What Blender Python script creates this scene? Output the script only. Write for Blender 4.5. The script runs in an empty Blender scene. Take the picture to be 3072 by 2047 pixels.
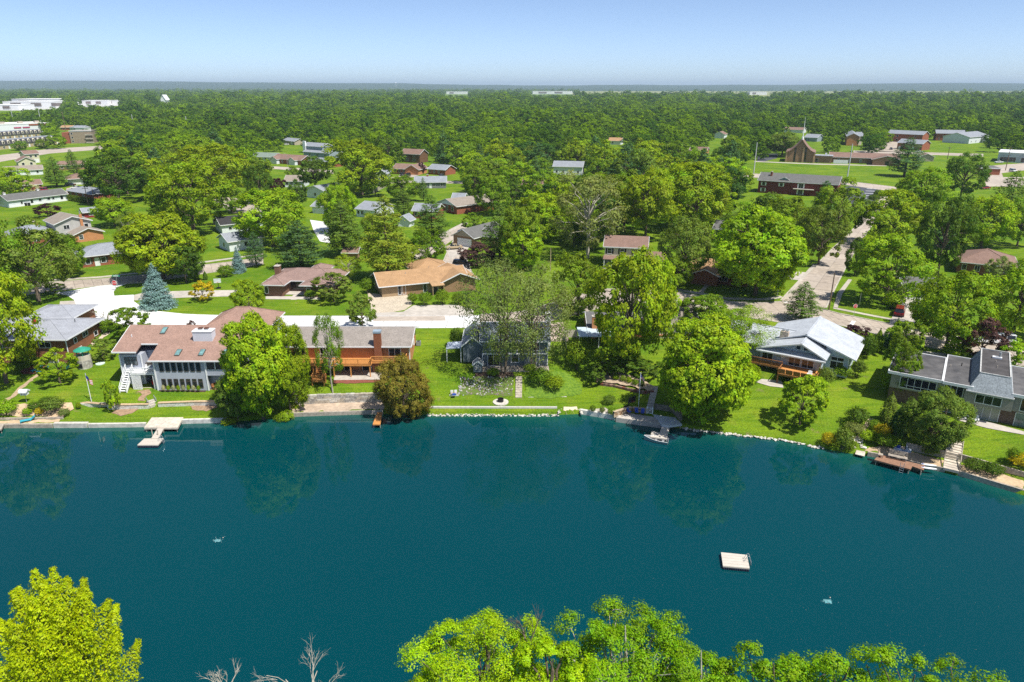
import bpy, bmesh, math, random
import numpy as np
from mathutils import Vector, Matrix

# ------------------------------------------------------------------ camera, sky, sun, exposure
sc = bpy.context.scene
COL = sc.collection
F, HC, TH = 2100.0, 48.0, math.radians(20)          # focal length in photo pixels, height above the water, pitch
cd = bpy.data.cameras.new('camera'); cam = bpy.data.objects.new('camera', cd); COL.objects.link(cam)
cam.location = (0, 0, HC); cam.rotation_euler = (math.pi/2-TH, 0, 0)
cd.sensor_width = 36; cd.lens = 36*F/3072; cd.clip_start = .5; cd.clip_end = 60000
sc.camera = cam
SUN_EL, SUN_AZ = math.radians(60), math.radians(128)   # azimuth clockwise from +Y: to the right and behind the camera
w = bpy.data.worlds.new('World'); sc.world = w; w.use_nodes = True
nt = w.node_tree; nt.nodes.clear()
sky = nt.nodes.new('ShaderNodeTexSky'); sky.sky_type = 'NISHITA'; sky.sun_disc = False
sky.sun_elevation = SUN_EL; sky.sun_rotation = SUN_AZ; sky.altitude = 200
sky.air_density = 0.45; sky.dust_density = 0.65; sky.ozone_density = 1.5
bg = nt.nodes.new('ShaderNodeBackground'); bg.inputs['Strength'].default_value = 0.116
wo = nt.nodes.new('ShaderNodeOutputWorld')
nt.links.new(sky.outputs[0], bg.inputs['Color']); nt.links.new(bg.outputs[0], wo.inputs['Surface'])
sd = bpy.data.lights.new('sun', 'SUN'); sd.energy = 3.9; sd.angle = math.radians(.53); sd.color = (1, .955, .87)
sun = bpy.data.objects.new('sun', sd); COL.objects.link(sun)
to_sun = Vector((math.sin(SUN_AZ)*math.cos(SUN_EL), math.cos(SUN_AZ)*math.cos(SUN_EL), math.sin(SUN_EL)))
sun.rotation_euler = to_sun.to_track_quat('Z', 'Y').to_euler(); sun.location = (60, -60, 140)
sc.view_settings.view_transform = 'Standard'; sc.view_settings.look = 'None'
sc.view_settings.exposure = 0.68; sc.view_settings.gamma = 1; sc.view_settings.use_curve_mapping = False
sc.render.engine = 'CYCLES'
cy = sc.cycles
cy.max_bounces = 6; cy.diffuse_bounces = 2; cy.glossy_bounces = 2; cy.transmission_bounces = 3
cy.transparent_max_bounces = 4; cy.volume_bounces = 0; cy.caustics_reflective = False; cy.caustics_refractive = False
cy.use_adaptive_sampling = True; cy.adaptive_threshold = .01
cy.use_denoising = False
try: cy.denoiser = 'OPENIMAGEDENOISE'; cy.denoising_prefilter = 'ACCURATE'
except Exception: pass

# ------------------------------------------------------------------ pixel <-> place
CT, ST = math.cos(TH), math.sin(TH)
def P(u, v, z=0.0):
    a, b = (u-1536)/F, (1023.5-v)/F
    dx, dy, dz = a, CT+b*ST, -ST+b*CT
    t = (z-HC)/dz
    return Vector((dx*t, dy*t, z))
def proj(p):
    zc = p[2]-HC; d = p[1]*CT-zc*ST; up = p[1]*ST+zc*CT
    return 1536+F*p[0]/d, 1023.5-F*up/d
def z_at(x, y, v):                                   # height at which a vertical through (x, y) meets image row v
    b = (1023.5-v)/F
    k = (-ST+b*CT)/(CT+b*ST)
    return HC+y*k
def scale_at(x, y, z): return F/(y*CT-(z-HC)*ST)      # photo pixels per metre there

# ------------------------------------------------------------------ terrain
SHORE = [(-400, 1292), (17, 1284), (262, 1283), (432, 1281), (547, 1271), (677, 1268), (872, 1250), (1120, 1242), (1280, 1244),
         (1674, 1245), (1739, 1242), (1840, 1259), (1983, 1278), (2045, 1286), (2189, 1303), (2342, 1320), (2403, 1333),
         (2564, 1363), (2624, 1371), (2775, 1405), (2867, 1424), (2936, 1445), (3072, 1487)]
SH = [P(u, v)[:2] for u, v in SHORE]
SHX = np.array([-900, -160]+[s[0] for s in SH]+[72, 90, 900.]); SHY = np.array([96, 94]+[s[1] for s in SH]+[68, 52, 40.])
def shore_y(x): return np.interp(x, SHX, SHY)
PLATEAU = 4.5
LOTS = [  # x where the lot is centred, profile (distance inland, height)
    (-110, [(0, .55), (2.2, .7), (5, 1.9), (23, 2.5), (31, 4.5)]),
    (-68, [(0, .55), (2.2, .7), (5, 1.9), (23, 2.5), (31, 4.5)]),
    (-66, [(0, .5), (5.2, .9), (5.5, 1.5), (9, 1.75), (14, 1.9), (25, 4.5)]),
    (-41, [(0, .5), (5.2, .9), (5.5, 1.5), (9, 1.75), (14, 1.9), (24, 4.5)]),
    (-38.5, [(0, .55), (5.3, .95), (5.6, 2.2), (9, 2.4), (14, 2.45), (22, 4.5)]),
    (-18, [(0, .55), (5.3, .95), (5.6, 2.2), (9, 2.4), (14, 2.45), (22, 4.5)]),
    (-14, [(0, .6), (1.5, .75), (4.2, .95), (7, 2.1), (8.5, 2.8), (10, 3.3), (14, 3.5), (22, 4.5)]),
    (6, [(0, .6), (1.5, .75), (4.2, .95), (7, 2.1), (8.5, 2.8), (10, 3.3), (14, 3.5), (22, 4.5)]),
    (12, [(0, .6), (5, 1.0), (9, 1.8), (14, 3.0), (23, 4.3), (25, 4.5)]),
    (25, [(0, .6), (5, 1.3), (9, 2.0), (14, 2.8), (23, 4.3), (25, 4.5)]),
    (30, [(0, .35), (6, 1.6), (12, 2.8), (18, 3.3), (25, 4.5)]),
    (48, [(0, .35), (6, 1.6), (12, 2.8), (18, 3.3), (26, 4.5)]),
    (52, [(0, .6), (3.6, .7), (4.0, 1.6), (8, 2.2), (14, 2.9), (22, 3.2), (32, 4.5)]),
    (130, [(0, .6), (3.6, .7), (4.0, 1.9), (8, 2.3), (14, 2.95), (22, 3.2), (32, 4.5)])]
DGRID = np.concatenate([np.arange(0, 34, .1)])
LX = np.array([l[0] for l in LOTS], float)
LT = np.array([np.interp(DGRID, [p[0] for p in l[1]], [p[1] for p in l[1]]) for l in LOTS])
_r = np.random.RandomState(3)
HPH = _r.rand(8)*6.28
def terrain(x, y):
    x = np.asarray(x, float); y = np.asarray(y, float)
    d = y-shore_y(x)
    f = np.clip(np.interp(x, LX, np.arange(len(LX))), 0, len(LX)-1.001)
    i = f.astype(int); fr = f-i; fr = fr*fr*(3-2*fr)
    k = np.clip((d/.1), 0, len(DGRID)-1.001); kk = k.astype(int); kf = k-kk
    za = LT[i, kk]*(1-kf)+LT[i, kk+1]*kf; zb = LT[i+1, kk]*(1-kf)+LT[i+1, kk+1]*kf
    land = za*(1-fr)+zb*fr
    land = np.where(d > 32.5, PLATEAU, land)
    bed = -.35-np.minimum(-d*.28, 4.0)
    near = np.interp(y, [-200, 0, 20, 36, 43], [9, 7, 4.5, 2.2, -3.0])
    z = np.where(d >= -.05, land, np.where(y < 43, near, bed))
    far = np.clip((y-7000)/4500, 0, 1)
    hx = x/np.maximum(y, 1)
    prof = np.interp(hx, [-.8, -.4, 0, .25, .5, .8], [132, 108, 62, 58, 84, 92])+5*np.sin(hx*17+HPH[1])+3*np.sin(hx*41+HPH[2])+2*np.sin(hx*97+HPH[3])
    return z+np.where(y > 7000, far*far*(3-2*far)*prof, 0)
def tz(x, y): return float(terrain(x, y))
def G(u, v):                                          # where the ray through a photo pixel meets the ground
    a, b = (u-1536)/F, (1023.5-v)/F
    dx, dy, dz = a, CT+b*ST, -ST+b*CT
    ts = np.arange(35, 3000, .25) if v < 700 else np.arange(35, 400, .1)
    hit = HC+dz*ts < terrain(dx*ts, dy*ts)
    k = int(np.argmax(hit)) if hit.any() else len(ts)-1
    t = ts[k]
    return Vector((dx*t, dy*t, tz(dx*t, dy*t)))

# ------------------------------------------------------------------ objects
LABELS = {}
def tag(o, label=None, cat=None, group=None, kind=None):
    if label:
        o['label'] = label
        LABELS.setdefault(label, []).append((o.name, group))
    if cat: o['category'] = cat
    if group: o['group'] = group
    if kind: o['kind'] = kind
    return o
BUILT = []
def thing(name, label, cat, loc=(0, 0, 0), rz=0.0, group=None, scale=None):
    if cat in ('house', 'church', 'apartment building', 'garage', 'store', 'shed'): BUILT.append((loc[0], loc[1], label))
    o = bpy.data.objects.new(name, None); COL.objects.link(o)
    o.empty_display_size = .3
    o.location = loc; o.rotation_euler = (0, 0, rz)
    if scale: o.scale = scale
    return tag(o, label, cat, group)
def link(name, me, parent=None, loc=None, rot=None):
    o = bpy.data.objects.new(name, me); COL.objects.link(o)
    if parent: o.parent = parent
    if loc is not None: o.location = loc
    if rot is not None: o.rotation_euler = rot
    return o
class MB:
    """collects faces, then builds one mesh object"""
    def __init__(s): s.v = []; s.f = []
    def add(s, vs, fs):
        n = len(s.v); s.v += [tuple(p) for p in vs]; s.f += [tuple(i+n for i in f) for f in fs]; return s
    def box(s, x0, x1, y0, y1, z0, z1):
        return s.add([(x0, y0, z0), (x1, y0, z0), (x1, y1, z0), (x0, y1, z0), (x0, y0, z1), (x1, y0, z1), (x1, y1, z1), (x0, y1, z1)],
                     [(0, 3, 2, 1), (4, 5, 6, 7), (0, 1, 5, 4), (1, 2, 6, 5), (2, 3, 7, 6), (3, 0, 4, 7)])
    def prism(s, pts, z0, z1):                         # polygon (counter-clockwise) between two heights
        n = len(pts)
        a = sum(pts[i][0]*pts[(i+1) % n][1]-pts[(i+1) % n][0]*pts[i][1] for i in range(n))
        if a < 0: pts = pts[::-1]
        return s.add([(p[0], p[1], z0) for p in pts]+[(p[0], p[1], z1) for p in pts],
                     [tuple(range(n-1, -1, -1)), tuple(range(n, 2*n))]+[(i, (i+1) % n, n+(i+1) % n, n+i) for i in range(n)])
    def slab(s, poly, t):                              # planar 3D polygon thickened downwards
        n = len(poly)
        return s.add([tuple(p) for p in poly]+[(p[0], p[1], p[2]-t) for p in poly],
                     [tuple(range(n)), tuple(range(2*n-1, n-1, -1))]+[(i, n+i, n+(i+1) % n, (i+1) % n) for i in range(n)])
    def extx(s, pts, x0, x1):                          # (y, z) outline swept along x
        n = len(pts)
        return s.add([(x0, p[0], p[1]) for p in pts]+[(x1, p[0], p[1]) for p in pts],
                     [tuple(range(n)), tuple(range(2*n-1, n-1, -1))]+[(i, n+i, n+(i+1) % n, (i+1) % n) for i in range(n)])
    def exty(s, pts, y0, y1):                          # (x, z) outline swept along y
        n = len(pts)
        return s.add([(p[0], y0, p[1]) for p in pts]+[(p[0], y1, p[1]) for p in pts],
                     [tuple(range(n)), tuple(range(2*n-1, n-1, -1))]+[(i, (i+1) % n, n+(i+1) % n, n+i) for i in range(n)])
    def tube(s, p0, p1, r0, r1=None, n=6):
        p0, p1 = Vector(p0), Vector(p1); r1 = r0 if r1 is None else r1
        d = (p1-p0); d = d.normalized() if d.length > 1e-6 else Vector((0, 0, 1))
        a = d.orthogonal().normalized(); b = d.cross(a)
        vs = [p0+(a*math.cos(k*2*math.pi/n)+b*math.sin(k*2*math.pi/n))*r0 for k in range(n)]
        vs += [p1+(a*math.cos(k*2*math.pi/n)+b*math.sin(k*2*math.pi/n))*r1 for k in range(n)]
        return s.add(vs, [(k, (k+1) % n, n+(k+1) % n, n+k) for k in range(n)]+[tuple(range(n-1, -1, -1)), tuple(range(n, 2*n))])
    def beam(s, p0, p1, wx, wz):                       # square bar between two points
        p0, p1 = Vector(p0), Vector(p1); d = (p1-p0).normalized()
        sd_ = d.cross(Vector((0, 0, 1))); sd_ = sd_.normalized() if sd_.length > 1e-4 else Vector((1, 0, 0))
        up = sd_.cross(d)
        c = [(-1, -1), (1, -1), (1, 1), (-1, 1)]
        vs = [p+sd_*(wx/2*i)+up*(wz/2*j) for p in (p0, p1) for i, j in c]
        return s.add(vs, [(3, 2, 1, 0), (4, 5, 6, 7), (0, 1, 5, 4), (1, 2, 6, 5), (2, 3, 7, 6), (3, 0, 4, 7)])
    def lathe(s, prof, n=12, c=(0, 0)):
        vs = []; fs = []
        for r, z in prof: vs += [(c[0]+r*math.cos(k*2*math.pi/n), c[1]+r*math.sin(k*2*math.pi/n), z) for k in range(n)]
        for j in range(len(prof)-1):
            for k in range(n): fs.append((j*n+k, j*n+(k+1) % n, (j+1)*n+(k+1) % n, (j+1)*n+k))
        fs += [tuple(range(n-1, -1, -1)), tuple(range((len(prof)-1)*n, len(prof)*n))]
        return s.add(vs, fs)
    def mesh(s, name, mat, smooth=False):
        me = bpy.data.meshes.new(name); me.from_pydata(s.v, [], s.f)
        if mat: me.materials.append(mat)
        if smooth: me.polygons.foreach_set('use_smooth', [True]*len(me.polygons))
        me.update(); return me
    def build(s, name, mat, parent=None, loc=None, rz=None, smooth=False, fix=False):
        me = s.mesh(name, mat, smooth)
        if fix:
            b = bmesh.new(); b.from_mesh(me); bmesh.ops.recalc_face_normals(b, faces=b.faces); b.to_mesh(me); b.free()
        return link(name, me, parent, loc, None if rz is None else (0, 0, rz))

# ------------------------------------------------------------------ materials
def _n(nt, t, **k):
    x = nt.nodes.new(t)
    for a, b in k.items(): setattr(x, a, b)
    return x
MATS = {}
def mat(name, col, rough=.8, var=.18, scale=2.0, col2=None, big=.0, spec=.3, metal=0., bump=0., bscale=8., stripe=None):
    """procedural surface: base colour broken up by two noises, optional second colour, optional board lines along world z/x"""
    if name in MATS: return MATS[name]
    m = bpy.data.materials.new(name); m.use_nodes = True; nt = m.node_tree; nt.nodes.clear()
    out = _n(nt, 'ShaderNodeOutputMaterial'); bs = _n(nt, 'ShaderNodeBsdfPrincipled')
    nt.links.new(bs.outputs[0], out.inputs['Surface'])
    bs.inputs['Roughness'].default_value = rough; bs.inputs['Metallic'].default_value = metal
    bs.inputs['Specular IOR Level'].default_value = spec
    geo = _n(nt, 'ShaderNodeNewGeometry')
    n1 = _n(nt, 'ShaderNodeTexNoise'); n1.inputs['Scale'].default_value = scale; n1.inputs['Detail'].default_value = 4
    nt.links.new(geo.outputs['Position'], n1.inputs['Vector'])
    c2 = col2 or tuple(min(1, c*(1+var)) for c in col)
    c1 = col if col2 else tuple(c*(1-var) for c in col)
    rp = _n(nt, 'ShaderNodeValToRGB')
    rp.color_ramp.elements[0].position = .34; rp.color_ramp.elements[1].position = .66
    rp.color_ramp.elements[0].color = (*c1, 1); rp.color_ramp.elements[1].color = (*c2, 1)
    nt.links.new(n1.outputs['Fac'], rp.inputs['Fac'])
    cur = rp.outputs['Color']
    if big:
        n2 = _n(nt, 'ShaderNodeTexNoise'); n2.inputs['Scale'].default_value = scale*.13; n2.inputs['Detail'].default_value = 3
        nt.links.new(geo.outputs['Position'], n2.inputs['Vector'])
        mr = _n(nt, 'ShaderNodeMapRange'); mr.inputs[1].default_value = .3; mr.inputs[2].default_value = .7
        mr.inputs[3].default_value = 1-big; mr.inputs[4].default_value = 1+big
        nt.links.new(n2.outputs['Fac'], mr.inputs[0])
        mx = _n(nt, 'ShaderNodeMix', data_type='RGBA', blend_type='MULTIPLY'); mx.inputs[0].default_value = 1
        nt.links.new(cur, mx.inputs[6]); nt.links.new(mr.outputs[0], mx.inputs[7]); cur = mx.outputs[2]
    if stripe:                                         # (axis, period, strength)
        sp = _n(nt, 'ShaderNodeSeparateXYZ'); nt.links.new(geo.outputs['Position'], sp.inputs[0])
        m1 = _n(nt, 'ShaderNodeMath', operation='DIVIDE'); m1.inputs[1].default_value = stripe[1]
        nt.links.new(sp.outputs[stripe[0]], m1.inputs[0])
        m2 = _n(nt, 'ShaderNodeMath', operation='FRACT'); nt.links.new(m1.outputs[0], m2.inputs[0])
        m3 = _n(nt, 'ShaderNodeMath', operation='LESS_THAN'); m3.inputs[1].default_value = .14
        nt.links.new(m2.outputs[0], m3.inputs[0])
        m4 = _n(nt, 'ShaderNodeMath', operation='MULTIPLY'); m4.inputs[1].default_value = stripe[2]; nt.links.new(m3.outputs[0], m4.inputs[0])
        mx = _n(nt, 'ShaderNodeMix', data_type='RGBA'); nt.links.new(m4.outputs[0], mx.inputs[0])
        nt.links.new(cur, mx.inputs[6]); mx.inputs[7].default_value = (*[c*.35 for c in col], 1); cur = mx.outputs[2]
    nt.links.new(cur, bs.inputs['Base Color'])
    if bump:
        nb = _n(nt, 'ShaderNodeTexNoise'); nb.inputs['Scale'].default_value = bscale; nb.inputs['Detail'].default_value = 3
        nt.links.new(geo.outputs['Position'], nb.inputs['Vector'])
        bp = _n(nt, 'ShaderNodeBump'); bp.inputs['Strength'].default_value = bump; bp.inputs['Distance'].default_value = .1
        nt.links.new(nb.outputs['Fac'], bp.inputs['Height']); nt.links.new(bp.outputs[0], bs.inputs['Normal'])
    MATS[name] = m; return m
def s2l(r, g, b): return tuple(((c/255)/12.92 if c/255 <= .04045 else ((c/255+.055)/1.055)**2.4) for c in (r, g, b))

M_WHITE = mat('white_paint', (.78, .79, .8), .6, .05, 1.5)
M_TRIM = mat('white_trim', (.74, .75, .76), .5, .05)
M_GLASS = mat('window_glass', (.018, .022, .026), .06, .4, .8, spec=.6)
M_GLASSL = mat('curtained_glass', (.16, .19, .2), .12, .5, 1.6, spec=.6)
M_DARKF = mat('dark_bronze_frame', (.09, .08, .07), .5)
M_CONC = mat('concrete', (.47, .43, .38), .9, .12, 1.2, big=.1, bump=.1)
M_NEWCONC = mat('new_concrete', (.74, .74, .73), .9, .07, .8, big=.1)
M_OLDROAD = mat('old_concrete_road', (.40, .34, .28), .9, .14, .9, big=.13)
M_WALK = mat('sidewalk_concrete', (.44, .40, .34), .9, .14, 1.5, big=.12)
M_ASPH = mat('asphalt', (.075, .08, .095), .9, .2, 2, big=.15)
M_SAND = mat('beach_sand', (.52, .38, .24), .95, .16, 2.5, big=.14, bump=.2)
M_GRAVEL = mat('gravel_bed', (.50, .43, .33), .95, .3, 3.5, big=.1)
M_MULCH = mat('mulch', (.075, .05, .035), .95, .4, 5)
M_SOIL = mat('bare_soil', (.33, .22, .14), .95, .25, 2.5)
M_BRICK = mat('orange_brick', (.44, .185, .075), .9, .3, 9, col2=(.56, .27, .13), big=.08)
M_BRICKD = mat('dark_red_brick', (.15, .06, .035), .9, .3, 8, col2=(.32, .14, .07), big=.14)
M_BRICKR = mat('red_brick', (.25, .08, .045), .9, .3, 8, col2=(.36, .13, .07), big=.1)
M_BRICKT = mat('tan_brick', (.24, .145, .08), .9, .3, 7, col2=(.34, .21, .12), big=.08)
M_STONE = mat('grey_stone', (.36, .34, .31), .9, .35, 3.0, big=.15, bump=.4)
M_LIME = mat('white_limestone', (.55, .52, .46), .9, .25, 4, bump=.3)
M_WOODW = mat('weathered_wood', (.40, .35, .29), .85, .22, 3.0, big=.15)
M_WOODPALE = mat('bleached_dock_wood', (.60, .53, .44), .85, .16, 2.2, big=.16)
M_CEDAR = mat('orange_stained_wood', (.60, .27, .08), .7, .14, 3.0)
M_DECKB = mat('brown_deck_wood', (.30, .135, .05), .75, .2, 3)
M_DECKR = mat('redwood_composite', (.30, .17, .11), .75, .15, 3)
M_PVC = mat('pvc_white_deck', (.56, .51, .44), .6, .05)
M_METAL = mat('galvanised_metal', (.5, .52, .54), .35, .08, 3, metal=.6)
M_BLACK = mat('black_metal', (.02, .02, .022), .5, .2)
M_POLE = mat('wooden_pole', (.17, .12, .08), .9, .25, 3)
M_POLEW = mat('pale_steel_pole', (.52, .53, .53), .6, .08)
M_TEAL = mat('teal_plastic', (.05, .38, .48), .5, .08)
M_BLUE = mat('blue_mesh_fabric', (.03, .08, .42), .7, .12)
M_GREENR = mat('green_metal_roof', (.035, .30, .20), .5, .1)
M_RED = mat('red_paint', (.55, .02, .02), .45, .08)
M_BRICKPAV = mat('red_paver', (.22, .075, .05), .9, .3, 6)
def roofmat(name, col, var=.2): return mat('roof_'+name, col, .92, var, 5.5, big=.1, spec=.15)
def siding(name, col): return mat('siding_'+name, col, .75, .06, 1.2, stripe=(2, .24, .28))

# ================================================================== SETTING
def grass_mat():
    m = bpy.data.materials.new('lawn_grass'); m.use_nodes = True; nt = m.node_tree; nt.nodes.clear()
    out = _n(nt, 'ShaderNodeOutputMaterial'); bs = _n(nt, 'ShaderNodeBsdfPrincipled')
    nt.links.new(bs.outputs[0], out.inputs['Surface'])
    bs.inputs['Roughness'].default_value = .9; bs.inputs['Specular IOR Level'].default_value = .1
    geo = _n(nt, 'ShaderNodeNewGeometry')
    def noise(scale, detail=4, rot=None, stretch=None):
        n = _n(nt, 'ShaderNodeTexNoise'); n.inputs['Scale'].default_value = scale; n.inputs['Detail'].default_value = detail
        mp = _n(nt, 'ShaderNodeMapping'); nt.links.new(geo.outputs['Position'], mp.inputs['Vector'])
        if rot is not None: mp.inputs['Rotation'].default_value = (0, 0, rot)
        if stretch: mp.inputs['Scale'].default_value = stretch
        nt.links.new(mp.outputs[0], n.inputs['Vector']); return n
    def mix(a, b, f, t='MIX'):
        x = _n(nt, 'ShaderNodeMix', data_type='RGBA', blend_type=t)
        for s, i in ((f, 0), (a, 6), (b, 7)):
            if hasattr(s, 'is_output'): nt.links.new(s, x.inputs[i])
            else: x.inputs[i].default_value = s
        return x.outputs[2]
    def ramp(n, a, b, lo=.35, hi=.65):
        r = _n(nt, 'ShaderNodeMapRange'); nt.links.new(n.outputs['Fac'], r.inputs[0])
        r.inputs[1].default_value = lo; r.inputs[2].default_value = hi; r.inputs[3].default_value = a; r.inputs[4].default_value = b
        return r.outputs[0]
    base = mix((.085, .175, .008, 1), (.17, .255, .012, 1), ramp(noise(.11), 0, 1))
    base = mix(base, (.25, .265, .03, 1), ramp(noise(.35, 5), 0, .5, .52, .75))             # yellower, drier patches
    base = mix(base, (.06, .14, .006, 1), ramp(noise(1.1, 3, .6, (.12, 1.4, 1)), 0, .6, .48, .66))  # mowing streaks
    base = mix(base, (.24, .17, .10, 1), ramp(noise(.45, 6), 0, .7, .66, .76))              # thin, bare spots
    base = mix(base, ramp(noise(5.5, 3), .62, 1.35, .3, .7), 1.0, 'MULTIPLY')
    sy = _n(nt, 'ShaderNodeSeparateXYZ'); nt.links.new(geo.outputs['Position'], sy.inputs[0])               # wooded hills beyond the fields
    ry = _n(nt, 'ShaderNodeMapRange'); nt.links.new(sy.outputs[1], ry.inputs[0]); ry.inputs[1].default_value = 5800; ry.inputs[2].default_value = 7200
    base = mix(base, (.030, .062, .018, 1), ry.outputs[0])
    nt.links.new(base, bs.inputs['Base Color'])
    nb = noise(7, 3); bp = _n(nt, 'ShaderNodeBump'); bp.inputs['Strength'].default_value = .6; bp.inputs['Distance'].default_value = .12
    nt.links.new(nb.outputs['Fac'], bp.inputs['Height']); nt.links.new(bp.outputs[0], bs.inputs['Normal'])
    return m
M_GRASS = grass_mat()

def water_mat():
    m = bpy.data.materials.new('lake_water'); m.use_nodes = True; nt = m.node_tree; nt.nodes.clear()
    out = _n(nt, 'ShaderNodeOutputMaterial'); bs = _n(nt, 'ShaderNodeBsdfPrincipled')
    nt.links.new(bs.outputs[0], out.inputs['Surface'])
    at = _n(nt, 'ShaderNodeAttribute', attribute_name='shallow')
    geo = _n(nt, 'ShaderNodeNewGeometry')
    n = _n(nt, 'ShaderNodeTexNoise'); n.inputs['Scale'].default_value = .035; n.inputs['Detail'].default_value = 3
    nt.links.new(geo.outputs['Position'], n.inputs['Vector'])
    a = _n(nt, 'ShaderNodeMix', data_type='RGBA'); nt.links.new(n.outputs['Fac'], a.inputs[0])
    a.inputs[6].default_value = (.0, .039, .052, 1); a.inputs[7].default_value = (.0, .051, .060, 1)
    b = _n(nt, 'ShaderNodeMix', data_type='RGBA'); nt.links.new(at.outputs['Fac'], b.inputs[0])
    nt.links.new(a.outputs[2], b.inputs[6]); b.inputs[7].default_value = (.006, .08, .062, 1)
    nt.links.new(b.outputs[2], bs.inputs['Base Color'])
    bs.inputs['Roughness'].default_value = .012; bs.inputs['IOR'].default_value = 1.5; bs.inputs['Specular Tint'].default_value = (.3, .85, 1, 1)
    wp_ = _n(nt, 'ShaderNodeTexNoise'); wp_.inputs['Scale'].default_value = .06; wp_.inputs['Detail'].default_value = 5; nt.links.new(geo.outputs['Position'], wp_.inputs['Vector'])   # breaths of wind
    wr = _n(nt, 'ShaderNodeMapRange'); nt.links.new(wp_.outputs['Fac'], wr.inputs[0]); wr.inputs[1].default_value = .5; wr.inputs[2].default_value = .72; wr.inputs[3].default_value = .01; wr.inputs[4].default_value = .09; nt.links.new(wr.outputs[0], bs.inputs['Roughness'])
    w1 = _n(nt, 'ShaderNodeTexNoise'); w1.inputs['Scale'].default_value = 1.6; w1.inputs['Detail'].default_value = 3
    nt.links.new(geo.outputs['Position'], w1.inputs['Vector'])
    bp = _n(nt, 'ShaderNodeBump'); bp.inputs['Strength'].default_value = .06; bp.inputs['Distance'].default_value = .04
    nt.links.new(w1.outputs['Fac'], bp.inputs['Height']); nt.links.new(bp.outputs[0], bs.inputs['Normal'])
    return m
M_WATER = water_mat()

def geom(a, b, n): return list(a*(b/a)**(np.arange(1, n+1)/n))
def build_ground():
    xs = np.concatenate([-np.array(geom(112, 26000, 40))[::-1], np.arange(-112, 112.1, 1.25), np.array(geom(112.6, 26000, 40))])
    dk = [-14, -8, -4, -2, -1, -.4, -.06, 0]+list(np.arange(.4, 16.1, .4))+list(np.arange(17, 42, 1.))
    ya = [-200, -100, -40, 0, 10, 18, 25, 31, 36, 39.5, 43, 44.5]
    yb = list(np.arange(145, 201, 5))+geom(200, 26000, 70)
    rows = []
    sh = shore_y(xs)
    for y in ya: rows.append(np.full_like(xs, y))
    for d in dk: rows.append(sh+d)
    for y in yb: rows.append(np.full_like(xs, y))
    Y = np.array(rows); X = np.broadcast_to(xs, Y.shape)
    Z = terrain(X, Y)
    i0 = len(ya)+7                                        # the row on the shoreline itself is land
    Z[i0] = terrain(X[i0], Y[i0]+.02)
    nr, nc = Y.shape
    V = np.stack([X, Y, Z], -1).reshape(-1, 3)
    idx = np.arange(nr*nc).reshape(nr, nc)
    Q = np.stack([idx[:-1, :-1], idx[:-1, 1:], idx[1:, 1:], idx[1:, :-1]], -1).reshape(-1, 4)
    return quad_mesh('ground', V, Q, M_GRASS, smooth=True)
def quad_mesh(name, V, Q, m, smooth=False):
    me = bpy.data.meshes.new(name)
    me.vertices.add(len(V)); me.vertices.foreach_set('co', np.asarray(V, np.float32).ravel())
    me.loops.add(len(Q)*4); me.loops.foreach_set('vertex_index', np.asarray(Q, np.int32).ravel())
    me.polygons.add(len(Q)); me.polygons.foreach_set('loop_start', np.arange(0, len(Q)*4, 4, dtype=np.int32))
    if smooth: me.polygons.foreach_set('use_smooth', np.ones(len(Q), bool))
    me.update(calc_edges=True)
    if m: me.materials.append(m)
    return me
tag(link('ground', build_ground()), kind='structure')

def build_water():
    xs = np.concatenate([np.arange(-420, -100, 20), np.arange(-100, 100, 2.), np.arange(100, 430, 20)])
    ts = np.concatenate([np.linspace(0, .8, 10), np.linspace(.82, 1, 40)])
    sh = shore_y(xs)+.25
    Y = 40+(sh-40)[None, :]*ts[:, None]; X = np.broadcast_to(xs, Y.shape)
    V = np.stack([X, Y, np.zeros_like(Y)], -1).reshape(-1, 3)
    nr, nc = Y.shape; idx = np.arange(nr*nc).reshape(nr, nc)
    Q = np.stack([idx[:-1, :-1], idx[:-1, 1:], idx[1:, 1:], idx[1:, :-1]], -1).reshape(-1, 4)
    me = quad_mesh('lake', V, Q, M_WATER)
    d = (sh[None, :]-Y).ravel()
    wob = 1+.5*np.sin(V[:, 0]*.31)+.3*np.sin(V[:, 0]*.83+1)
    at = me.attributes.new('shallow', 'FLOAT', 'POINT')
    at.data.foreach_set('value', np.clip(1-d/(5.5*np.maximum(wob, .35)), 0, 1).astype(np.float32)**1.5)
    return me
tag(link('lake', build_water()), kind='structure')

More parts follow.
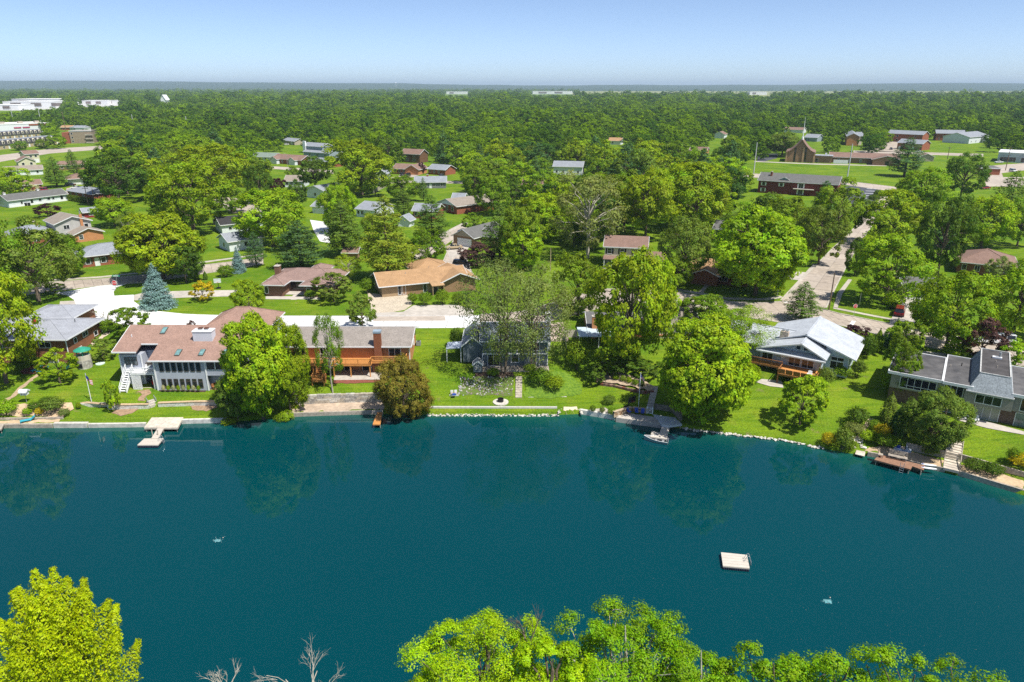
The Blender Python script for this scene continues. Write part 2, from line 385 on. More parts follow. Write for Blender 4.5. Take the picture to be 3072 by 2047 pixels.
# ---- flat sheets laid on the plateau, traced on the ground plane
def flat(name, px, m, dz=.03, z=PLATEAU, kind='structure', th=None):
    pts = [P(u, v, z)[:2] for u, v in px]
    b = MB(); b.prism(pts, z-.3, z+dz)
    return tag(b.build(name, m, fix=True), kind=kind)
def patch(name, px, m, dz=.05, sub=1.0, label=None, cat=None, kind='structure', jit=.22):
    """a thin skin that follows the sloping ground (beaches, beds)"""
    pts = [G(u, v) for u, v in px]
    if jit:                                             # ragged edge
        r_ = random.Random(len(px)+int(px[0][0])); q = []
        for a, b in zip(pts, pts[1:]+pts[:1]):
            n = max(1, int((b-a).length/.7))
            for k in range(n): c = a.lerp(b, k/n); q.append(Vector((c.x+r_.uniform(-jit, jit), c.y+r_.uniform(-jit, jit), 0)))
        pts = q
    bm = bmesh.new(); vs = [bm.verts.new((p.x, p.y, 0)) for p in pts]; f = bm.faces.new(vs)
    bmesh.ops.triangulate(bm, faces=[f])
    for _ in range(5):
        le = [e for e in bm.edges if e.calc_length() > sub]
        if not le: break
        bmesh.ops.subdivide_edges(bm, edges=le, cuts=1)
        bmesh.ops.triangulate(bm, faces=bm.faces[:])
    for v in bm.verts: v.co.z = tz(v.co.x, v.co.y)+dz
    bmesh.ops.recalc_face_normals(bm, faces=bm.faces)
    if sum(f.normal.z for f in bm.faces) < 0: bmesh.ops.reverse_faces(bm, faces=bm.faces)
    me = bpy.data.meshes.new(name); bm.to_mesh(me); bm.free(); me.materials.append(m)
    o = link(name, me)
    return tag(o, label, cat, kind=None if label else kind)
def resample(px, n, z=PLATEAU):
    pts = [Vector(P(u, v, z)[:2]) for u, v in px]
    L = [0]
    for a, b in zip(pts, pts[1:]): L.append(L[-1]+(b-a).length)
    out = []
    for k in range(n+1):
        s = L[-1]*k/n
        i = max(j for j in range(len(L)) if L[j] <= s+1e-6); i = min(i, len(pts)-2)
        t = (s-L[i])/max(L[i+1]-L[i], 1e-6); out.append(pts[i].lerp(pts[i+1], t))
    return out
def slab_road(name, north, south, n, m, lanes=2, dz=.035, kerb=True, z=PLATEAU, base=M_OLDROAD):
    """a road cast in slabs: dark bed, every slab a piece of its own, kerb on both sides"""
    a, b = resample(north, n, z), resample(south, n, z)
    ring = [(p.x, p.y) for p in a]+[(p.x, p.y) for p in b[::-1]]
    mb = MB()
    for i in range(n): mb.prism([tuple(a[i]), tuple(a[i+1]), tuple(b[i+1]), tuple(b[i])], z-.2, z+dz-.02)
    root = tag(mb.build(name, M_JOINT, fix=True), kind='structure')
    g = .07
    for i in range(n):
        for l in range(lanes):
            t0, t1 = l/lanes, (l+1)/lanes
            q = [a[i].lerp(b[i], t0), a[i+1].lerp(b[i+1], t0), a[i+1].lerp(b[i+1], t1), a[i].lerp(b[i], t1)]
            c = sum(q, Vector((0, 0)))/4
            q = [p+(c-p).normalized()*g for p in q]
            k = MB(); k.prism([tuple(p) for p in q], z+dz-.06, z+dz+random.Random(i*7+l).uniform(-.003, .003))
            k.build('slab', m if not isinstance(m, list) else m[(i*3+l*5+i//3) % len(m)], root, fix=True)
    if kerb:
        for e, sgn in ((a, 1), (b, -1)):
            k = MB()
            for p, q in zip(e, e[1:]):
                d = (q-p).normalized(); nrm = Vector((-d.y, d.x))
                if (sum(a, Vector((0, 0)))/len(a)-sum(b, Vector((0, 0)))/len(b)).dot(nrm)*sgn < 0: nrm = -nrm
                k.prism([tuple(p), tuple(q), tuple(q+nrm*.35), tuple(p+nrm*.35)], z-.1, z+.10)
            k.build('kerb', M_WALK, root, fix=True)
    return root
M_JOINT = mat('joint_sealant', (.10, .09, .08), .95, .2)
M_OLD2 = mat('old_concrete_road_pale', (.43, .37, .31), .9, .12, .9, big=.12)
M_OLD3 = mat('old_concrete_road_dark', (.385, .325, .268), .9, .12, .9, big=.12)
M_NEW2 = mat('new_concrete_b', (.68, .68, .67), .9, .07, .8, big=.1)

# new white street with its apron, old roads, side streets
slab_road('new_street', [(400, 903), (440, 930), (561, 943), (700, 947), (984, 948), (1300, 948), (1440, 946)],
          [(236, 935), (300, 962), (380, 976), (560, 984), (800, 986), (1300, 985), (1440, 984)], 26, [M_NEWCONC, M_NEW2], kerb=False)
flat('street_apron', [(146, 878), (190, 876), (333, 853), (415, 841), (350, 862), (341, 876), (343, 888), (401, 885), (401, 903), (372, 911),
                      (400, 922), (400, 938), (236, 936), (222, 900), (200, 886)], M_NEWCONC, .030)
slab_road('old_road', [(20, 856), (146, 848), (300, 838), (440, 825), (578, 800), (700, 786), (790, 772)],
          [(20, 892), (146, 876), (300, 857), (440, 847), (578, 826), (700, 808), (790, 792)], 30, [M_OLDROAD, M_OLD2, M_OLDROAD, M_OLD3])
slab_road('east_street', [(1440, 946), (1560, 938), (1680, 905), (1800, 868), (1999, 872), (2090, 888), (2182, 906), (2284, 911), (2345, 906)],
          [(1440, 984), (1600, 975), (1740, 940), (1830, 915), (1960, 905), (2070, 917), (2226, 950), (2330, 966), (2420, 972)], 26,
          [M_OLDROAD, M_OLD2, M_OLDROAD, M_OLD3])
slab_road('lake_road', [(2345, 905), (2420, 915), (2503, 939), (2660, 971), (2800, 1000), (3072, 1046), (3300, 1090)],
          [(2420, 974), (2496, 971), (2560, 985), (2668, 1012), (2800, 1044), (3072, 1100), (3300, 1150)], 22, [M_OLD2, M_OLDROAD, M_OLD3, M_OLDROAD])
slab_road('cross_street', [(2345, 902), (2400, 848), (2451, 796), (2501, 745), (2554, 697), (2600, 640), (2640, 590)],
          [(2475, 925), (2500, 870), (2536, 800), (2570, 740), (2600, 697), (2640, 640), (2680, 590)], 26, [M_OLD2, M_OLDROAD, M_OLD2, M_OLD3])
slab_road('north_street', [(1325, 830), (1330, 790), (1345, 755), (1365, 715), (1390, 680)],
          [(1420, 835), (1405, 800), (1395, 770), (1400, 735), (1425, 690)], 12, [M_OLD2, M_OLDROAD])
slab_road('church_road', [(2230, 520), (2400, 529), (2520, 541), (2690, 562)], [(2230, 531), (2400, 542), (2520, 553), (2690, 577)], 20, [M_OLD2], lanes=1)
flat('parking_lot', [(2535, 562), (2560, 556), (2640, 560), (2632, 590), (2615, 625), (2565, 625), (2545, 600)], M_ASPH)
for k in range(7):
    u = 2592+k*0; v0 = 566+k*7
    flat('parking_line', [(2600-k*3, v0), (2628-k*3, v0+1), (2628-k*3, v0+1.7), (2600-k*3, v0+.7)], M_WHITE, .045)
flat('church_parking', [(2275, 462), (2335, 462), (2331, 475), (2290, 486), (2270, 486)], M_ASPH)
flat('boulevard', [(-60, 480), (0, 466), (150, 447), (300, 438), (420, 430), (420, 438), (300, 449), (150, 461), (0, 486), (-60, 500)], M_OLD2)
flat('parking_strip', [(2600, 452), (2660, 425), (2700, 425), (2700, 456), (2640, 456)], M_OLDROAD)
flat('apartment_drive', [(2560, 452), (2950, 462), (2950, 470), (2560, 458)], M_OLD2)
flat('store_parking', [(2940, 500), (3072, 490), (3150, 500), (3150, 560), (2960, 560)], M_OLD2)
flat('store_parking_grass', [(3005, 520), (3072, 512), (3150, 516), (3150, 530), (3010, 532)], M_GRASS, .06)
flat('side_street', [(1130, 548), (1200, 540), (1400, 545), (1400, 552), (1200, 548), (1130, 556)], M_OLD2)
flat('side_street', [(750, 498), (830, 500), (1000, 512), (1000, 522), (830, 508), (750, 505)], M_OLD2)
flat('side_street', [(650, 590), (760, 600), (790, 640), (700, 640), (640, 605)], M_OLDROAD)
flat('side_street', [(930, 660), (985, 668), (990, 730), (960, 725), (940, 690)], M_NEW2)
flat('side_street', [(1230, 760), (1326, 700), (1390, 668), (1400, 690), (1330, 740), (1260, 790)], M_OLD2)
# sidewalks, drives
flat('driveway', [(401, 886), (441, 877), (560, 873), (712, 871), (709, 889), (560, 893), (439, 900), (401, 902)], M_CONC, .04)
flat('walkway', [(797, 890), (960, 889), (960, 899), (797, 898)], M_CONC, .04)
flat('walkway', [(880, 884), (893, 884), (890, 900), (872, 900)], M_CONC, .05)
flat('gravel_yard', [(1103, 880), (1150, 884), (1232, 886), (1236, 915), (1215, 930), (1150, 942), (1110, 942)], M_GRAVEL, .045)
flat('driveway', [(1127, 940), (1210, 936), (1240, 917), (1370, 915), (1420, 930), (1420, 948), (1127, 948)], M_CONC, .05)
flat('tan_lane', [(1120, 950), (1334, 949), (1338, 963), (1120, 964)], M_OLD2, .06)
flat('driveway', [(1640, 970), (1690, 968), (1706, 1020), (1640, 1024)], mat('pink_concrete', (.50, .40, .33), .9, .1), .05)
flat('driveway', [(2706, 893), (2766, 895), (2737, 994), (2665, 975)], M_CONC, .04)
flat('driveway', [(1334, 742), (1352, 734), (1408, 742), (1395, 758), (1350, 778)], M_CONC, .04)
flat('driveway', [(180, 905), (222, 903), (240, 932), (177, 931)], M_CONC, .05)
flat('driveway', [(2346, 812), (2420, 818), (2404, 842), (2340, 835)], M_CONC, .04)
flat('driveway', [(2890, 1066), (2935, 1072), (2915, 1100), (2735, 1068), (2745, 1052)], M_CONC, .04)
flat('driveway', [(200, 565), (275, 558), (262, 590), (196, 580)], M_OLDROAD, .04)
flat('driveway', [(1170, 535), (1220, 522), (1262, 524), (1190, 548)], M_OLD2, .04)
for q in ([(150, 853-9), (300, 843-9), (445, 831-13), (445, 828-13), (300, 840-10), (150, 850-11)],
          [(2500, 927), (2600, 947), (2700, 966), (2700, 961), (2600, 942), (2500, 922)],
          [(2350, 890), (2392, 845), (2440, 792), (2448, 796), (2402, 848), (2362, 893)],
          [(2500, 923), (2512, 880), (2545, 838), (2556, 840), (2528, 880), (2512, 926)],
          [(2000, 868), (2090, 882), (2182, 899), (2300, 902), (2350, 893), (2340, 888), (2290, 896), (2182, 893), (2090, 876), (2000, 863)],
          [(2095, 878), (2125, 845), (2136, 846), (2108, 880)],
          [(590, 792), (700, 777), (790, 764), (790, 761), (700, 773), (590, 788)],
          [(2262, 486), (2440, 494), (2660, 499), (2660, 497), (2440, 491), (2262, 484)],
          [(424, 818), (437, 795), (446, 795), (436, 817)], [(1330, 697), (1400, 668), (1404, 672), (1336, 701)]):
    flat('sidewalk', q, M_WALK, .05)
flat('crosswalk_mark', [(2548, 974), (2556, 963), (2567, 965), (2559, 977)], M_WHITE, .06)
flat('crosswalk_mark', [(2352, 907), (2380, 904), (2382, 906), (2354, 909)], M_WHITE, .06)
# beaches, beds and bare soil on the lake side
patch('beach', [(0, 1263), (90, 1262), (186, 1258), (178, 1268), (166, 1277), (90, 1281), (0, 1282)], M_SAND)
patch('planted_bank', [(0, 1250), (30, 1216), (120, 1213), (215, 1211), (218, 1228), (205, 1240), (186, 1254), (90, 1250)], M_SAND, .06)
patch('beach', [(880, 1216), (1000, 1208), (1150, 1205), (1160, 1238), (1000, 1243), (872, 1247)], mat('dry_sand', (.46, .36, .27), .95, .16, 2, big=.15))
patch('beach', [(2592, 1352), (2640, 1340), (2720, 1352), (2832, 1384), (2822, 1412), (2760, 1396), (2624, 1366)], M_SAND, .05)
patch('beach', [(2874, 1394), (2960, 1412), (3072, 1440), (3072, 1480), (2960, 1450), (2870, 1418)], M_SAND, .05)
patch('garden_path', [(2608, 1255), (2618, 1260), (2602, 1290), (2570, 1325), (2553, 1326), (2562, 1312), (2592, 1280)], mat('path_gravel', (.52, .40, .29), .95, .15), .07, sub=.5)
patch('bare_soil', [(408, 1174), (452, 1170), (452, 1180), (436, 1190), (440, 1203), (414, 1203), (424, 1186)], M_SOIL, .04)
patch('bare_soil', [(345, 1232), (430, 1222), (400, 1240), (362, 1250), (335, 1240)], M_SOIL, .04)
patch('bare_soil', [(568, 1214), (620, 1212), (680, 1214), (620, 1234), (575, 1232)], M_SOIL, .04)
patch('dirt_path', [(0, 1212), (30, 1190), (70, 1155), (110, 1125), (117, 1126), (75, 1160), (38, 1196), (10, 1218)], mat('dirt', (.42, .31, .2), .95, .15), .04)
patch('bank_soil', [(1372, 1183), (1385, 1150), (1428, 1128), (1540, 1130), (1538, 1192), (1450, 1188)], mat('bank_soil', (.12, .12, .05), .95, .4, 3, col2=(.10, .19, .02)), .04)
patch('mulch_bed', [(1424, 1112), (1540, 1112), (1540, 1132), (1424, 1134)], M_MULCH, .05)
patch('ground_ivy', [(1576, 1130), (1700, 1120), (1748, 1160), (1740, 1185), (1660, 1196), (1572, 1194)], mat('ivy', (.07, .15, .012), .95, .5, 2.5, col2=(.16, .26, .02), bump=.5), .06)
patch('garden_bed', [(1792, 1150), (1800, 1118), (1830, 1115), (1900, 1135), (1960, 1160), (1955, 1180), (1880, 1160)], mat('bed_sand', (.40, .31, .22), .95, .2), .3)
patch('garden_bed', [(1762, 1242), (1775, 1228), (1815, 1226), (1840, 1240), (1840, 1252)], mat('bed_stone', (.45, .41, .35), .95, .35, 4), .08)
patch('flower_bed', [(472, 1168), (618, 1168), (616, 1177), (476, 1177)], M_MULCH, .06)
patch('small_beach', [(1688, 1238), (1692, 1222), (1728, 1222), (1734, 1240)], mat('cove_sand', (.66, .56, .40), .95, .08), .06, sub=.6)
patch('brick_walk', [(1000, 1142), (1160, 1140), (1160, 1150), (1000, 1152)], M_BRICKPAV, .05)
patch('patio', [(1005, 1112), (1160, 1112), (1170, 1140), (1002, 1142)], M_CONC, .06, jit=0)
patch('patio_brick', [(60, 1116), (130, 1076), (150, 1086), (112, 1122), (70, 1124)], M_BRICKPAV, .06, jit=0)
patch('patio', [(2268, 1148), (2285, 1138), (2345, 1145), (2350, 1165), (2310, 1160)], M_CONC, .06, jit=0)
patch('patio', [(2870, 1246), (2930, 1258), (3072, 1296), (3072, 1306), (2960, 1286), (2870, 1262)], M_CONC, .07, jit=0)
patch('side_gravel', [(230, 1062), (300, 1010), (322, 996), (330, 1000), (270, 1045), (240, 1066)], M_GRAVEL, .06)
# distant fields and town ground
def field(name, pts, m, dz): tag(MB().prism(pts, PLATEAU-.5, PLATEAU+dz).build(name, m, fix=True), kind='structure')
M_FIELD = mat('crop_field', (.19, .24, .05), .95, .2, .004, col2=(.30, .29, .11))
field('field', [(260, 2900), (4200, 2900), (7000, 6900), (500, 6900)], M_FIELD, .5)
field('commercial_lot', [(-1300, 1400), (-930, 1400), (-930, 1950), (-1700, 1950)], mat('pale_lot', (.5, .5, .48), .9, .1, .05), .2)

# ================================================================== BUILDINGS
KEEP = []            # photo rectangles that stay free of filled-in trees: u0, v0, u1, v1, distance
def keep_obj(root, ext, pad=0):
    c, s = math.cos(root.rotation_euler.z), math.sin(root.rotation_euler.z)
    us, vs, ys = [], [], []
    for x in ext[0:2]:
        for y in ext[2:4]:
            for z in ext[4:6]:
                p = (root.location.x+x*c-y*s, root.location.y+x*s+y*c, root.location.z+z)
                u, v = proj(p); us.append(u); vs.append(v); ys.append(p[1])
    q = (max(us)-min(us))*.14; KEEP.append((min(us)+q, min(vs), max(us)-q, min(vs)+(max(vs)-min(vs))*.7, max(ys)))
    FOOT.append((root.location.x, root.location.y, c, s, ext[0]-2, ext[1]+2, ext[2]-2, ext[3]+2))
FOOT = []            # footprints no tree may stand in
def slope_slab(b, q, t=.16): return b.slab(q, t)

def gable(H, x0, x1, y0, y1, z0, ze, rise, axis, wm, rm, ov=.5, trim=M_TRIM, wall='wall', roof='roof', gm=None, fl=True):
    """walls with gable ends plus a two-slope roof; axis is the ridge direction"""
    b = MB()
    zr = ze+rise
    if axis == 'x':
        ym = (y0+y1)/2; b.extx([(y0, z0), (y1, z0), (y1, ze), (ym, zr), (y0, ze)], x0, x1)
        k = rise/(ym-y0); lo = ze-k*ov
        A = [(x0-ov, y0-ov, lo), (x1+ov, y0-ov, lo), (x1+ov, ym, zr), (x0-ov, ym, zr)]
        B = [(x0-ov, ym, zr), (x1+ov, ym, zr), (x1+ov, y1+ov, lo), (x0-ov, y1+ov, lo)]
        eav = [((x0-ov, y0-ov-.03, lo), (x1+ov, y0-ov-.03, lo)), ((x0-ov, y1+ov+.03, lo), (x1+ov, y1+ov+.03, lo))]
        rak = [((x, y0-ov, lo), (x, ym, zr)) for x in (x0-ov-.03, x1+ov+.03)]+[((x, y1+ov, lo), (x, ym, zr)) for x in (x0-ov-.03, x1+ov+.03)]
    else:
        xm = (x0+x1)/2; b.exty([(x0, z0), (x1, z0), (x1, ze), (xm, zr), (x0, ze)], y0, y1)
        k = rise/(xm-x0); lo = ze-k*ov
        A = [(x0-ov, y0-ov, lo), (xm, y0-ov, zr), (xm, y1+ov, zr), (x0-ov, y1+ov, lo)]
        B = [(xm, y0-ov, zr), (x1+ov, y0-ov, lo), (x1+ov, y1+ov, lo), (xm, y1+ov, zr)]
        eav = [((x0-ov-.03, y0-ov, lo), (x0-ov-.03, y1+ov, lo)), ((x1+ov+.03, y0-ov, lo), (x1+ov+.03, y1+ov, lo))]
        rak = [((x0-ov, y, lo), (xm, y, zr)) for y in (y0-ov-.03, y1+ov+.03)]+[((x1+ov, y, lo), (xm, y, zr)) for y in (y0-ov-.03, y1+ov+.03)]
    up = .17
    A = [(p[0], p[1], p[2]+up) for p in A]; B = [(p[0], p[1], p[2]+up) for p in B]
    w = b.build(wall, wm, H, fix=True)
    r = MB(); r.slab(A, .14); r.slab(B, .14); ro = r.build(roof, rm, H, fix=True)
    t = MB()
    for p, q in eav: t.beam((p[0], p[1], p[2]+.09), (q[0], q[1], q[2]+.09), .09, .2)
    for p, q in rak: t.beam((p[0], p[1], p[2]+.09), (q[0], q[1], q[2]+.09), .07, .2)
    t.build('fascia', trim, ro)
    return w, ro
def hip(H, x0, x1, y0, y1, z0, ze, rise, wm, rm, ov=.6, trim=M_TRIM, wall='wall', roof='roof', ridge=None):
    w = MB().box(x0, x1, y0, y1, z0, ze).build(wall, wm, H) if wm else None
    X0, X1, Y0, Y1 = x0-ov, x1+ov, y0-ov, y1+ov; lo = ze-.05; zr = ze+rise
    hw = min(X1-X0, Y1-Y0)/2
    if X1-X0 >= Y1-Y0: a, c = (X0+hw, (Y0+Y1)/2, zr), (X1-hw, (Y0+Y1)/2, zr); F_ = [[(X0, Y0, lo), (X1, Y0, lo), c, a], [(X1, Y0, lo), (X1, Y1, lo), c], [(X1, Y1, lo), (X0, Y1, lo), a, c], [(X0, Y1, lo), (X0, Y0, lo), a]]
    else: a, c = ((X0+X1)/2, Y0+hw, zr), ((X0+X1)/2, Y1-hw, zr); F_ = [[(X0, Y0, lo), (X1, Y0, lo), a], [(X1, Y0, lo), (X1, Y1, lo), c, a], [(X1, Y1, lo), (X0, Y1, lo), c], [(X0, Y1, lo), (X0, Y0, lo), a, c]]
    b = MB()
    for f in F_: b.slab([(p[0], p[1], p[2]+.15) for p in f], .12)
    ro = b.build(roof, rm, H, fix=True)
    t = MB()
    for p, q in (((X0, Y0), (X1, Y0)), ((X1, Y0), (X1, Y1)), ((X1, Y1), (X0, Y1)), ((X0, Y1), (X0, Y0))):
        t.beam((p[0], p[1], lo+.06), (q[0], q[1], lo+.06), .08, .2)
    t.build('fascia', trim, ro)
    rc = MB()                                            # hip and ridge caps
    cor = [(X0, Y0, lo), (X1, Y0, lo), (X1, Y1, lo), (X0, Y1, lo)]
    near = lambda p: a if (Vector(p)-Vector(a)).length < (Vector(p)-Vector(c)).length else c
    for p in cor: rc.beam((p[0], p[1], p[2]+.17), (near(p)[0], near(p)[1], near(p)[2]+.17), .28, .06)
    rc.beam((*a[:2], a[2]+.17), (*c[:2], c[2]+.171), .28, .06)
    rc.build('ridge_cap', rm, ro)
    return w, ro
def win(H, face, pos, c, z, w, h, n=1, fm=M_TRIM, gm=M_GLASS, name='window', fw=.09, rail=None, shutters=None):
    """frame proud of the wall, one glass pane per light set back in it"""
    fr = MB(); L, R, B_, T = -w/2, w/2, z, z+h
    bars = [(L-fw, R+fw, B_-fw, B_), (L-fw, R+fw, T, T+fw), (L-fw, L, B_, T), (R, R+fw, B_, T)]
    lights = []
    mw = fw*.7
    for k in range(n):
        a = L+(R-L)*k/n; b = L+(R-L)*(k+1)/n
        if k: bars.append((a-mw/2, a+mw/2, B_, T))
        a += mw/2 if k else 0; b -= mw/2 if k < n-1 else 0
        if rail:
            zr = B_+h*rail
            if k == 0: bars.append((L, R, zr-mw/2, zr+mw/2))
            lights += [(a, b, B_, zr-mw/2), (a, b, zr+mw/2, T)]
        else: lights.append((a, b, B_, T))
    def put(mb, q, d0, d1):
        if face == 'f': mb.box(c+q[0], c+q[1], pos-d1, pos-d0, q[2], q[3])
        elif face == 'b': mb.box(c+q[0], c+q[1], pos+d0, pos+d1, q[2], q[3])
        elif face == 'l': mb.box(pos-d1, pos-d0, c+q[0], c+q[1], q[2], q[3])
        else: mb.box(pos+d0, pos+d1, c+q[0], c+q[1], q[2], q[3])
    for q in bars: put(fr, q, -.02, .07)
    o = fr.build(name, fm, H)
    for q in lights:
        pb = MB(); put(pb, q, -.02, .02); pb.build('pane', gm, o)
    if shutters:
        for s in (-1, 1):
            pb = MB(); a = s*(w/2+fw+.22); put(pb, (a-.2, a+.2, B_-.05, T+.05), -.02, .05); pb.build('shutter', shutters, H)
    return o
def door(H, face, pos, c, z, w, h, m, name='door'):
    b = MB(); t = MB()
    def put(mb, q, d0, d1):
        if face == 'f': mb.box(c+q[0], c+q[1], pos-d1, pos-d0, q[2], q[3])
        elif face == 'l': mb.box(pos-d1, pos-d0, c+q[0], c+q[1], q[2], q[3])
        else: mb.box(pos+d0, pos+d1, c+q[0], c+q[1], q[2], q[3])
    put(b, (-w/2, w/2, z, z+h), -.02, .03); o = b.build(name, m, H)
    for q in ((-w/2-.1, -w/2, z, z+h+.1), (w/2, w/2+.1, z, z+h+.1), (-w/2, w/2, z+h, z+h+.1)): put(t, q, -.02, .07)
    t.build('door_frame', M_TRIM, o)
    if name == 'door':
        k = MB(); put(k, (w/2-.16, w/2-.08, z+h*.45, z+h*.45+.12), .03, .08); k.build('handle', M_METAL, o)
    else:
        for i in range(1, 4):
            k = MB(); put(k, (-w/2, w/2, z+h*i/4-.015, z+h*i/4+.015), .03, .045); k.build('panel_rail', M_CONC, o)
    return o
def chimney(ro, x, y, z0, z1, w, d, m, cap=M_CONC, flues=1):
    c = MB().box(x-w/2, x+w/2, y-d/2, y+d/2, z0, z1).build('chimney', m, ro)
    b = MB().box(x-w/2-.08, x+w/2+.08, y-d/2-.08, y+d/2+.08, z1, z1+.12)
    for i in range(flues):
        fx = x+(i-(flues-1)/2)*w*.45
        b.box(fx-.14, fx+.14, y-.14, y+.14, z1+.12, z1+.4)
    b.build('chimney_cap', cap, ro)
    return c
def vent(ro, x, y, z, h=.5, m=M_METAL): MB().tube((x, y, z), (x, y, z+h), .07, .07, 6).build('vent_pipe', m, ro)
def rail_fence(H, pts, z, h, m, post=.1, gap=.13, name='railing', step=1.8, pickets=True):
    """deck railing: top and bottom rail, posts and balusters between"""
    b = MB()
    for (x0, y0), (x1, y1) in zip(pts, pts[1:]):
        L = math.hypot(x1-x0, y1-y0); n = max(1, round(L/step))
        b.beam((x0, y0, z+h), (x1, y1, z+h), .12, .07); b.beam((x0, y0, z+.12), (x1, y1, z+.12), .06, .08)
        for k in range(n+1): t = k/n; b.box(x0+(x1-x0)*t-post/2, x0+(x1-x0)*t+post/2, y0+(y1-y0)*t-post/2, y0+(y1-y0)*t+post/2, z, z+h+.06)
        if pickets:
            m_ = int(L/gap)
            for k in range(1, m_): t = k/m_; x, y = x0+(x1-x0)*t, y0+(y1-y0)*t; b.box(x-.02, x+.02, y-.02, y+.02, z+.12, z+h-.03)
    return b.build(name, m, H)
def planks(H, x0, x1, y0, y1, z, m, along='x', w=.5, t=.06, name='plank'):
    """deck boards, each its own piece"""
    L = (y1-y0) if along == 'x' else (x1-x0); n = max(1, round(L/w)); w = L/n
    for k in range(n):
        b = MB()
        if along == 'x': b.box(x0, x1, y0+k*w+.012, y0+(k+1)*w-.012, z-t, z)
        else: b.box(x0+k*w+.012, x0+(k+1)*w-.012, y0, y1, z-t, z)
        b.build(name, m, H)
def stairs(H, x, y, z0, z1, w, run, d, m, n, side='f', rail=None):
    """straight flight from (x, y, z1) down towards -y (or -x), every tread a piece"""
    for k in range(n):
        zz = z1-(z1-z0)*(k+1)/(n+1); a = run*k/n; b_ = run*(k+1)/n
        b = MB()
        if side == 'f': b.box(x-w/2, x+w/2, y-b_, y-a+.03, zz-.06, zz)
        else: b.box(x-b_, x-a+.03, y-w/2, y+w/2, zz-.06, zz)
        b.build('step', m, H)
    s = MB()
    for sg in (-1, 1):
        if side == 'f': s.beam((x+sg*w/2, y, z1-.2), (x+sg*w/2, y-run, z0+.05), .06, .26)
        else: s.beam((x, y+sg*w/2, z1-.2), (x-run, y+sg*w/2, z0+.05), .06, .26)
    s.build('stringer', m, H)
    if rail:
        r = MB()
        for sg in (-1, 1):
            for hgt in (.45, .95):
                if side == 'f': r.beam((x+sg*w/2, y, z1+hgt), (x+sg*w/2, y-run, z0+hgt), .07, .07)
                else: r.beam((x, y+sg*w/2, z1+hgt), (x-run, y+sg*w/2, z0+hgt), .07, .07)
            for t in (0, .5, 1):
                if side == 'f': r.box(x+sg*w/2-.05, x+sg*w/2+.05, y-run*t-.05, y-run*t+.05, z1+(z0-z1)*t-.1, z1+(z0-z1)*t+1.0)
                else: r.box(x-run*t-.05, x-run*t+.05, y+sg*w/2-.05, y+sg*w/2+.05, z1+(z0-z1)*t-.1, z1+(z0-z1)*t+1.0)
        r.build('stair_rail', rail, H)
def lattice(H, x0, x1, y, z0, z1, m=M_WHITE):
    b = MB(); w = .05; s = .16
    for p in (z0, z1-.06): b.box(x0, x1, y-.03, y+.03, p, p+.06)
    for p in (x0, x1-.06): b.box(p, p+.06, y-.03, y+.03, z0, z1)
    k = -(z1-z0)
    while k < x1-x0:
        for sg in (0, 1):
            ax, az, bx, bz = k, 0, k+(z1-z0), z1-z0
            if ax < 0: az = -ax; ax = 0
            if bx > x1-x0: bz -= bx-(x1-x0); bx = x1-x0
            if bx-ax > .05:
                if sg: b.beam((x1-ax, y-.01, z0+az), (x1-bx, y-.01, z0+bz), .02, w)
                else: b.beam((x0+ax, y+.015, z0+az), (x0+bx, y+.015, z0+bz), .02, w)
        k += s
    return b.build('lattice_panel', m, H)

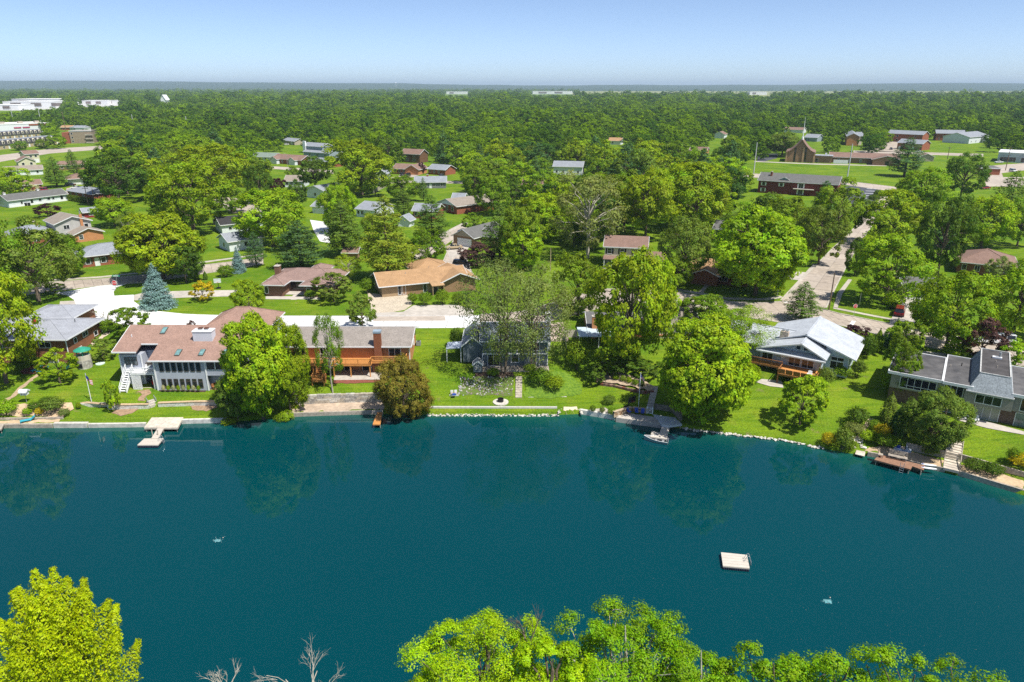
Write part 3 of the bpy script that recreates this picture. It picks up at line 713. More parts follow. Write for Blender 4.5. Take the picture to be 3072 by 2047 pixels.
# ---------------------------------------------------------------- grey two-storey house with the long pink-brown roof
R_PINK = roofmat('pink_brown', (.31, .20, .16), .2)
W_BLUEG = mat('pale_blue_grey_stucco', (.40, .43, .50), .85, .05, 1)
def house_b():
    H = thing('two_storey_house', 'pale grey two-storey house with long pink-brown roof and two rows of seven narrow windows', 'house', (-57.2, 103.7, 1.75))
    e = 5.35
    MB().box(0, 8.2, 0, 16, 0, e-.05).build('wall', W_BLUEG, H)                    # window bay
    MB().box(8.2, 14, 1.2, 16, 0, e-.05).build('wall', W_BLUEG, H)                 # behind the porch
    MB().box(-3.1, 0, 4.4, 16, 0, e-.05).build('wall', W_BLUEG, H)                 # behind the balcony
    MB().box(-6.6, -3.1, 2.4, 16, 0, e-.05).build('wall', W_BLUEG, H)              # left wing
    # roof: three front eaves at different depths on one slope
    k = .345; yr = 8.3
    zr = lambda y: e+k*(y+.55)
    b = MB()
    for x0, x1, y0 in ((-.55, 14.6, -.55), (-3.3, -.55, 3.5), (-7.2, -3.3, 1.5)):
        b.slab([(x0, y0, zr(y0)), (x1, y0, zr(y0)), (x1, yr, zr(yr)), (x0, yr, zr(yr))], .2)
    b.slab([(-7.2, yr, zr(yr)), (14.6, yr, zr(yr)), (14.6, 17, zr(yr)-k*(17-yr)), (-7.2, 17, zr(yr)-k*(17-yr))], .2)
    ro = b.build('roof', R_PINK, H, fix=True)
    t = MB()
    for x0, x1, y0 in ((-.55, 14.6, -.55), (-3.3, -.55, 3.5), (-7.2, -3.3, 1.5)): t.beam((x0, y0-.05, zr(y0)-.06), (x1, y0-.05, zr(y0)-.06), .12, .2)
    t.beam((-7.25, 1.5, zr(1.5)-.08), (-7.25, yr, zr(yr)-.08), .08, .22)
    t.build('gutter', M_WHITE, ro)
    MB().extx([(2.4, e-.1), (16, e-.1), (16, 5.5), (yr, zr(yr)-.22), (2.4, zr(2.4)-.22)], -6.6, -6.55).build('gable_wall', W_BLUEG, H, fix=True)
    # chimney box with two capped flues
    c = MB().box(5.0, 8.1, 4.1, 5.7, 6.4, 8.55).build('chimney', mat('lap_siding_pale', (.62, .64, .7), .7, .05, 1, stripe=(2, .22, .3)), ro)
    MB().box(4.92, 8.18, 4.02, 5.78, 8.55, 8.7).build('chimney_cap', M_WHITE, c)
    for x in (6.1, 7.1):
        MB().box(x-.3, x+.3, 4.6, 5.2, 8.7, 8.95).build('flue', M_METAL, c); MB().box(x-.34, x+.34, 4.56, 5.24, 8.95, 9.06).build('flue_cap', mat('rusty_cap', (.12, .05, .03), .8), c)
    for x, y in ((-.9, 6.7), (3.6, 1.3), (7.4, 1.3), (11.2, 1.3)):
        f = MB(); n_ = Vector((0, -k, 1)).normalized(); 
        L = .75 if y < 3 else .85
        q = [(x-.42, y-L), (x+.42, y-L), (x+.42, y+L), (x-.42, y+L)]
        f.slab([(a, b_, zr(b_)+.14) for a, b_ in q], .16); s = f.build('skylight', M_DARKF, ro, fix=True)
        MB().slab([(a*.8+x*.2, b_*.86+y*.14, zr(b_*.86+y*.14)+.165) for a, b_ in q], .03).build('pane', mat('skylight_glass', (.16, .30, .30), .08, .3, 2, spec=.7), s, fix=True)
    vent(ro, -5.6, 5.2, zr(5.2), .45, M_WHITE); vent(ro, 13.2, 5.8, zr(5.8), .45, M_WHITE)
    for i in range(7):
        win(H, 'f', 0, 1.15+i*.985, 3.35, .56, 1.5, 1, M_DARKF, M_GLASS, fw=.07)
        win(H, 'f', 0, 1.15+i*.985, .55, .56, 1.42, 1, M_DARKF, M_GLASS, fw=.07)
    win(H, 'f', 2.4, -4.9, 3.6, 1.9, 1.15, 3, M_DARKF, M_GLASSL, rail=.6)
    win(H, 'f', 4.4, -1.6, 2.9, 1.0, 2.0, 1, M_DARKF, M_GLASS); door(H, 'f', 4.4, -.5, 2.85, .85, 2.05, M_WHITE)
    for x, y in ((.02, -.06), (8.2, -.06), (-6.6, 2.34), (-3.1, 2.34)): MB().box(x-.1, x+.1, y-.06, y+.06, 0 if y < 1 else .2, e-.1).build('corner_trim', M_WHITE, H)
    # right screened porch over an open ground floor
    MB().box(8.3, 14, -.02, 1.2, 2.6, 2.8).build('porch_floor', W_BLUEG, H)
    MB().box(8.3, 14, 0, .12, 2.8, 3.55).build('porch_wall', W_BLUEG, H)
    fr = MB()
    for x in np.linspace(8.35, 13.9, 5): fr.box(x-.07, x+.07, -.03, .1, 3.55, e-.1)
    fr.box(8.3, 14, -.03, .1, 3.5, 3.64); fr.box(8.3, 14, -.03, .1, e-.2, e-.06); fo = fr.build('porch_frame', M_WHITE, H)
    for i in range(4):
        a = 8.35+i*1.3875
        MB().box(a+.07, a+1.317, .02, .05, 3.64, e-.2).build('screen_panel', mat('dark_screen', (.03, .032, .04), .5), fo)
    lattice(H, 11.2, 14, .05, 0, 2.55); MB().box(8.3, 14, .3, 1.15, -.02, .06).build('porch_slab', mat('terracotta_slab', (.42, .24, .15), .9), H)
    # balcony on the left with stair and storage below
    MB().box(-4.2, 0, .3, 4.4, 2.6, 2.82).build('balcony_floor', M_WHITE, H)
    rail_fence(H, [(-4.15, .35), (0, .35)], 2.82, .95, M_WHITE, gap=.2)
    lattice(H, -4.2, -2.7, .36, 0, 2.6); lattice(H, -.75, -.05, .36, 0, 2.6)
    MB().box(-4.2, 0, .9, 4.35, -.04, .05).build('storage_slab', M_CONC, H)
    stairs(H, -5.2, 2.0, 0, 2.8, 1.1, 2.9, 0, M_WHITE, 9, 'f', M_WHITE)
    MB().box(-5.8, -4.2, 1.9, 2.9, 2.62, 2.8).build('stair_landing', M_WHITE, H)
    # garage wing with a pyramid roof behind on the street side
    hip(H, 2.2, 13.0, 15.6, 24, 2.6, 5.4, 2.5, W_BLUEG, R_PINK, .6, M_WHITE, 'garage_wall', 'garage_roof')
    keep_obj(H, (-7, 15, 0, 17, 0, 8))
    return H
house_b()

# ---------------------------------------------------------------- dark brick house with slate-blue roof, far left
R_SLATE = roofmat('slate_blue', (.31, .325, .36), .18)
def house_a():
    H = thing('brick_house', 'dark red brick house with slate-grey hip roof and red chimney flue, by the lake lawn', 'house', (-94.5, 114, 2.2))
    W, D, e = 17.1, 10.6, 4.7
    w, ro = hip(H, 0, W, 0, D, 0, e, 1.6, M_BRICKD, R_SLATE, .75)
    hip(H, 3, W-5.5, D+.8, D+8, 2.2, 4.9, 1.2, M_BRICKD, R_SLATE, .7, M_TRIM, 'rear_wall', 'rear_roof')
    win(H, 'f', 0, 13.4, 3.1, 1.9, .95, 2); win(H, 'f', 0, 9.2, .5, 1.7, 1.0, 2); win(H, 'f', 0, 14.2, .05, 1.7, 2.0, 2, gm=M_GLASSL, name='sliding_door')
    win(H, 'f', 0, 6.0, 3.1, 1.7, .95, 2)
    win(H, 'r', W, 2.6, 3.1, .8, .8, 1); win(H, 'r', W, 5.7, 3.2, 1.5, .8, 2); win(H, 'r', W, 3.5, .9, .8, 1.0, 1, gm=M_GLASSL); win(H, 'r', W, 8.8, 2.3, 1.0, .8, 1)
    MB().tube((W+.08, -.08, 0), (W+.08, -.08, e), .09).build('downspout', M_WHITE, H); MB().tube((W+.1, D+.1, 1.8), (W+.1, D+.1, e), .09).build('downspout', M_WHITE, H)
    c = MB().lathe([(.42, e+.9), (.42, e+2.0), (.36, e+2.0), (.36, e+2.12)], 10, (9.6, 4.2)).build('chimney_flue', mat('red_flue', (.33, .02, .02), .6), ro)
    vent(ro, 11.2, 5.0, e+1.4); vent(ro, 15.2, 6.6, e+1.0, .4, M_BLACK)
    keep_obj(H, (4, W, 0, D, 0, 6))
house_a()

# ---------------------------------------------------------------- orange brick house with the orange deck
R_GREY = roofmat('brown_grey', (.27, .24, .215), .22)
def house_c():
    H = thing('brick_house', 'orange brick ranch with grey-brown roof and long orange-stained deck above a patio', 'house', (-38, 110.5, 2.4))
    W, D, e = 20.5, 9.2, 4.65
    w, ro = gable(H, 0, W, 0, D, 0, e, 1.45, 'x', M_BRICK, R_GREY, .65)
    cw, cz = 1.15, 7.1
    c = MB().box(14.9, 16.1, -.75, .0, 0, 7.0).build('chimney', mat('chimney_brick', (.20, .07, .035), .9, .3, 9, col2=(.32, .12, .06)), H)
    MB().box(14.5, 16.5, -.95, -.02, 0, 1.6).build('chimney_base', M_BRICKD, c)
    MB().box(14.85, 16.15, -.8, .3, 7.0, 7.35).build('chimney_cap', mat('steel_blue_cap', (.30, .38, .45), .4, .1), c)
    win(H, 'f', 0, 7.1, 2.55, 2.9, 1.75, 3, name='sliding_door'); win(H, 'f', 0, 18.2, 2.6, 1.9, 1.5, 2)
    win(H, 'f', 0, 2.2, 2.7, 1.6, 1.3, 2); win(H, 'f', 0, 9.0, .1, 2.6, 1.95, 3, gm=M_GLASS); win(H, 'f', 0, 13.3, .1, 1.4, 1.95, 1); win(H, 'f', 0, 18.1, .8, 1.4, 1.0, 2)
    vent(ro, 14.5, 3.0, e+1.0, .4, M_BLACK)
    MB().box(W+.1, W+.25, .02, .16, 0, e).build('downspout', M_WHITE, H)
    MB().tube((W+.25, 4.6, 3.0), (W+.25, 4.6, 4.2), .16).build('gas_meter', M_WHITE, H)
    # deck
    z = 2.3
    MB().box(2.0, 14.6, -2.95, -.02, z-.28, z-.06).build('deck_frame', M_CEDAR, H); MB().box(14.6, 20.3, -1.75, -.98, z-.28, z-.06).build('deck_frame', M_CEDAR, H)
    planks(H, 2.0, 14.6, -2.95, -.02, z, M_CEDAR, 'x', .42); planks(H, 14.6, 20.3, -1.75, -.98, z, M_CEDAR, 'x', .39)
    for p in ([(2.0, -2.9), (8.5, -2.9)], [(8.5, -2.9), (14.55, -2.9), (14.55, -1.7)], [(14.55, -1.7), (20.25, -1.7), (20.25, -.1)]): rail_fence(H, p, z, .95, M_CEDAR, gap=.11)
    for x, y in ((5.0, -2.8), (8.4, -2.8), (11.2, -2.8), (14.4, -2.8), (16.6, -1.6), (18.4, -1.6), (20.1, -1.6)): MB().box(x-.08, x+.08, y-.08, y+.08, -.1, z-.28).build('deck_post', M_CEDAR, H)
    MB().box(5.5, 7.6, -6.2, -4.9, .55, .75).build('stair_landing', M_CEDAR, H)
    rail_fence(H, [(5.5, -4.9), (5.5, -6.2), (7.6, -6.2), (7.6, -4.9)], .75, .85, M_CEDAR, gap=.11)
    for x, y in ((5.6, -6.1), (7.5, -6.1), (5.6, -5.0), (7.5, -5.0)): MB().box(x-.07, x+.07, y-.07, y+.07, -.4, .55).build('deck_post', M_CEDAR, H)
    stairs(H, 6.5, -2.95, .75, z, 1.2, 1.95, 0, M_CEDAR, 6, 'f', M_CEDAR)
    keep_obj(H, (5, W, -3, D, 0, 6))
house_c()

# ---------------------------------------------------------------- slate-blue house with terrace behind the two locust trees
W_SLATE = siding('slate', (.14, .17, .19)); R_BLUEG = roofmat('blue_grey', (.17, .20, .225), .2)
def house_d():
    H = thing('two_storey_house', 'slate-blue two-storey house with white trim behind two thin locust trees', 'house', (-5.0, 110.0, 3.45))
    W, D, e = 11.0, 9.5, 4.55
    w, ro = gable(H, 0, W, 0, D, 0, e, 1.35, 'x', W_SLATE, R_BLUEG, .4)
    w, r2 = gable(H, -3.3, 0, 1.0, 9, .3, 3.4, 1.4, 'y', W_SLATE, R_BLUEG, .3, M_TRIM, 'side_wall', 'side_roof')
    MB().slab([(-6.2, 1.2, 2.7), (-3.5, 1.2, 2.9), (-3.5, 4.4, 2.9), (-6.2, 4.4, 2.7)], .12).build('side_canopy', mat('pale_canopy', (.52, .58, .66), .6), H)
    for x in (-6.1, -3.7): MB().box(x-.06, x+.06, 1.25, 1.37, .2, 2.75).build('canopy_post', M_WHITE, H)
    b = MB(); b.box(0, W, -.1, 0, 2.15, 2.35)
    for x in (.02, 9.6, W-.02): b.box(x-.08, x+.08, -.08, 0, 0, e if x > 10.5 else 2.2)
    b.build('trim_band', M_TRIM, H)
    win(H, 'f', 0, 1.9, .1, 1.9, 1.95, 2, name='patio_door'); win(H, 'f', 0, 5.5, .75, 1.2, 1.35, 1); win(H, 'f', 0, 8.6, .1, 1.0, 2.0, 1, name='patio_door', gm=M_GLASSL)
    win(H, 'f', 0, 5.5, 2.9, 1.25, 1.25, 1); win(H, 'f', 0, 8.9, 2.9, 1.3, 1.25, 2); win(H, 'f', 0, 2.0, 2.9, 1.3, 1.25, 2)
    c = chimney(ro, W+.35, 6.8, 0, 7.2, .9, 1.1, M_WHITE, M_WHITE)
    # terrace on a low wall
    MB().box(-.3, W+.2, -2.0, 0, -.25, -.02).build('deck_frame', M_WOODW, H); planks(H, -.3, W+.2, -2.0, -.02, .04, M_WOODW, 'x', .4)
    MB().box(-.2, W*.62, -1.9, -1.75, -1.0, -.25).build('deck_skirt', M_MULCH, H)
    for x in (-.2, 3.2, 6.8, 10.9): MB().box(x-.08, x+.08, -1.95, -1.8, -1.2, -.25).build('deck_post', M_WOODW, H)
    P_ = thing('playhouse', 'small slate-blue garden playhouse with three tiny windows on the terrace corner', 'playhouse', (-6.4, 107.6, 3.3))
    w, r3 = gable(P_, 0, 1.45, 0, 1.3, 0, 1.35, .6, 'y', W_SLATE, R_BLUEG, .14)
    for x, z in ((.42, .6), (1.02, .6), (.72, 1.2)): win(P_, 'f', 0, x, z, .26, .34, 1, fw=.05)
    keep_obj(H, (-3, W, -2, D, 0, 7))
house_d()

# ---------------------------------------------------------------- house with the pale canopy, half behind the bright maple
def house_e():
    H = thing('brick_house', 'tan-roofed two-storey house with white siding behind the bright green maple', 'house', (14.2, 121, 2.7))
    R_T = roofmat('tan_grey', (.23, .20, .17), .2)
    w, ro = gable(H, 11.5, 19.6, 0, 10, 0, 4.7, 2.1, 'x', mat('cream_siding', (.62, .58, .5), .8, .05), R_T, .4)
    w, r2 = gable(H, 0, 11.5, .6, 9.6, 0, 3.6, 1.6, 'x', M_BRICK, roofmat('dark_grey', (.13, .13, .13)), .4, M_TRIM, 'side_wall', 'side_roof')
    chimney(r2, .9, .4, .2, 5.9, .95, .8, M_BRICK)
    win(H, 'f', 0, 16.6, 3.0, 1.9, 1.25, 2, rail=.5); win(H, 'f', 0, 16.6, .7, 1.6, 1.2, 3, rail=.5); win(H, 'f', 0, 13.4, 3.0, 1.2, 1.25, 2); win(H, 'f', .6, 5, .2, 2.2, 2, 3)
    MB().box(11.4, 19.7, -.12, 0, 2.3, 2.55).build('brick_band', M_BRICK, H)
    C_ = thing('patio_canopy', 'pale blue flat metal patio canopy on posts beside brick chimney', 'canopy', (11.9, 117.4, 3.2))
    for i in range(4):
        MB().slab([(i*1.75+.03, 0, 2.9), (i*1.75+1.72, 0, 2.9), (i*1.75+1.72, 4.4, 3.2), (i*1.75+.03, 4.4, 3.2)], .1).build('roof_panel', mat('pale_blue_panel', (.50, .60, .66), .5, .06), C_, fix=True)
    for x, y in ((.1, .15), (3.6, .15), (6.9, .15), (.1, 4.2), (6.9, 4.2)): MB().box(x-.07, x+.07, y-.07, y+.07, -.6, 2.85).build('post', M_TRIM, C_)
    MB().box(-.2, 7.2, -.3, 4.6, -.3, .02).build('deck', M_CONC, C_); MB().box(0, 7, -.2, -.1, -1.3, -.3).build('skirt', M_DARKF, C_)
    f = thing('privacy_fence', 'tall pale board fence beside the patio canopy', 'fence', (9.7, 117.4, 3.5))
    for i in range(9): MB().box(0, .06, i*.5, i*.5+.46, 0, 2.3).build('board', M_PVC, f)
    for i in range(4): MB().box(.1+i*.55, .1+i*.55+.5, 4.5, 4.56, .3, 2.3).build('board', M_PVC, f)
    keep_obj(H, (15, 19.6, 0, 8, 1, 6)); keep_obj(C_, (0, 5, 0, 4, 0, 3))
house_e()

# ---------------------------------------------------------------- light grey gabled house with the brown deck
ROT = math.radians(-33)
R_LG = roofmat('light_grey', (.43, .46, .50), .16)
W_PB = mat('pale_blue_board', (.48, .55, .64), .8, .06, 1.0)
def house_f():
    H = thing('gabled_house', 'pale blue house with light grey multi-gable roof and brown deck on posts', 'house', (49.7, 104.4, 3.0), ROT)
    # local x runs right along the front, origin at the right corner of the projecting front block
    e = 4.2
    MB().box(-9.6, 0, 0, 12, -.3, e).build('wall', W_PB, H); MB().box(0, 3.6, 2.9, 13, .4, e-.15).build('wall', W_PB, H)
    MB().box(-20, -9.6, 2.0, 11, 0, e-.1).build('wall', W_PB, H)
    xr, zr, ye = -3.2, e+2.55, 13.9
    b = MB()
    b.slab([(xr, 2.4, zr), (4.6, 2.0, e-.15), (4.6, ye, e-.15), (xr, ye, zr)], .2)
    b.slab([(-10.2, 2.4, e+.1), (xr, 2.4, zr), (xr, ye, zr), (-10.2, ye, e+.1)], .2)
    ro = b.build('roof', R_LG, H, fix=True)
    f = MB(); zf = e+2.05
    f.slab([(xr, -1.2, zf), (.8, -1.2, e+.1), (.8, 6.5, e+.1), (xr, 6.5, zf)], .2)
    f.slab([(-10.0, -1.2, e+.1), (xr, -1.2, zf), (xr, 6.5, zf), (-10.0, 6.5, e+.1)], .2)
    fo = f.build('front_roof', R_LG, H, fix=True)
    MB().slab([(-10.0, -1.5, e-.2), (.8, -1.5, e-.2), (.2, .0, e+.35), (-9.4, .0, e+.35)], .12).build('pent_roof', R_LG, fo, fix=True)
    MB().exty([(-9.5, e), (0, e), (0, e+.15), (xr, zf-.22), (-9.5, e+.15)], -.06, .1).build('gable_wall', W_PB, H, fix=True)
    MB().exty([(0, e-.2), (3.6, e-.2), (3.6, e), (0, e+1.35)], 2.88, 3.0).build('gable_wall', W_PB, H, fix=True)
    t = MB()
    for p, q in (((-10.05, -1.26, e+.0), (xr, -1.26, zf-.08)), ((xr, -1.26, zf-.08), (.85, -1.26, e+.0)), ((.8, -1.56, e-.27), (-10.0, -1.56, e-.27)),
                 ((xr, 2.33, zr-.1), (4.65, 1.93, e-.25)), ((4.68, 2.0, e-.25), (4.68, ye, e-.25))): t.beam(p, q, .1, .22)
    t.build('fascia', M_TRIM, ro)
    rc = MB(); rc.beam((xr, -1.2, zf+.04), (xr, 2.4, zf+.04), .3, .07); rc.beam((xr, 2.4, zr+.04), (xr, ye, zr+.04), .3, .07); rc.build('ridge_cap', R_LG, ro)
    yl, zl = 6.0, e+1.75
    g = MB(); g.slab([(-21, .8, e-.1), (-9.4, .8, e-.1), (-5.0, yl, zl), (-21, yl, zl)], .2); g.slab([(-21, yl, zl), (-5.0, yl, zl), (-9.4, 12, e-.1), (-21, 12, e-.1)], .2)
    lo = g.build('left_roof', R_LG, H, fix=True)
    MB().beam((-21, yl, zl+.03), (-5.0, yl, zl+.03), .3, .07).build('ridge_cap', R_LG, lo)
    c = MB().box(-7.4, -6.1, 2.6, 3.5, e, e+2.3).build('chimney', mat('sandstone_block', (.46, .38, .3), .9, .3, 4), fo)
    for i in range(2): MB().box(-7.2+i*.6, -6.8+i*.6, 2.8, 3.3, e+2.3, e+2.55).build('flue', M_METAL, c)
    for i in range(2): win(H, 'f', -.06, -3.75+i*1.1, e+.65, .62, .62, 1)
    for i in range(2):
        win(H, 'f', 0, -4.1+i*2.05, 1.95, 1.75, 1.5, 2, name='sliding_door'); win(H, 'f', 0, -4.1+i*2.05, 3.55, 1.75, .42, 2)
    win(H, 'f', 0, -8.4, 2.0, 1.6, 1.35, 2); win(H, 'f', 0, -8.4, 3.5, 1.6, .45, 2)
    win(H, 'f', 2.9, 1.9, 1.7, 1.9, 1.2, 2); win(H, 'f', 2.9, 1.9, 3.1, 1.9, .55, 2)
    MB().box(-.1, .02, -.12, 0, .8, e-.2).build('downspout', M_TRIM, H); MB().box(3.5, 3.62, 2.78, 2.9, .8, e-.3).build('downspout', M_TRIM, H)
    MB().box(-9.7, -5.5, -.07, .0, -.4, 1.6).build('basement_wall', M_STONE, H); door(H, 'f', -.07, -8.8, -.3, .95, 1.85, M_BLACK); win(H, 'f', -.07, -7.3, .4, 1.1, 1.0, 1)
    MB().lathe([(.02, 0), (.34, .07), (.36, .1)], 12).build('satellite_dish', M_WHITE, H, (-5.9, -.4, 3.3)).rotation_euler = (1.2, 0, .2)
    z = 1.8
    MB().box(-12.5, -5.6, -1.7, -.08, z-.3, z-.06).build('deck_frame', M_DECKB, H); planks(H, -12.5, -5.6, -1.7, -.08, z, M_CEDAR, 'x', .4)
    MB().box(-5.6, .2, -4.6, -.06, z-.3, z-.06).build('deck_frame', M_DECKB, H); planks(H, -5.6, .2, -4.6, -.06, z, M_CEDAR, 'x', .42)
    rail_fence(H, [(-12.5, -1.65), (-5.6, -1.65)], z, .95, M_DECKB, gap=.14); rail_fence(H, [(-5.6, -1.65), (-5.6, -4.55), (.15, -4.55), (.15, -.2)], z, .6, M_DECKB, gap=.5)
    for i in range(5):
        b = MB(); x = -5.5+i*1.14; b.extx([(-4.62, z+.15), (-4.56, z+.15), (-4.8, z+1.0), (-4.88, z+.95)], x, x+1.05); b.build('bench_back', M_DECKB, H, fix=True)
    for x in (-5.5, -3.4, -.1): MB().box(x-.1, x+.1, -4.55, -4.35, -1.0, z-.3).build('deck_post', M_DECKB, H)
    keep_obj(H, (-9, 4, -4, 13, 0, 6))
house_f()

# ---------------------------------------------------------------- flat-roofed house with the mansard tower
def house_g():
    H = thing('mansard_house', 'grey house with flat dark roof, shingled mansard tower and brown brick ground floor', 'house', (62.6, 92.8, 3.0), ROT)
    W_T = mat('taupe_stucco', (.30, .28, .25), .85, .06); R_FLAT = mat('membrane_roof', (.07, .07, .075), .9, .35, .5, col2=(.15, .145, .145), big=.2)
    R_MAN = roofmat('mansard_grey', (.22, .25, .27), .28); B_BR = mat('brown_brick', (.10, .06, .045), .9, .4, 5, col2=(.20, .14, .11))
    z1, z2 = 2.35, 4.75
    # ground floor brick, upper floor slightly proud
    MB().box(-7.0, 22, .9, 12, -1.0, z1).build('lower_wall', B_BR, H)
    MB().box(2.5, 8.3, 0, 12, z1, z2-.4).build('upper_wall', W_T, H)
    MB().box(-7.0, 2.5, .5, 12, z1, z2).build('upper_wall', W_T, H); MB().box(8.3, 22, .5, 12, z1, z2).build('upper_wall', W_T, H)
    MB().box(-1.6, 1.2, .1, .5, z1-.1, z1+.3).build('ledge', M_TRIM, H)
    def flat_roof(x0, x1, y0, y1, nm='flat_roof'):
        r = MB().box(x0, x1, y0, y1, z2, z2+.18).build(nm, R_FLAT, H)
        t = MB()
        for q in ((x0-.12, x1+.12, y0-.14, y0), (x0-.12, x1+.12, y1, y1+.14)): t.box(q[0], q[1], q[2], q[3], z2-.12, z2+.3)
        for q in ((x0-.14, x0), (x1, x1+.14)): t.box(q[0], q[1], y0, y1, z2-.12, z2+.3)
        t.build('parapet', M_TRIM, r); return r
    ra = flat_roof(-7.4, -.6, .1, 10.8); rb = flat_roof(-.3, 3.2, -.1, 12.4); rc = flat_roof(8.0, 22, .1, 12.4)
    # mansard tower
    x0, x1, y0, y1 = 2.6, 8.2, -.5, 13.6; zt = z2+1.9; zl = z2-.35
    tx0, tx1, ty0, ty1 = 3.8, 7.4, 1.7, 13.3
    b = MB()
    lo = [(x0, y0, zl), (x1, y0, zl), (x1, y1, zl), (x0, y1, zl)]; hi = [(tx0, ty0, zt), (tx1, ty0, zt), (tx1, ty1, zt), (tx0, ty1, zt)]
    for i in range(4):
        j = (i+1) % 4; b.slab([lo[i], lo[j], hi[j], hi[i]], .15)
    b.box(x0+.2, x1-.2, y0+.9, y1-.2, z1, zl); mr = b.build('mansard_roof', R_MAN, H, fix=True)
    MB().slab(hi, .12).build('top_roof', mat('dark_membrane', (.075, .07, .07), .9, .25, .8), mr, (0, 0, .02), fix=True)
    t = MB()
    for i in range(4): j = (i+1) % 4; t.beam((hi[i][0], hi[i][1], zt+.06), (hi[j][0], hi[j][1], zt+.06), .16, .16); t.beam((lo[i][0], lo[i][1], zl), (lo[j][0], lo[j][1], zl), .1, .14)
    t.build('parapet', mat('grey_trim', (.5, .5, .48), .7), mr)
    u = MB().box(5.2, 6.4, 9.4, 10.0, zt, zt+.25).build('roof_vent', M_WHITE, mr); MB().tube((6.1, 9.7, zt+.2), (6.1, 9.7, zt+1.0), .16).build('vent_pipe', M_METAL, u)
    for x, y in ((5.8, 5.2), (5.6, 7.6)): vent(mr, x, y, zt, .35, M_WOODW)
    vent(rb, 1.6, 8.4, z2+.18, .5, M_BLACK); vent(rb, .2, 7.2, z2+.18, .3, M_WOODW)
    win(H, 'f', .5, -3.4, z1+.35, 4.6, 1.6, 5, M_TRIM, mat('screen_dark', (.012, .014, .03), .3), name='screened_window', rail=.25)
    win(H, 'f', .5, 1.1, z1+.3, 2.3, 1.75, 3, M_TRIM, M_GLASS); win(H, 'f', 0, 5.4, z1+.45, 3.0, 1.2, 3, M_TRIM, mat('green_glass', (.03, .045, .02), .08, .5, 1)); win(H, 'f', .5, 11.0, z1+.3, 3.6, 1.75, 3)
    win(H, 'f', .9, 5.6, .1, 2.9, 1.95, 3, M_TRIM, mat('drape', (.36, .37, .30), .6, .1), name='patio_door'); win(H, 'f', .9, .6, .1, 2.4, 1.9, 2, M_TRIM, M_GLASSL, name='patio_door'); win(H, 'f', .9, 10.4, .1, 2.8, 1.95, 2, M_TRIM, M_GLASSL, name='patio_door')
    MB().box(2.6, 2.72, .78, .9, 0, z1).build('downspout', M_TRIM, H)
    keep_obj(H, (-6, 12, 0, 12, 0, 7))
house_g()

# ---------------------------------------------------------------- second row
def on_px(name, label, cat, a, b, z=PLATEAU, group=None):
    p, q = P(*a, z), P(*b, z)
    o = thing(name, label, cat, p, math.atan2(q.y-p.y, q.x-p.x), group)
    return o, (q-p).length
R_BRN = roofmat('mauve_brown', (.27, .185, .16), .22)
def house_h():
    H, W = on_px('ranch_house', 'brown brick ranch with mauve-brown hip roof and recessed entry, beside the new street', 'house', (798, 889), (992, 893))
    BR = mat('umber_brick', (.15, .08, .05), .9, .3, 8, col2=(.22, .13, .085)); e = 2.7
    w, ro = hip(H, 0, W, 4, 13, 0, e, 1.55, BR, R_BRN, .9)
    hip(H, 0, W*.27, 0, 9, 0, e, 1.05, BR, R_BRN, .8, M_TRIM, 'wing_wall', 'wing_roof'); hip(H, W*.6, W, 0, 9, 0, e, 1.05, BR, R_BRN, .8, M_TRIM, 'wing_wall', 'wing_roof')
    hip(H, W*.4, W*.66, 11, 17, 0, e, 1.1, None, R_BRN, .6, roof='rear_roof')
    chimney(ro, .2, 7.5, 0, e+2.3, 1.1, 1.3, BR)
    win(H, 'f', 4, W*.42, .5, 3.6, 1.7, 3, M_DARKF); door(H, 'f', 4, W*.56, .05, 1.0, 2.1, M_GLASS); win(H, 'f', 0, W*.67, .6, .8, 1.4, 1); win(H, 'f', 0, W*.92, .6, 1.2, 1.4, 2); win(H, 'l', 0, 2.2, .7, .8, 1.3, 1)
    MB().box(W*.27, W*.6, 1.4, 4, -.05, .15).build('porch_slab', M_CONC, H); win(H, 'f', 0, .3, .7, .7, 1.4, 1)
    keep_obj(H, (-1, W*.7, 0, 13, 0, 5))
house_h()
R_ORG = roofmat('rust_orange', (.38, .235, .125), .2)
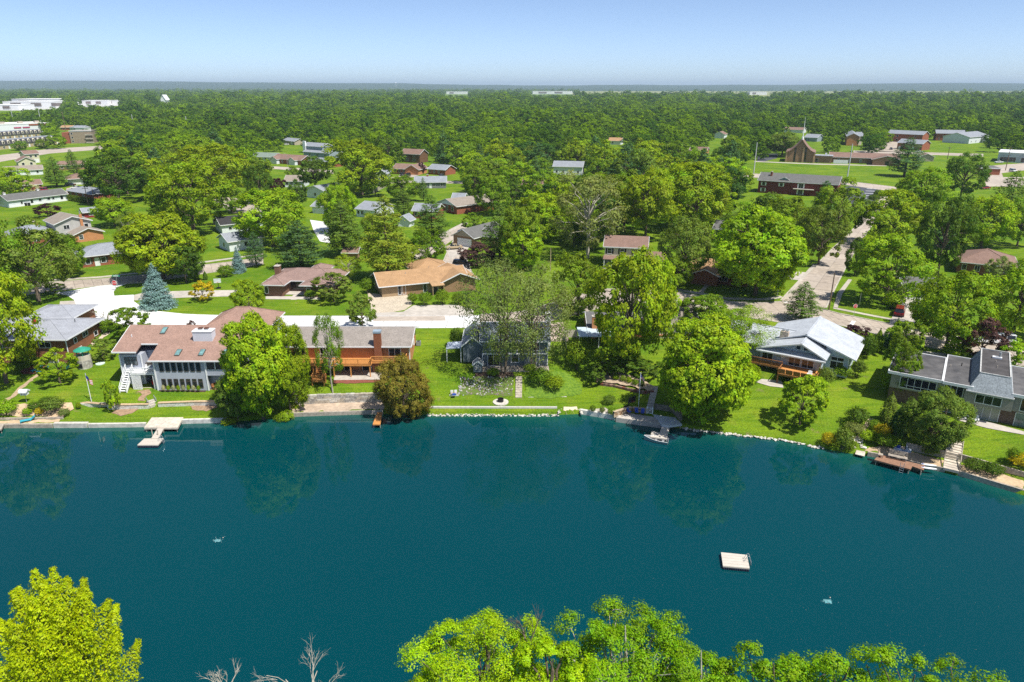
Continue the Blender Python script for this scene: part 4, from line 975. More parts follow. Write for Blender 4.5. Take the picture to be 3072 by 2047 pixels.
def house_i():
    H, W = on_px('ranch_house', 'long tan brick ranch with rust-orange roof behind gravel yard and round bushes', 'house', (1147, 893), (1346, 873))
    T_ = mat('tan_siding', (.36, .255, .15), .85, .08); e = 2.75
    w, ro = gable(H, 0, W+4, 0, 9, 0, e, 1.7, 'x', T_, R_ORG, .8)
    gable(H, W-1.5, W+6, -1.2, 8, 0, e, 1.5, 'y', M_BRICKT, R_ORG, .8, M_TRIM, 'wing_wall', 'wing_roof')
    hip(H, W*.62, W+3, 8.5, 17, 0, e, 2.0, None, R_ORG, .6, roof='rear_roof')
    MB().slab([(W-4.6, -3.2, e-.35), (W-1.7, -3.2, e-.35), (W-1.7, 1.0, e+.25), (W-4.6, 1.0, e+.25)], .14).build('porch_canopy', mat('cedar_canopy', (.42, .27, .14), .8), ro, fix=True)
    for x in (W-4.4, W-1.9): MB().box(x-.08, x+.08, -3.1, -2.94, 0, e-.4).build('porch_post', T_, H)
    for x in (3.9, 4.9): win(H, 'f', 0, x, .3, .6, 1.9, 1); 
    MB().box(4.4, 9.5, -.06, 0, 0, e-.3).build('brick_panel', M_BRICKT, H); win(H, 'f', -.06, 9.6, .3, .7, 1.9, 1); door(H, 'f', 0, W-3, .05, 1.0, 2.1, M_DARKF)
    s = MB(); pts = []
    for k in range(10): r = .45 if k % 2 == 0 else .18; a = math.pi/2+k*math.pi/5; pts.append((r*math.cos(a), r*math.sin(a)+1.75))
    s.exty(pts, -.1, -.04); s.build('star_ornament', M_DARKF, H, (11.2, 0, 0), fix=True)
    vent(ro, 6, 3, e+1.2); vent(ro, 12, 5.5, e+1.4)
    keep_obj(H, (-1, W, -2, 9, 0, 5))
house_i()

def simple(name, label, a, b, D, hw, rise, wm, rm, axis='x', wins=(), sides='', z=PLATEAU, kind='gable', chim=None, gar=None, ov=.5, fm=M_TRIM, shut=None, base=None, cat='house', group=None, storeys=1, keep=True, drs=()):
    """an ordinary house given by its two front corners: walls, roof, windows (fraction, sill, width, height, lights), chimney, garage door"""
    H, W = on_px(name, label, cat, a, b, z, group)
    if kind == 'hip': w, ro = hip(H, 0, W, 0, D, 0, hw, rise, wm, rm, ov)
    elif kind == 'flat':
        MB().box(0, W, 0, D, 0, hw).build('wall', wm, H); ro = MB().box(-.2, W+.2, -.2, D+.2, hw, hw+.3).build('roof', rm, H)
        MB().box(-.26, W+.26, -.26, -.2, hw-.1, hw+.42).build('parapet', M_TRIM, ro)
    else: w, ro = gable(H, 0, W, 0, D, 0, hw, rise, axis, wm, rm, ov)
    for q in wins: win(H, 'f', 0, W*q[0], q[1], q[2], q[3], q[4] if len(q) > 4 else 1, fm, shutters=shut)
    for q in drs: door(H, 'f', 0, W*q, .05, .95, 2.05, M_WHITE)
    if 'l' in sides: win(H, 'l', 0, D*.5, .9, 1.1, 1.1, 1, fm)
    if 'r' in sides: win(H, 'r', W, D*.5, .9, 1.1, 1.1, 1, fm)
    if chim:
        for c in (chim if isinstance(chim[0], tuple) else [chim]): chimney(ro, W*c[0], D*c[1], hw, hw+rise+.7, .8, .8, c[2])
    if gar: door(H, 'f', 0, W*gar[0], .05, gar[1], 2.2, M_WHITE, 'garage_door')
    if base: MB().box(-.05, W+.05, -.05, D+.05, -.1, base[0]).build('base_course', base[1], H)
    vent(ro, W*.63, D*.35, hw+rise*.6, .5, M_METAL)
    if keep: keep_obj(H, (0, W, 0, D, 0, hw+rise))
    return H, W
W_W = siding('white', (.70, .74, .78)); W_CR = siding('cream', (.60, .57, .40)); W_LG = siding('light_grey', (.45, .44, .42)); W_BLG = siding('blue_grey', (.28, .34, .38)); W_TAN = siding('tan', (.42, .36, .27))
R_DG = roofmat('dark_grey2', (.14, .14, .135)); R_BG2 = roofmat('steel_grey', (.26, .28, .31)); R_TAN = roofmat('tan2', (.28, .24, .2)); R_BLK = roofmat('black', (.045, .043, .045)); R_BR2 = roofmat('brown2', (.23, .15, .12)); R_GRN = roofmat('grey_green', (.20, .25, .21))
w4 = [(.12, 1, .9, 1.2), (.35, .9, 1.0, 1.3, 2), (.62, .9, 1.0, 1.3, 2), (.86, 1, .9, 1.2)]
H, W = simple('ranch_house', 'long white ranch with dark grey roof and two white chimneys, left side', (29, 624), (204, 602), 9, 2.7, 1.7, W_W, R_DG,
    wins=[(.21, .9, .7, 1.0), (.38, .6, .9, 1.5), (.52, 1.2, 1.0, .8), (.67, 1.2, 1.0, .8), (.75, 1.2, .8, .8), (.9, .8, 1.0, 1.4)], chim=[(.05, .5, M_WHITE), (.62, .55, M_WHITE)], base=(.7, M_WHITE), drs=(.6,))
H, W = simple('split_level_house', 'grey two-storey gable house with tan roof and brick chimney, left of the round green maple', (176, 726), (281, 712), 10, 5.2, 1.7, W_LG, R_TAN, 'y', wins=[(.3, 3.4, 1.5, 1.2, 2), (.86, 3.2, 1.0, 1.2, 1)], keep=True)
MB().box(W*.7, W*.7+.7, -.45, 0, 0, 7.4).build('chimney', M_BRICK, H); MB().tube((W*.7+.35, -.2, 7.4), (W*.7+.35, -.2, 8.4), .14).build('flue', M_METAL, H)
gable(H, W*.32, W+1.2, -5.5, 0, 0, 2.4, 1.4, 'y', M_BRICK, R_TAN, .5, M_TRIM, 'wing_wall', 'wing_roof'); win(H, 'f', -5.5, W*.5, .9, 1.0, 1.2, 1, rail=.5)
hip(H, -11, 0, 2, 10, 0, 2.9, 1.9, M_BRICKR, R_BG2, .6, M_TRIM, 'side_wall', 'side_roof'); chimney(H, -3.4, 7, 0, 5.6, 1.2, .9, M_BRICKR); win(H, 'f', 2, -1.2, .6, 1.2, 1.6, 1, gm=M_GLASSL); win(H, 'f', 2, -5, .8, 1.5, 1.2, 2)
H, W = simple('ranch_house', 'red brick ranch with blue-grey hip roof facing the old road', (248, 804), (436, 781), 9.5, 2.8, 1.9, M_BRICKR, R_BG2, kind='hip', wins=[(.1, .8, 1.0, 1.3), (.34, .8, 1.0, 1.3), (.66, .6, 2.4, 1.5, 3), (.9, .8, 1.0, 1.3)], shut=M_DARKF, drs=(.24,), ov=.8, keep=False)
simple('white_house', 'small white house with grey gable roof on the lawn left of the pine group', (690, 756), (790, 741), 7.5, 2.9, 1.6, W_W, R_BG2, wins=[(.5, 1, 1.0, 1.2)], sides='l', keep=True)
simple('white_house', 'white house with black roof behind the small white house on the lawn', (668, 703), (790, 690), 9, 2.9, 1.7, W_W, R_BLK, wins=[(.2, 1.2, .9, .8), (.45, 1.2, 1.6, .8, 2), (.75, .9, 1, 1.2)], keep=True)
simple('shed', 'small red barn shed with grey roof beside the purple-leaf tree lawn', (254, 655), (292, 651), 4, 2.1, 1.1, mat('barn_red', (.25, .03, .03), .8), R_BG2, wins=[(.6, .8, 1.6, .7, 3)], cat='shed', keep=True)
simple('white_house', 'white house with tan roof below the yellow-green gable house', (18, 530), (130, 524), 9, 2.7, 1.8, W_W, R_TAN, wins=w4)
simple('gable_house', 'pale yellow gable house with brown roof by the boulevard', (57, 503), (110, 500), 12, 3.2, 2.2, W_CR, R_BR2, 'y', wins=[(.28, 1.2, 1.2, 1.3), (.74, 1.2, 1.2, 1.3)])
simple('two_storey_house', 'cream two-storey house with brown roof just behind the pale yellow gable house', (80, 491), (122, 488), 8, 5.4, 1.7, W_CR, R_BR2, wins=[(.4, 3.4, 1.2, 1.2, 2), (.75, 3.4, 1.2, 1.2)], gar=(.75, 2.4))
simple('carport_house', 'white house with brown hip roof and open carport behind the long white ranch', (206, 556), (272, 552), 11, 2.7, 1.9, W_W, R_BR2, kind='hip', wins=[(.75, .8, 1.4, 1.2, 2)], ov=.9, gar=(.3, 4.6))
simple('ranch_house', 'grey-roofed brick ranch behind the clipped hedge, left', (206, 592), (282, 604), 9, 2.7, 1.6, M_BRICKR, R_BG2, wins=w4[:3], kind='hip')
simple('ranch_house', 'brown-roofed house half hidden by the dark conifer-shaped tree', (178, 512), (258, 508), 9, 2.7, 1.8, M_BRICKT, R_BR2, wins=w4, keep=False)
simple('ranch_house', 'low brick house with brown roof left of the white flowering tree', (62, 575), (128, 570), 9, 2.6, 1.6, M_BRICKR, R_BR2, wins=w4[:2], keep=False)
# mansard apartment rows, tan block, big store
def apartments(label, a, b, n):
    H, W = on_px('apartment_row', label, 'apartment building', a, b)
    TB = mat('buff_brick', (.46, .36, .22), .9, .15, 4)
    MB().box(0, W, 0, 11, 0, 3.2).build('wall', TB, H)
    ro = MB().extx([(-.4, 3.0), (11.4, 3.0), (10.6, 6.2), (.5, 6.2)], -.3, W+.3).build('mansard_roof', mat('mansard_black', (.055, .052, .06), .8, .2, 4), H, fix=True)
    MB().box(-.1, W+.1, .6, 10.5, 6.2, 6.4).build('flat_roof', R_BG2, ro)
    for k in range(n):
        x = W*(k+.5)/n
        d = MB().box(x-.95, x+.95, -.35, 1.0, 3.7, 5.6).build('dormer', mat('cream_dormer', (.68, .62, .5), .7, .05), ro); MB().lathe([(.95, 5.6), (.7, 5.95), (.2, 6.1)], 10, (x, .3)).build('dormer_arch', MATS['cream_dormer'], d)
        MB().box(x-.5, x+.5, -.4, -.33, 3.9, 5.5).build('pane', M_GLASS, d)
        if k % 2 == 0: win(H, 'f', 0, x, .6, 1.6, 1.6, 2)
        else: door(H, 'f', 0, x, .05, 1.1, 2.1, M_WHITE)
    keep_obj(H, (0, W, 0, 11, 0, 6.4))
apartments('long buff apartment row with black mansard roof and arched dormers, nearer of two', (-60, 456), (180, 432), 16)
apartments('black mansard apartment row with arched dormers directly before the white store', (-60, 424), (128, 410), 14)
H, W = simple('apartment_block', 'three-storey tan brick apartment block with flat roof and balconies', (214, 431), (280, 430), 14, 9.5, .4, mat('tan_block', (.30, .24, .17), .9, .15), R_TAN, kind='flat', wins=[(.1, 1, 1.2, 1.4), (.1, 4, 1.2, 1.4), (.1, 7, 1.2, 1.4)], cat='apartment building')
for k in range(3): MB().box(W*.72, W+1.2, -1.8, 0, 3*k+.2, 3*k+.4).build('balcony', M_PVC, H); MB().box(W*.72, W+1.2, -1.85, -1.75, 3*k+.4, 3*k+1.3).build('balcony_rail', M_WOODW, H)
MB().box(-6, 0, 1, 14, 0, 8.5).build('brick_wing', M_BRICKR, H)
H, W = simple('store_building', 'big white flat-roofed store with small red wall lettering', (-60, 405), (152, 396), 45, 8.5, .3, mat('store_white', (.70, .72, .76), .8, .04), mat('store_roof', (.78, .76, .70), .9, .05), kind='flat', cat='store')
MB().box(W*.7, W+.3, -.35, -.2, 6.8, 8.2).build('red_band', M_BRICKR, H)
for k in range(2):
    MB().box(W*(.48+k*.125), W*(.48+k*.125)+W*.105, -.32, -.2, 4.6, 5.8).build('sign_lettering', mat('sign_red', (.42, .06, .14), .6, .5, 1.1), H)
for x in (.36, .62, .86): MB().box(W*x, W*x+4, 12, 16, 8.8, 10.6).build('rooftop_unit', M_WOODW, H)
simple('house_with_orange_roof', 'orange-roofed house beside the grey-roofed one, above the apartment block', (183, 391), (216, 391), 9, 2.8, 1.8, M_BRICKR, R_ORG, wins=w4[:2])
simple('ranch_house', 'pale house with grey hip roof above the three-storey apartment block', (210, 391), (252, 392), 9, 2.8, 1.8, W_W, R_BG2, wins=w4, kind='hip')
simple('white_house', 'little white gabled house right of the grey hip-roofed house, far left', (250, 392), (270, 390), 8, 2.8, 1.8, W_W, R_BG2, 'y', wins=[(.5, 1, 1, 1)])
# centre-left
H, W = simple('two_storey_house', 'blue-grey two-storey house with broad white chimney among trees', (912, 470), (988, 476), 11, 3.2, 2.0, W_BLG, R_BG2, wins=[(.25, 1, 1.2, 1.3), (.55, 1, 2.0, 1.3, 2), (.85, 1, 1.2, 1.3)])
gable(H, -3.5, W*.62, 3, 12, 0, 6.6, 1.8, 'x', W_BLG, R_BG2, .5, M_TRIM, 'upper_wall', 'upper_roof'); MB().box(-2.6, -.2, 2.0, 3.0, 0, 9.6).build('chimney', M_WHITE, H)
simple('ranch_house', 'white-gabled house with grey-green roof left of the brown-roofed ranch', (758, 484), (822, 486), 10, 2.8, 2.0, W_W, R_GRN, wins=w4)
H, W = simple('ranch_house', 'brown-roofed ranch with two white front gables, centre left', (818, 490), (904, 496), 10, 2.8, 2.2, M_BRICKR, R_BR2, wins=w4)
for a in (.05, .68): gable(H, W*a, W*a+5, -2.5, 3, 0, 2.8, 1.5, 'y', W_W, R_BR2, .4, M_TRIM, 'wing_wall', 'wing_roof')
simple('ranch_house', 'blue-grey roofed brick house right of the twin-gabled brown ranch', (928, 496), (992, 503), 9, 2.8, 1.4, M_BRICKR, R_BG2, wins=w4)
simple('garage_house', 'far grey-roofed house with pale drive above the twin-gabled ranch', (850, 432), (884, 436), 9, 2.8, 1.8, W_TAN, R_BG2, wins=w4[:2], gar=(.75, 3))
H, W = simple('ranch_house', 'red brick ranch with brown roof and two dark cars before it', (1180, 522), (1232, 524), 10, 2.8, 2.0, M_BRICKR, R_BR2, wins=w4)
gable(H, W*.75, W+5, -1, 10, 0, 2.8, 2.2, 'y', M_BRICK, R_BR2, .5, M_TRIM, 'wing_wall', 'wing_roof')
simple('ranch_house', 'small brick house with light grey roof right of the plum tree', (1285, 523), (1336, 527), 9, 2.8, 2.0, M_BRICKR, R_BG2, wins=w4[:3])
simple('ranch_house', 'grey ranch with blue-grey roof on the open lawn, centre', (1246, 566), (1338, 565), 9, 2.8, 2.0, siding('mid_grey', (.2, .21, .22)), R_BG2, wins=w4, drs=(.5,), chim=(.4, .5, M_BRICKR))
simple('timber_house', 'brown shingled two-storey house above the brick ranch with dark cars', (1204, 487), (1260, 490), 9, 5.2, 2.4, mat('brown_shingle', (.16, .085, .045), .9, .25, 4), R_BR2, wins=[(.3, 1, 2.4, 1.3, 3), (.7, 1, 2.4, 1.3, 3), (.3, 3.4, 1.2, 1.2), (.7, 3.4, 1.2, 1.2)])
simple('two_storey_house', 'narrow blue-grey two-storey gable house beside the wooden utility pole', (1132, 556), (1160, 556), 12, 5.2, 1.8, W_BLG, R_BG2, 'y', wins=[(.5, 3.6, 1.0, 1.1)])
simple('white_house', 'white-walled house with tan-grey roof right of the purple plum tree', (856, 562), (912, 562), 9, 2.8, 2.0, W_W, R_TAN, wins=w4[:3])
simple('gable_house', 'white gabled house beside the swimming-pool fence', (922, 592), (972, 598), 12, 3.4, 1.6, W_W, R_BG2, 'y', wins=[(.5, 1, 1.2, 1.1)])
simple('garage', 'low white garage with grey roof before the white gabled house', (938, 640), (972, 642), 8, 2.6, 1.4, W_W, R_BG2, gar=(.5, 2.8), cat='garage')
simple('garage_house', 'white house with long grey roof between the lime-topped pine and the yellow pine', (1070, 650), (1122, 655), 12, 2.8, 1.8, W_W, R_BG2, wins=w4[:2], gar=(.7, 2.6))
simple('ranch_house', 'low house with dark blue-grey roof left of the white-gabled brick ranch', (1240, 655), (1312, 657), 9, 2.7, 1.8, M_BRICKR, R_BG2, wins=w4, keep=True)
H, W = simple('brick_ranch', 'red brick ranch with white gable and brown roof on the mown lawn', (1313, 631), (1371, 644), 17, 2.9, 1.9, M_BRICKR, R_TAN, 'y', wins=[(.25, .9, 1.1, 1.5), (.5, .9, 1.1, 1.5), (.78, .9, 1.3, 1.5)])
MB().exty([(.1, 2.9), (W-.1, 2.9), (W/2, 4.7)], -.06, -.0).build('gable_panel', M_WHITE, H, fix=True)
H, W = simple('brick_house', 'tan brick house with grey roof and wide white garage door', (1361, 735), (1421, 744), 15, 2.9, 2.0, M_BRICKT, R_DG, 'y', gar=(.55, 4.9))
MB().exty([(.1, 2.95), (W-.1, 2.95), (W/2, 4.8)], -.06, -.0).build('gable_panel', W_TAN, H, fix=True)
gable(H, W-1, W+5.5, 4, 14, 0, 2.9, 1.9, 'x', M_BRICKT, R_DG, .5, M_TRIM, 'wing_wall', 'wing_roof')
simple('barn_shed', 'white barn-shaped garden shed in the centre-left lawn', (1194, 680), (1228, 682), 4, 2.2, 1.5, W_W, R_BG2, 'y', cat='shed')
simple('barn_shed', 'pale grey shed behind the white-gabled brick ranch', (1358, 610), (1392, 611), 5, 2.2, 1.4, W_W, R_BG2, cat='shed', keep=False)
simple('shed', 'small brown-roofed shed behind the mauve-brown hip roof', (1032, 778), (1072, 778), 3.5, 1.9, .9, M_BRICKT, R_BR2, cat='shed')
# centre-right
simple('white_house', 'white house with grey roof deep in the central trees', (1660, 524), (1746, 526), 11, 4.2, 2.2, W_W, R_BG2, wins=w4)
simple('ranch_house', 'brown-roofed brick house at the right edge of the central wood', (2068, 464), (2118, 466), 9, 2.8, 2.0, M_BRICK, R_BR2, wins=w4[:3])
simple('white_house', 'white gabled house high among the trees left of the church', (2143, 415), (2172, 416), 10, 3.5, 2.2, W_W, R_BR2, 'y')
simple('ranch_house', 'orange-roofed house far back in the central trees', (1824, 434), (1862, 435), 10, 3.0, 2.0, W_W, R_ORG, wins=w4[:2])
simple('ranch_house', 'pinkish-roofed house glimpsed between central maples', (1556, 575), (1626, 580), 10, 2.8, 2.2, M_BRICKR, R_BR2, wins=w4[:3], keep=False)
def colonial():
    H, W = on_px('colonial_house', 'cream two-storey colonial with brown roof, dark shutters and front porch', 'house', (1812, 800), (1936, 806))
    w, ro = gable(H, 0, W, 0, 8.5, 0, 5.3, 1.9, 'x', W_CR, R_BR2, .4)
    MB().slab([(-.2, -2.4, 2.55), (W+.2, -2.4, 2.55), (W+.2, .05, 3.0), (-.2, .05, 3.0)], .15).build('porch_roof', R_BR2, ro, fix=True)
    for x in np.linspace(.1, W*.55, 4): MB().box(x-.08, x+.08, -2.3, -2.14, 0, 2.45).build('porch_post', M_WHITE, H)
    for x in (.12, .42, .74, .9): win(H, 'f', 0, W*x, 3.5, .95, 1.3, 1, shutters=M_BLACK, rail=.5)
    for x in (.12, .3): win(H, 'f', 0, W*x, .7, .95, 1.4, 1, shutters=M_BLACK, rail=.5)
    door(H, 'f', 0, W*.45, .05, 1.0, 2.1, M_DARKF); win(H, 'r', W, 4.2, 3.8, .4, .8, 1)
    MB().box(-.3, W, -2.5, 0, -.1, .12).build('porch_slab', M_CONC, H)
    gable(H, W, W+5.5, -2.0, 5, 0, 2.7, 1.3, 'x', W_CR, R_BR2, .4, M_TRIM, 'garage_wall', 'garage_roof')
    keep_obj(H, (0, W, 0, 8, 2, 7))
colonial()
H, W = simple('ranch_house', 'brick house with orange-tan roof and white-posted porch on the street corner', (2052, 842), (2240, 862), 10, 2.7, 1.9, M_BRICKD, R_ORG, wins=[(.62, .9, 2, 1.3, 3)], keep=False)
gable(H, 2, 8, -2.2, 3, .0, 2.5, 1.2, 'y', M_BRICKD, R_ORG, .5, M_TRIM, 'porch_wall', 'porch_roof')
simple('ranch_house', 'low house with dark roof in shade left of the big round maple', (2140, 712), (2230, 720), 9, 2.7, 1.8, M_BRICKT, R_DG, wins=w4, keep=False)
simple('ranch_house', 'brick ranch with dark brown hip roof on the right, behind hedges', (2868, 818), (3040, 836), 12, 2.8, 2.6, M_BRICKD, R_BR2, kind='hip', wins=w4, ov=.8, keep=False)
simple('garage', 'detached garage with dark grey roof and white door at the end of the drive', (2708, 897), (2800, 902), 7, 2.7, 1.4, W_TAN, R_DG, gar=(.5, 4.8), cat='garage')
# church
def church():
    H, W = on_px('church', 'tan brick church with steep swept brown roof and white spire', 'church', (2357, 486), (2440, 489))
    e, zr = 6.2, 13.5; n = 6; D = 20
    xs = np.linspace(0, W/2, n+1)
    zz = [e+(zr-e)*(x/(W/2))**1.55 for x in xs]
    prof = [(x, z) for x, z in zip(xs, zz)]+[(W-x, z) for x, z in list(zip(xs, zz))[::-1][1:]]
    MB().exty([(0, 0)]+[(x, z-.3) for x, z in prof]+[(W, 0)], 0, D).build('wall', M_BRICKT, H, fix=True)
    b = MB()
    o = [(-.6, prof[0][1]-.2)]+prof[1:-1]+[(W+.6, prof[-1][1]-.2)]
    for (x0, z0), (x1, z1) in zip(o, o[1:]): b.slab([(x0, -1.0, z0), (x1, -1.0, z1), (x1, D+.6, z1), (x0, D+.6, z0)], .25)
    ro = b.build('roof', R_BR2, H, fix=True)
    for x in (.3, .68): MB().box(W*x-.5, W*x+.5, -.08, .0, 0, 8.6).build('tall_window', M_GLASS, H)
    for x in (.0, .6, 1.0): MB().box(W*x-.5, W*x+.5, -.5, .02, 0, 8.8 if x == .6 else 6).build('buttress', mat('pale_tan_brick', (.42, .28, .15), .9, .15), H)
    MB().lathe([(.7, zr-.3), (.55, zr+1.2), (.28, zr+1.4), (.04, zr+13)], 8, (W/2, 1.2)).build('spire', M_WHITE, H)
    MB().box(W+.2, W+10, 2, 9, 0, 4.0).build('link_wall', M_BRICKT, H); MB().box(W-.4, W+10.6, 1.4, 9.6, 4.0, 4.35).build('link_roof', mat('blue_grey_flat', (.34, .36, .40), .8), H)
    door(H, 'f', 2, W+1.6, .05, 1.6, 2.4, M_GLASS); MB().box(W+6, W+7, 4, 5, 4.35, 5.6).build('roof_unit', M_WHITE, H)
    gable(H, W+9, W+46, 7, 18, 0, 3.4, 2.2, 'x', M_BRICKT, R_BR2, .7, M_TRIM, 'wing_wall', 'wing_roof')
    w, r = gable(H, W+32, W+46.5, -1, 8, 0, 3.4, 2.0, 'y', M_BRICKT, R_BR2, .8, M_TRIM, 'end_wall', 'end_roof')
    MB().box(W+38.5, W+40.5, -1.06, -1.0, 0, 2.4).build('end_door', M_GLASS, H)
    for x in (14, 20, 26): win(H, 'f', 7, W+x, .8, 1.2, 1.5, 1, gm=M_GLASSL)
    MB().box(W+11, W+19, 1.0, 1.1, 0, 2.2).build('white_screen_fence', M_WHITE, H)
    keep_obj(H, (0, W, 0, D, 0, 18)); keep_obj(H, (0, W+46, -1, 18, 0, 5.5))
church()
H, W = simple('apartment_building', 'long two-storey red brick building with grey roof below the church field', (2272, 578), (2508, 594), 12, 5.4, 2.6, mat('barn_brick', (.17, .04, .03), .9, .2, 4), R_DG, wins=[(.07, 3.3, 1.2, 1.3), (.07, .8, 1.2, 1.3), (.55, 3.0, 1.8, 1.9, 2), (.55, .4, 1.8, 1.9, 2), (.9, 3.3, 1.2, 1.3), (.3, 3.3, 1.2, 1.3)], shut=M_WHITE, cat='apartment building', chim=(.14, .3, M_BRICKR))
MB().box(W*.46, W*.72, -1.6, 0, 2.6, 2.85).build('balcony', M_PVC, H); gable(H, W*.27, W*.38, .8, 5, 5.3, 6.1, .9, 'y', W_BLG, R_DG, .3, M_TRIM, 'dormer_wall', 'dormer_roof')
H, W = simple('apartment_building', 'orange brick apartment house with grey roof and white gabled bays', (2538, 437), (2574, 438), 40, 7, 2.2, M_BRICK, R_BG2, 'y', cat='apartment building')
for y in (8, 24): gable(H, W-1, W+2.5, y, y+6, 0, 7, 1.8, 'x', M_WHITE, R_BG2, .3, M_TRIM, 'bay_wall', 'bay_roof')
simple('apartment_building', 'red brick apartment block right of the one with white bays', (2658, 424), (2764, 430), 12, 6.5, 2.4, M_BRICKR, R_BG2, wins=[(.1, 1, 1.4, 1.4), (.1, 4, 1.4, 1.4), (.3, 1, 1.4, 1.4), (.3, 4, 1.4, 1.4), (.8, 4, 1.4, 1.4)], cat='apartment building')
simple('apartment_building', 'low red brick block with white entries behind the dark spruce', (2690, 447), (2764, 452), 12, 4.5, 2.4, M_BRICKR, R_BG2, wins=[(.2, 1, 1.4, 1.4), (.5, 1, 1.4, 1.4), (.8, 1, 1.4, 1.4)], drs=(.1, .65), cat='apartment building')
simple('apartment_building', 'brick block with grey roof among trees, upper right', (2806, 422), (2890, 424), 14, 6, 2.4, M_BRICKR, R_BG2, wins=w4, cat='apartment building')
simple('apartment_building', 'pale block with slate-grey gable roof, upper right', (2905, 432), (2964, 426), 20, 5, 3, W_W, R_BG2, wins=w4[:2], cat='apartment building')
simple('garage', 'small beige garage right of the church, beyond the spruce', (2758, 484), (2800, 485), 7, 2.8, 1.7, W_TAN, R_BR2, 'y', cat='garage')
simple('ranch_house', 'small house with blue-grey gable roof behind the church spire', (2412, 424), (2450, 426), 12, 3.2, 2.4, W_BLG, R_BG2, wins=w4[:2])
simple('ranch_house', 'brown-roofed house behind the church, left of the spire', (2352, 398), (2408, 400), 12, 3, 2, W_W, R_BR2, wins=w4[:2])
simple('store_building', 'white flat-roofed car showroom at the right edge', (2990, 486), (3150, 494), 25, 5.5, .3, mat('showroom_wall', (.45, .50, .56), .5, .2, .4), M_WHITE, kind='flat', wins=[(.2, .5, 8, 2.6, 5), (.6, .5, 8, 2.6, 5)], cat='store')
simple('ranch_house', 'dark flat-roofed brick building left of the car showroom', (2938, 524), (2998, 526), 14, 3.2, .3, M_BRICKR, R_DG, kind='flat')
# far commercial strip and landmarks
def box_store(label, x, y, W, D, h, m, parts=2):
    H = thing('warehouse_store', label, 'store', (x, y, PLATEAU))
    MB().box(0, W, 0, D, 0, h).build('wall', m, H); MB().box(-.4, W+.4, -.4, D+.4, h, h+.6).build('roof', mat('white_membrane', (.80, .80, .78), .9, .05, .02), H)
    for k in range(parts): MB().box(W*(.15+k*.4), W*(.15+k*.4)+W*.2, -.8, 0, h*.3, h*.8).build('storefront', mat('storefront_dark', (.2, .16, .14), .7, .3, .05), H)
    p = proj((x, y, PLATEAU+h)); q = proj((x+W, y, PLATEAU+2)); KEEP.append((p[0], p[1]-4, q[0], q[1], y+D))
M_STW = mat('far_white_wall', (.76, .76, .76), .8, .05, .02)
box_store('largest white store hall in the far left shopping strip', -1075, 1560, 108, 90, 13, M_STW, 3)
box_store('white hall at the left edge of the far shopping strip', -1030, 1440, 66, 50, 9, M_STW)
box_store('far white hall with grey front behind the largest store hall', -1217, 1800, 116, 80, 14, mat('far_grey_wall', (.5, .52, .56), .8, .1, .02), 3)
box_store('long low white roofline right of the far shopping strip', -1064, 1830, 62, 50, 10, M_STW)
box_store('small white hall closing the far shopping strip on the right', -1008, 1850, 20, 40, 10, M_STW, 1)
box_store('white low hall on the horizon left of the far fields', -380, 4300, 120, 60, 14, M_STW, 1)
box_store('long pale hall near the horizon, right of centre', 120, 4300, 230, 80, 16, M_STW, 2)
box_store('white hangar at the edge of the far field', 1250, 3900, 90, 60, 16, M_STW, 1)
H = thing('chapel', 'tiny white A-frame roof rising from the far woods', 'chapel', (-902, 1900, PLATEAU))
gable(H, 0, 13, 0, 20, 0, 12, 11, 'y', M_WHITE, M_WHITE, 1.5); KEEP.append((484, 275, 508, 296, 1900))
wt = thing('water_tower', 'tiny white water tower on the horizon left of centre', 'water tower', (-1340, 8600, 40))
MB().tube((0, 0, 0), (0, 0, 34), 2.6, 1.6, 10).build('stem', M_WHITE, wt); MB().lathe([(1.6, 32), (9, 37), (11, 42), (9, 47), (1, 50)], 14).build('tank', M_WHITE, wt)

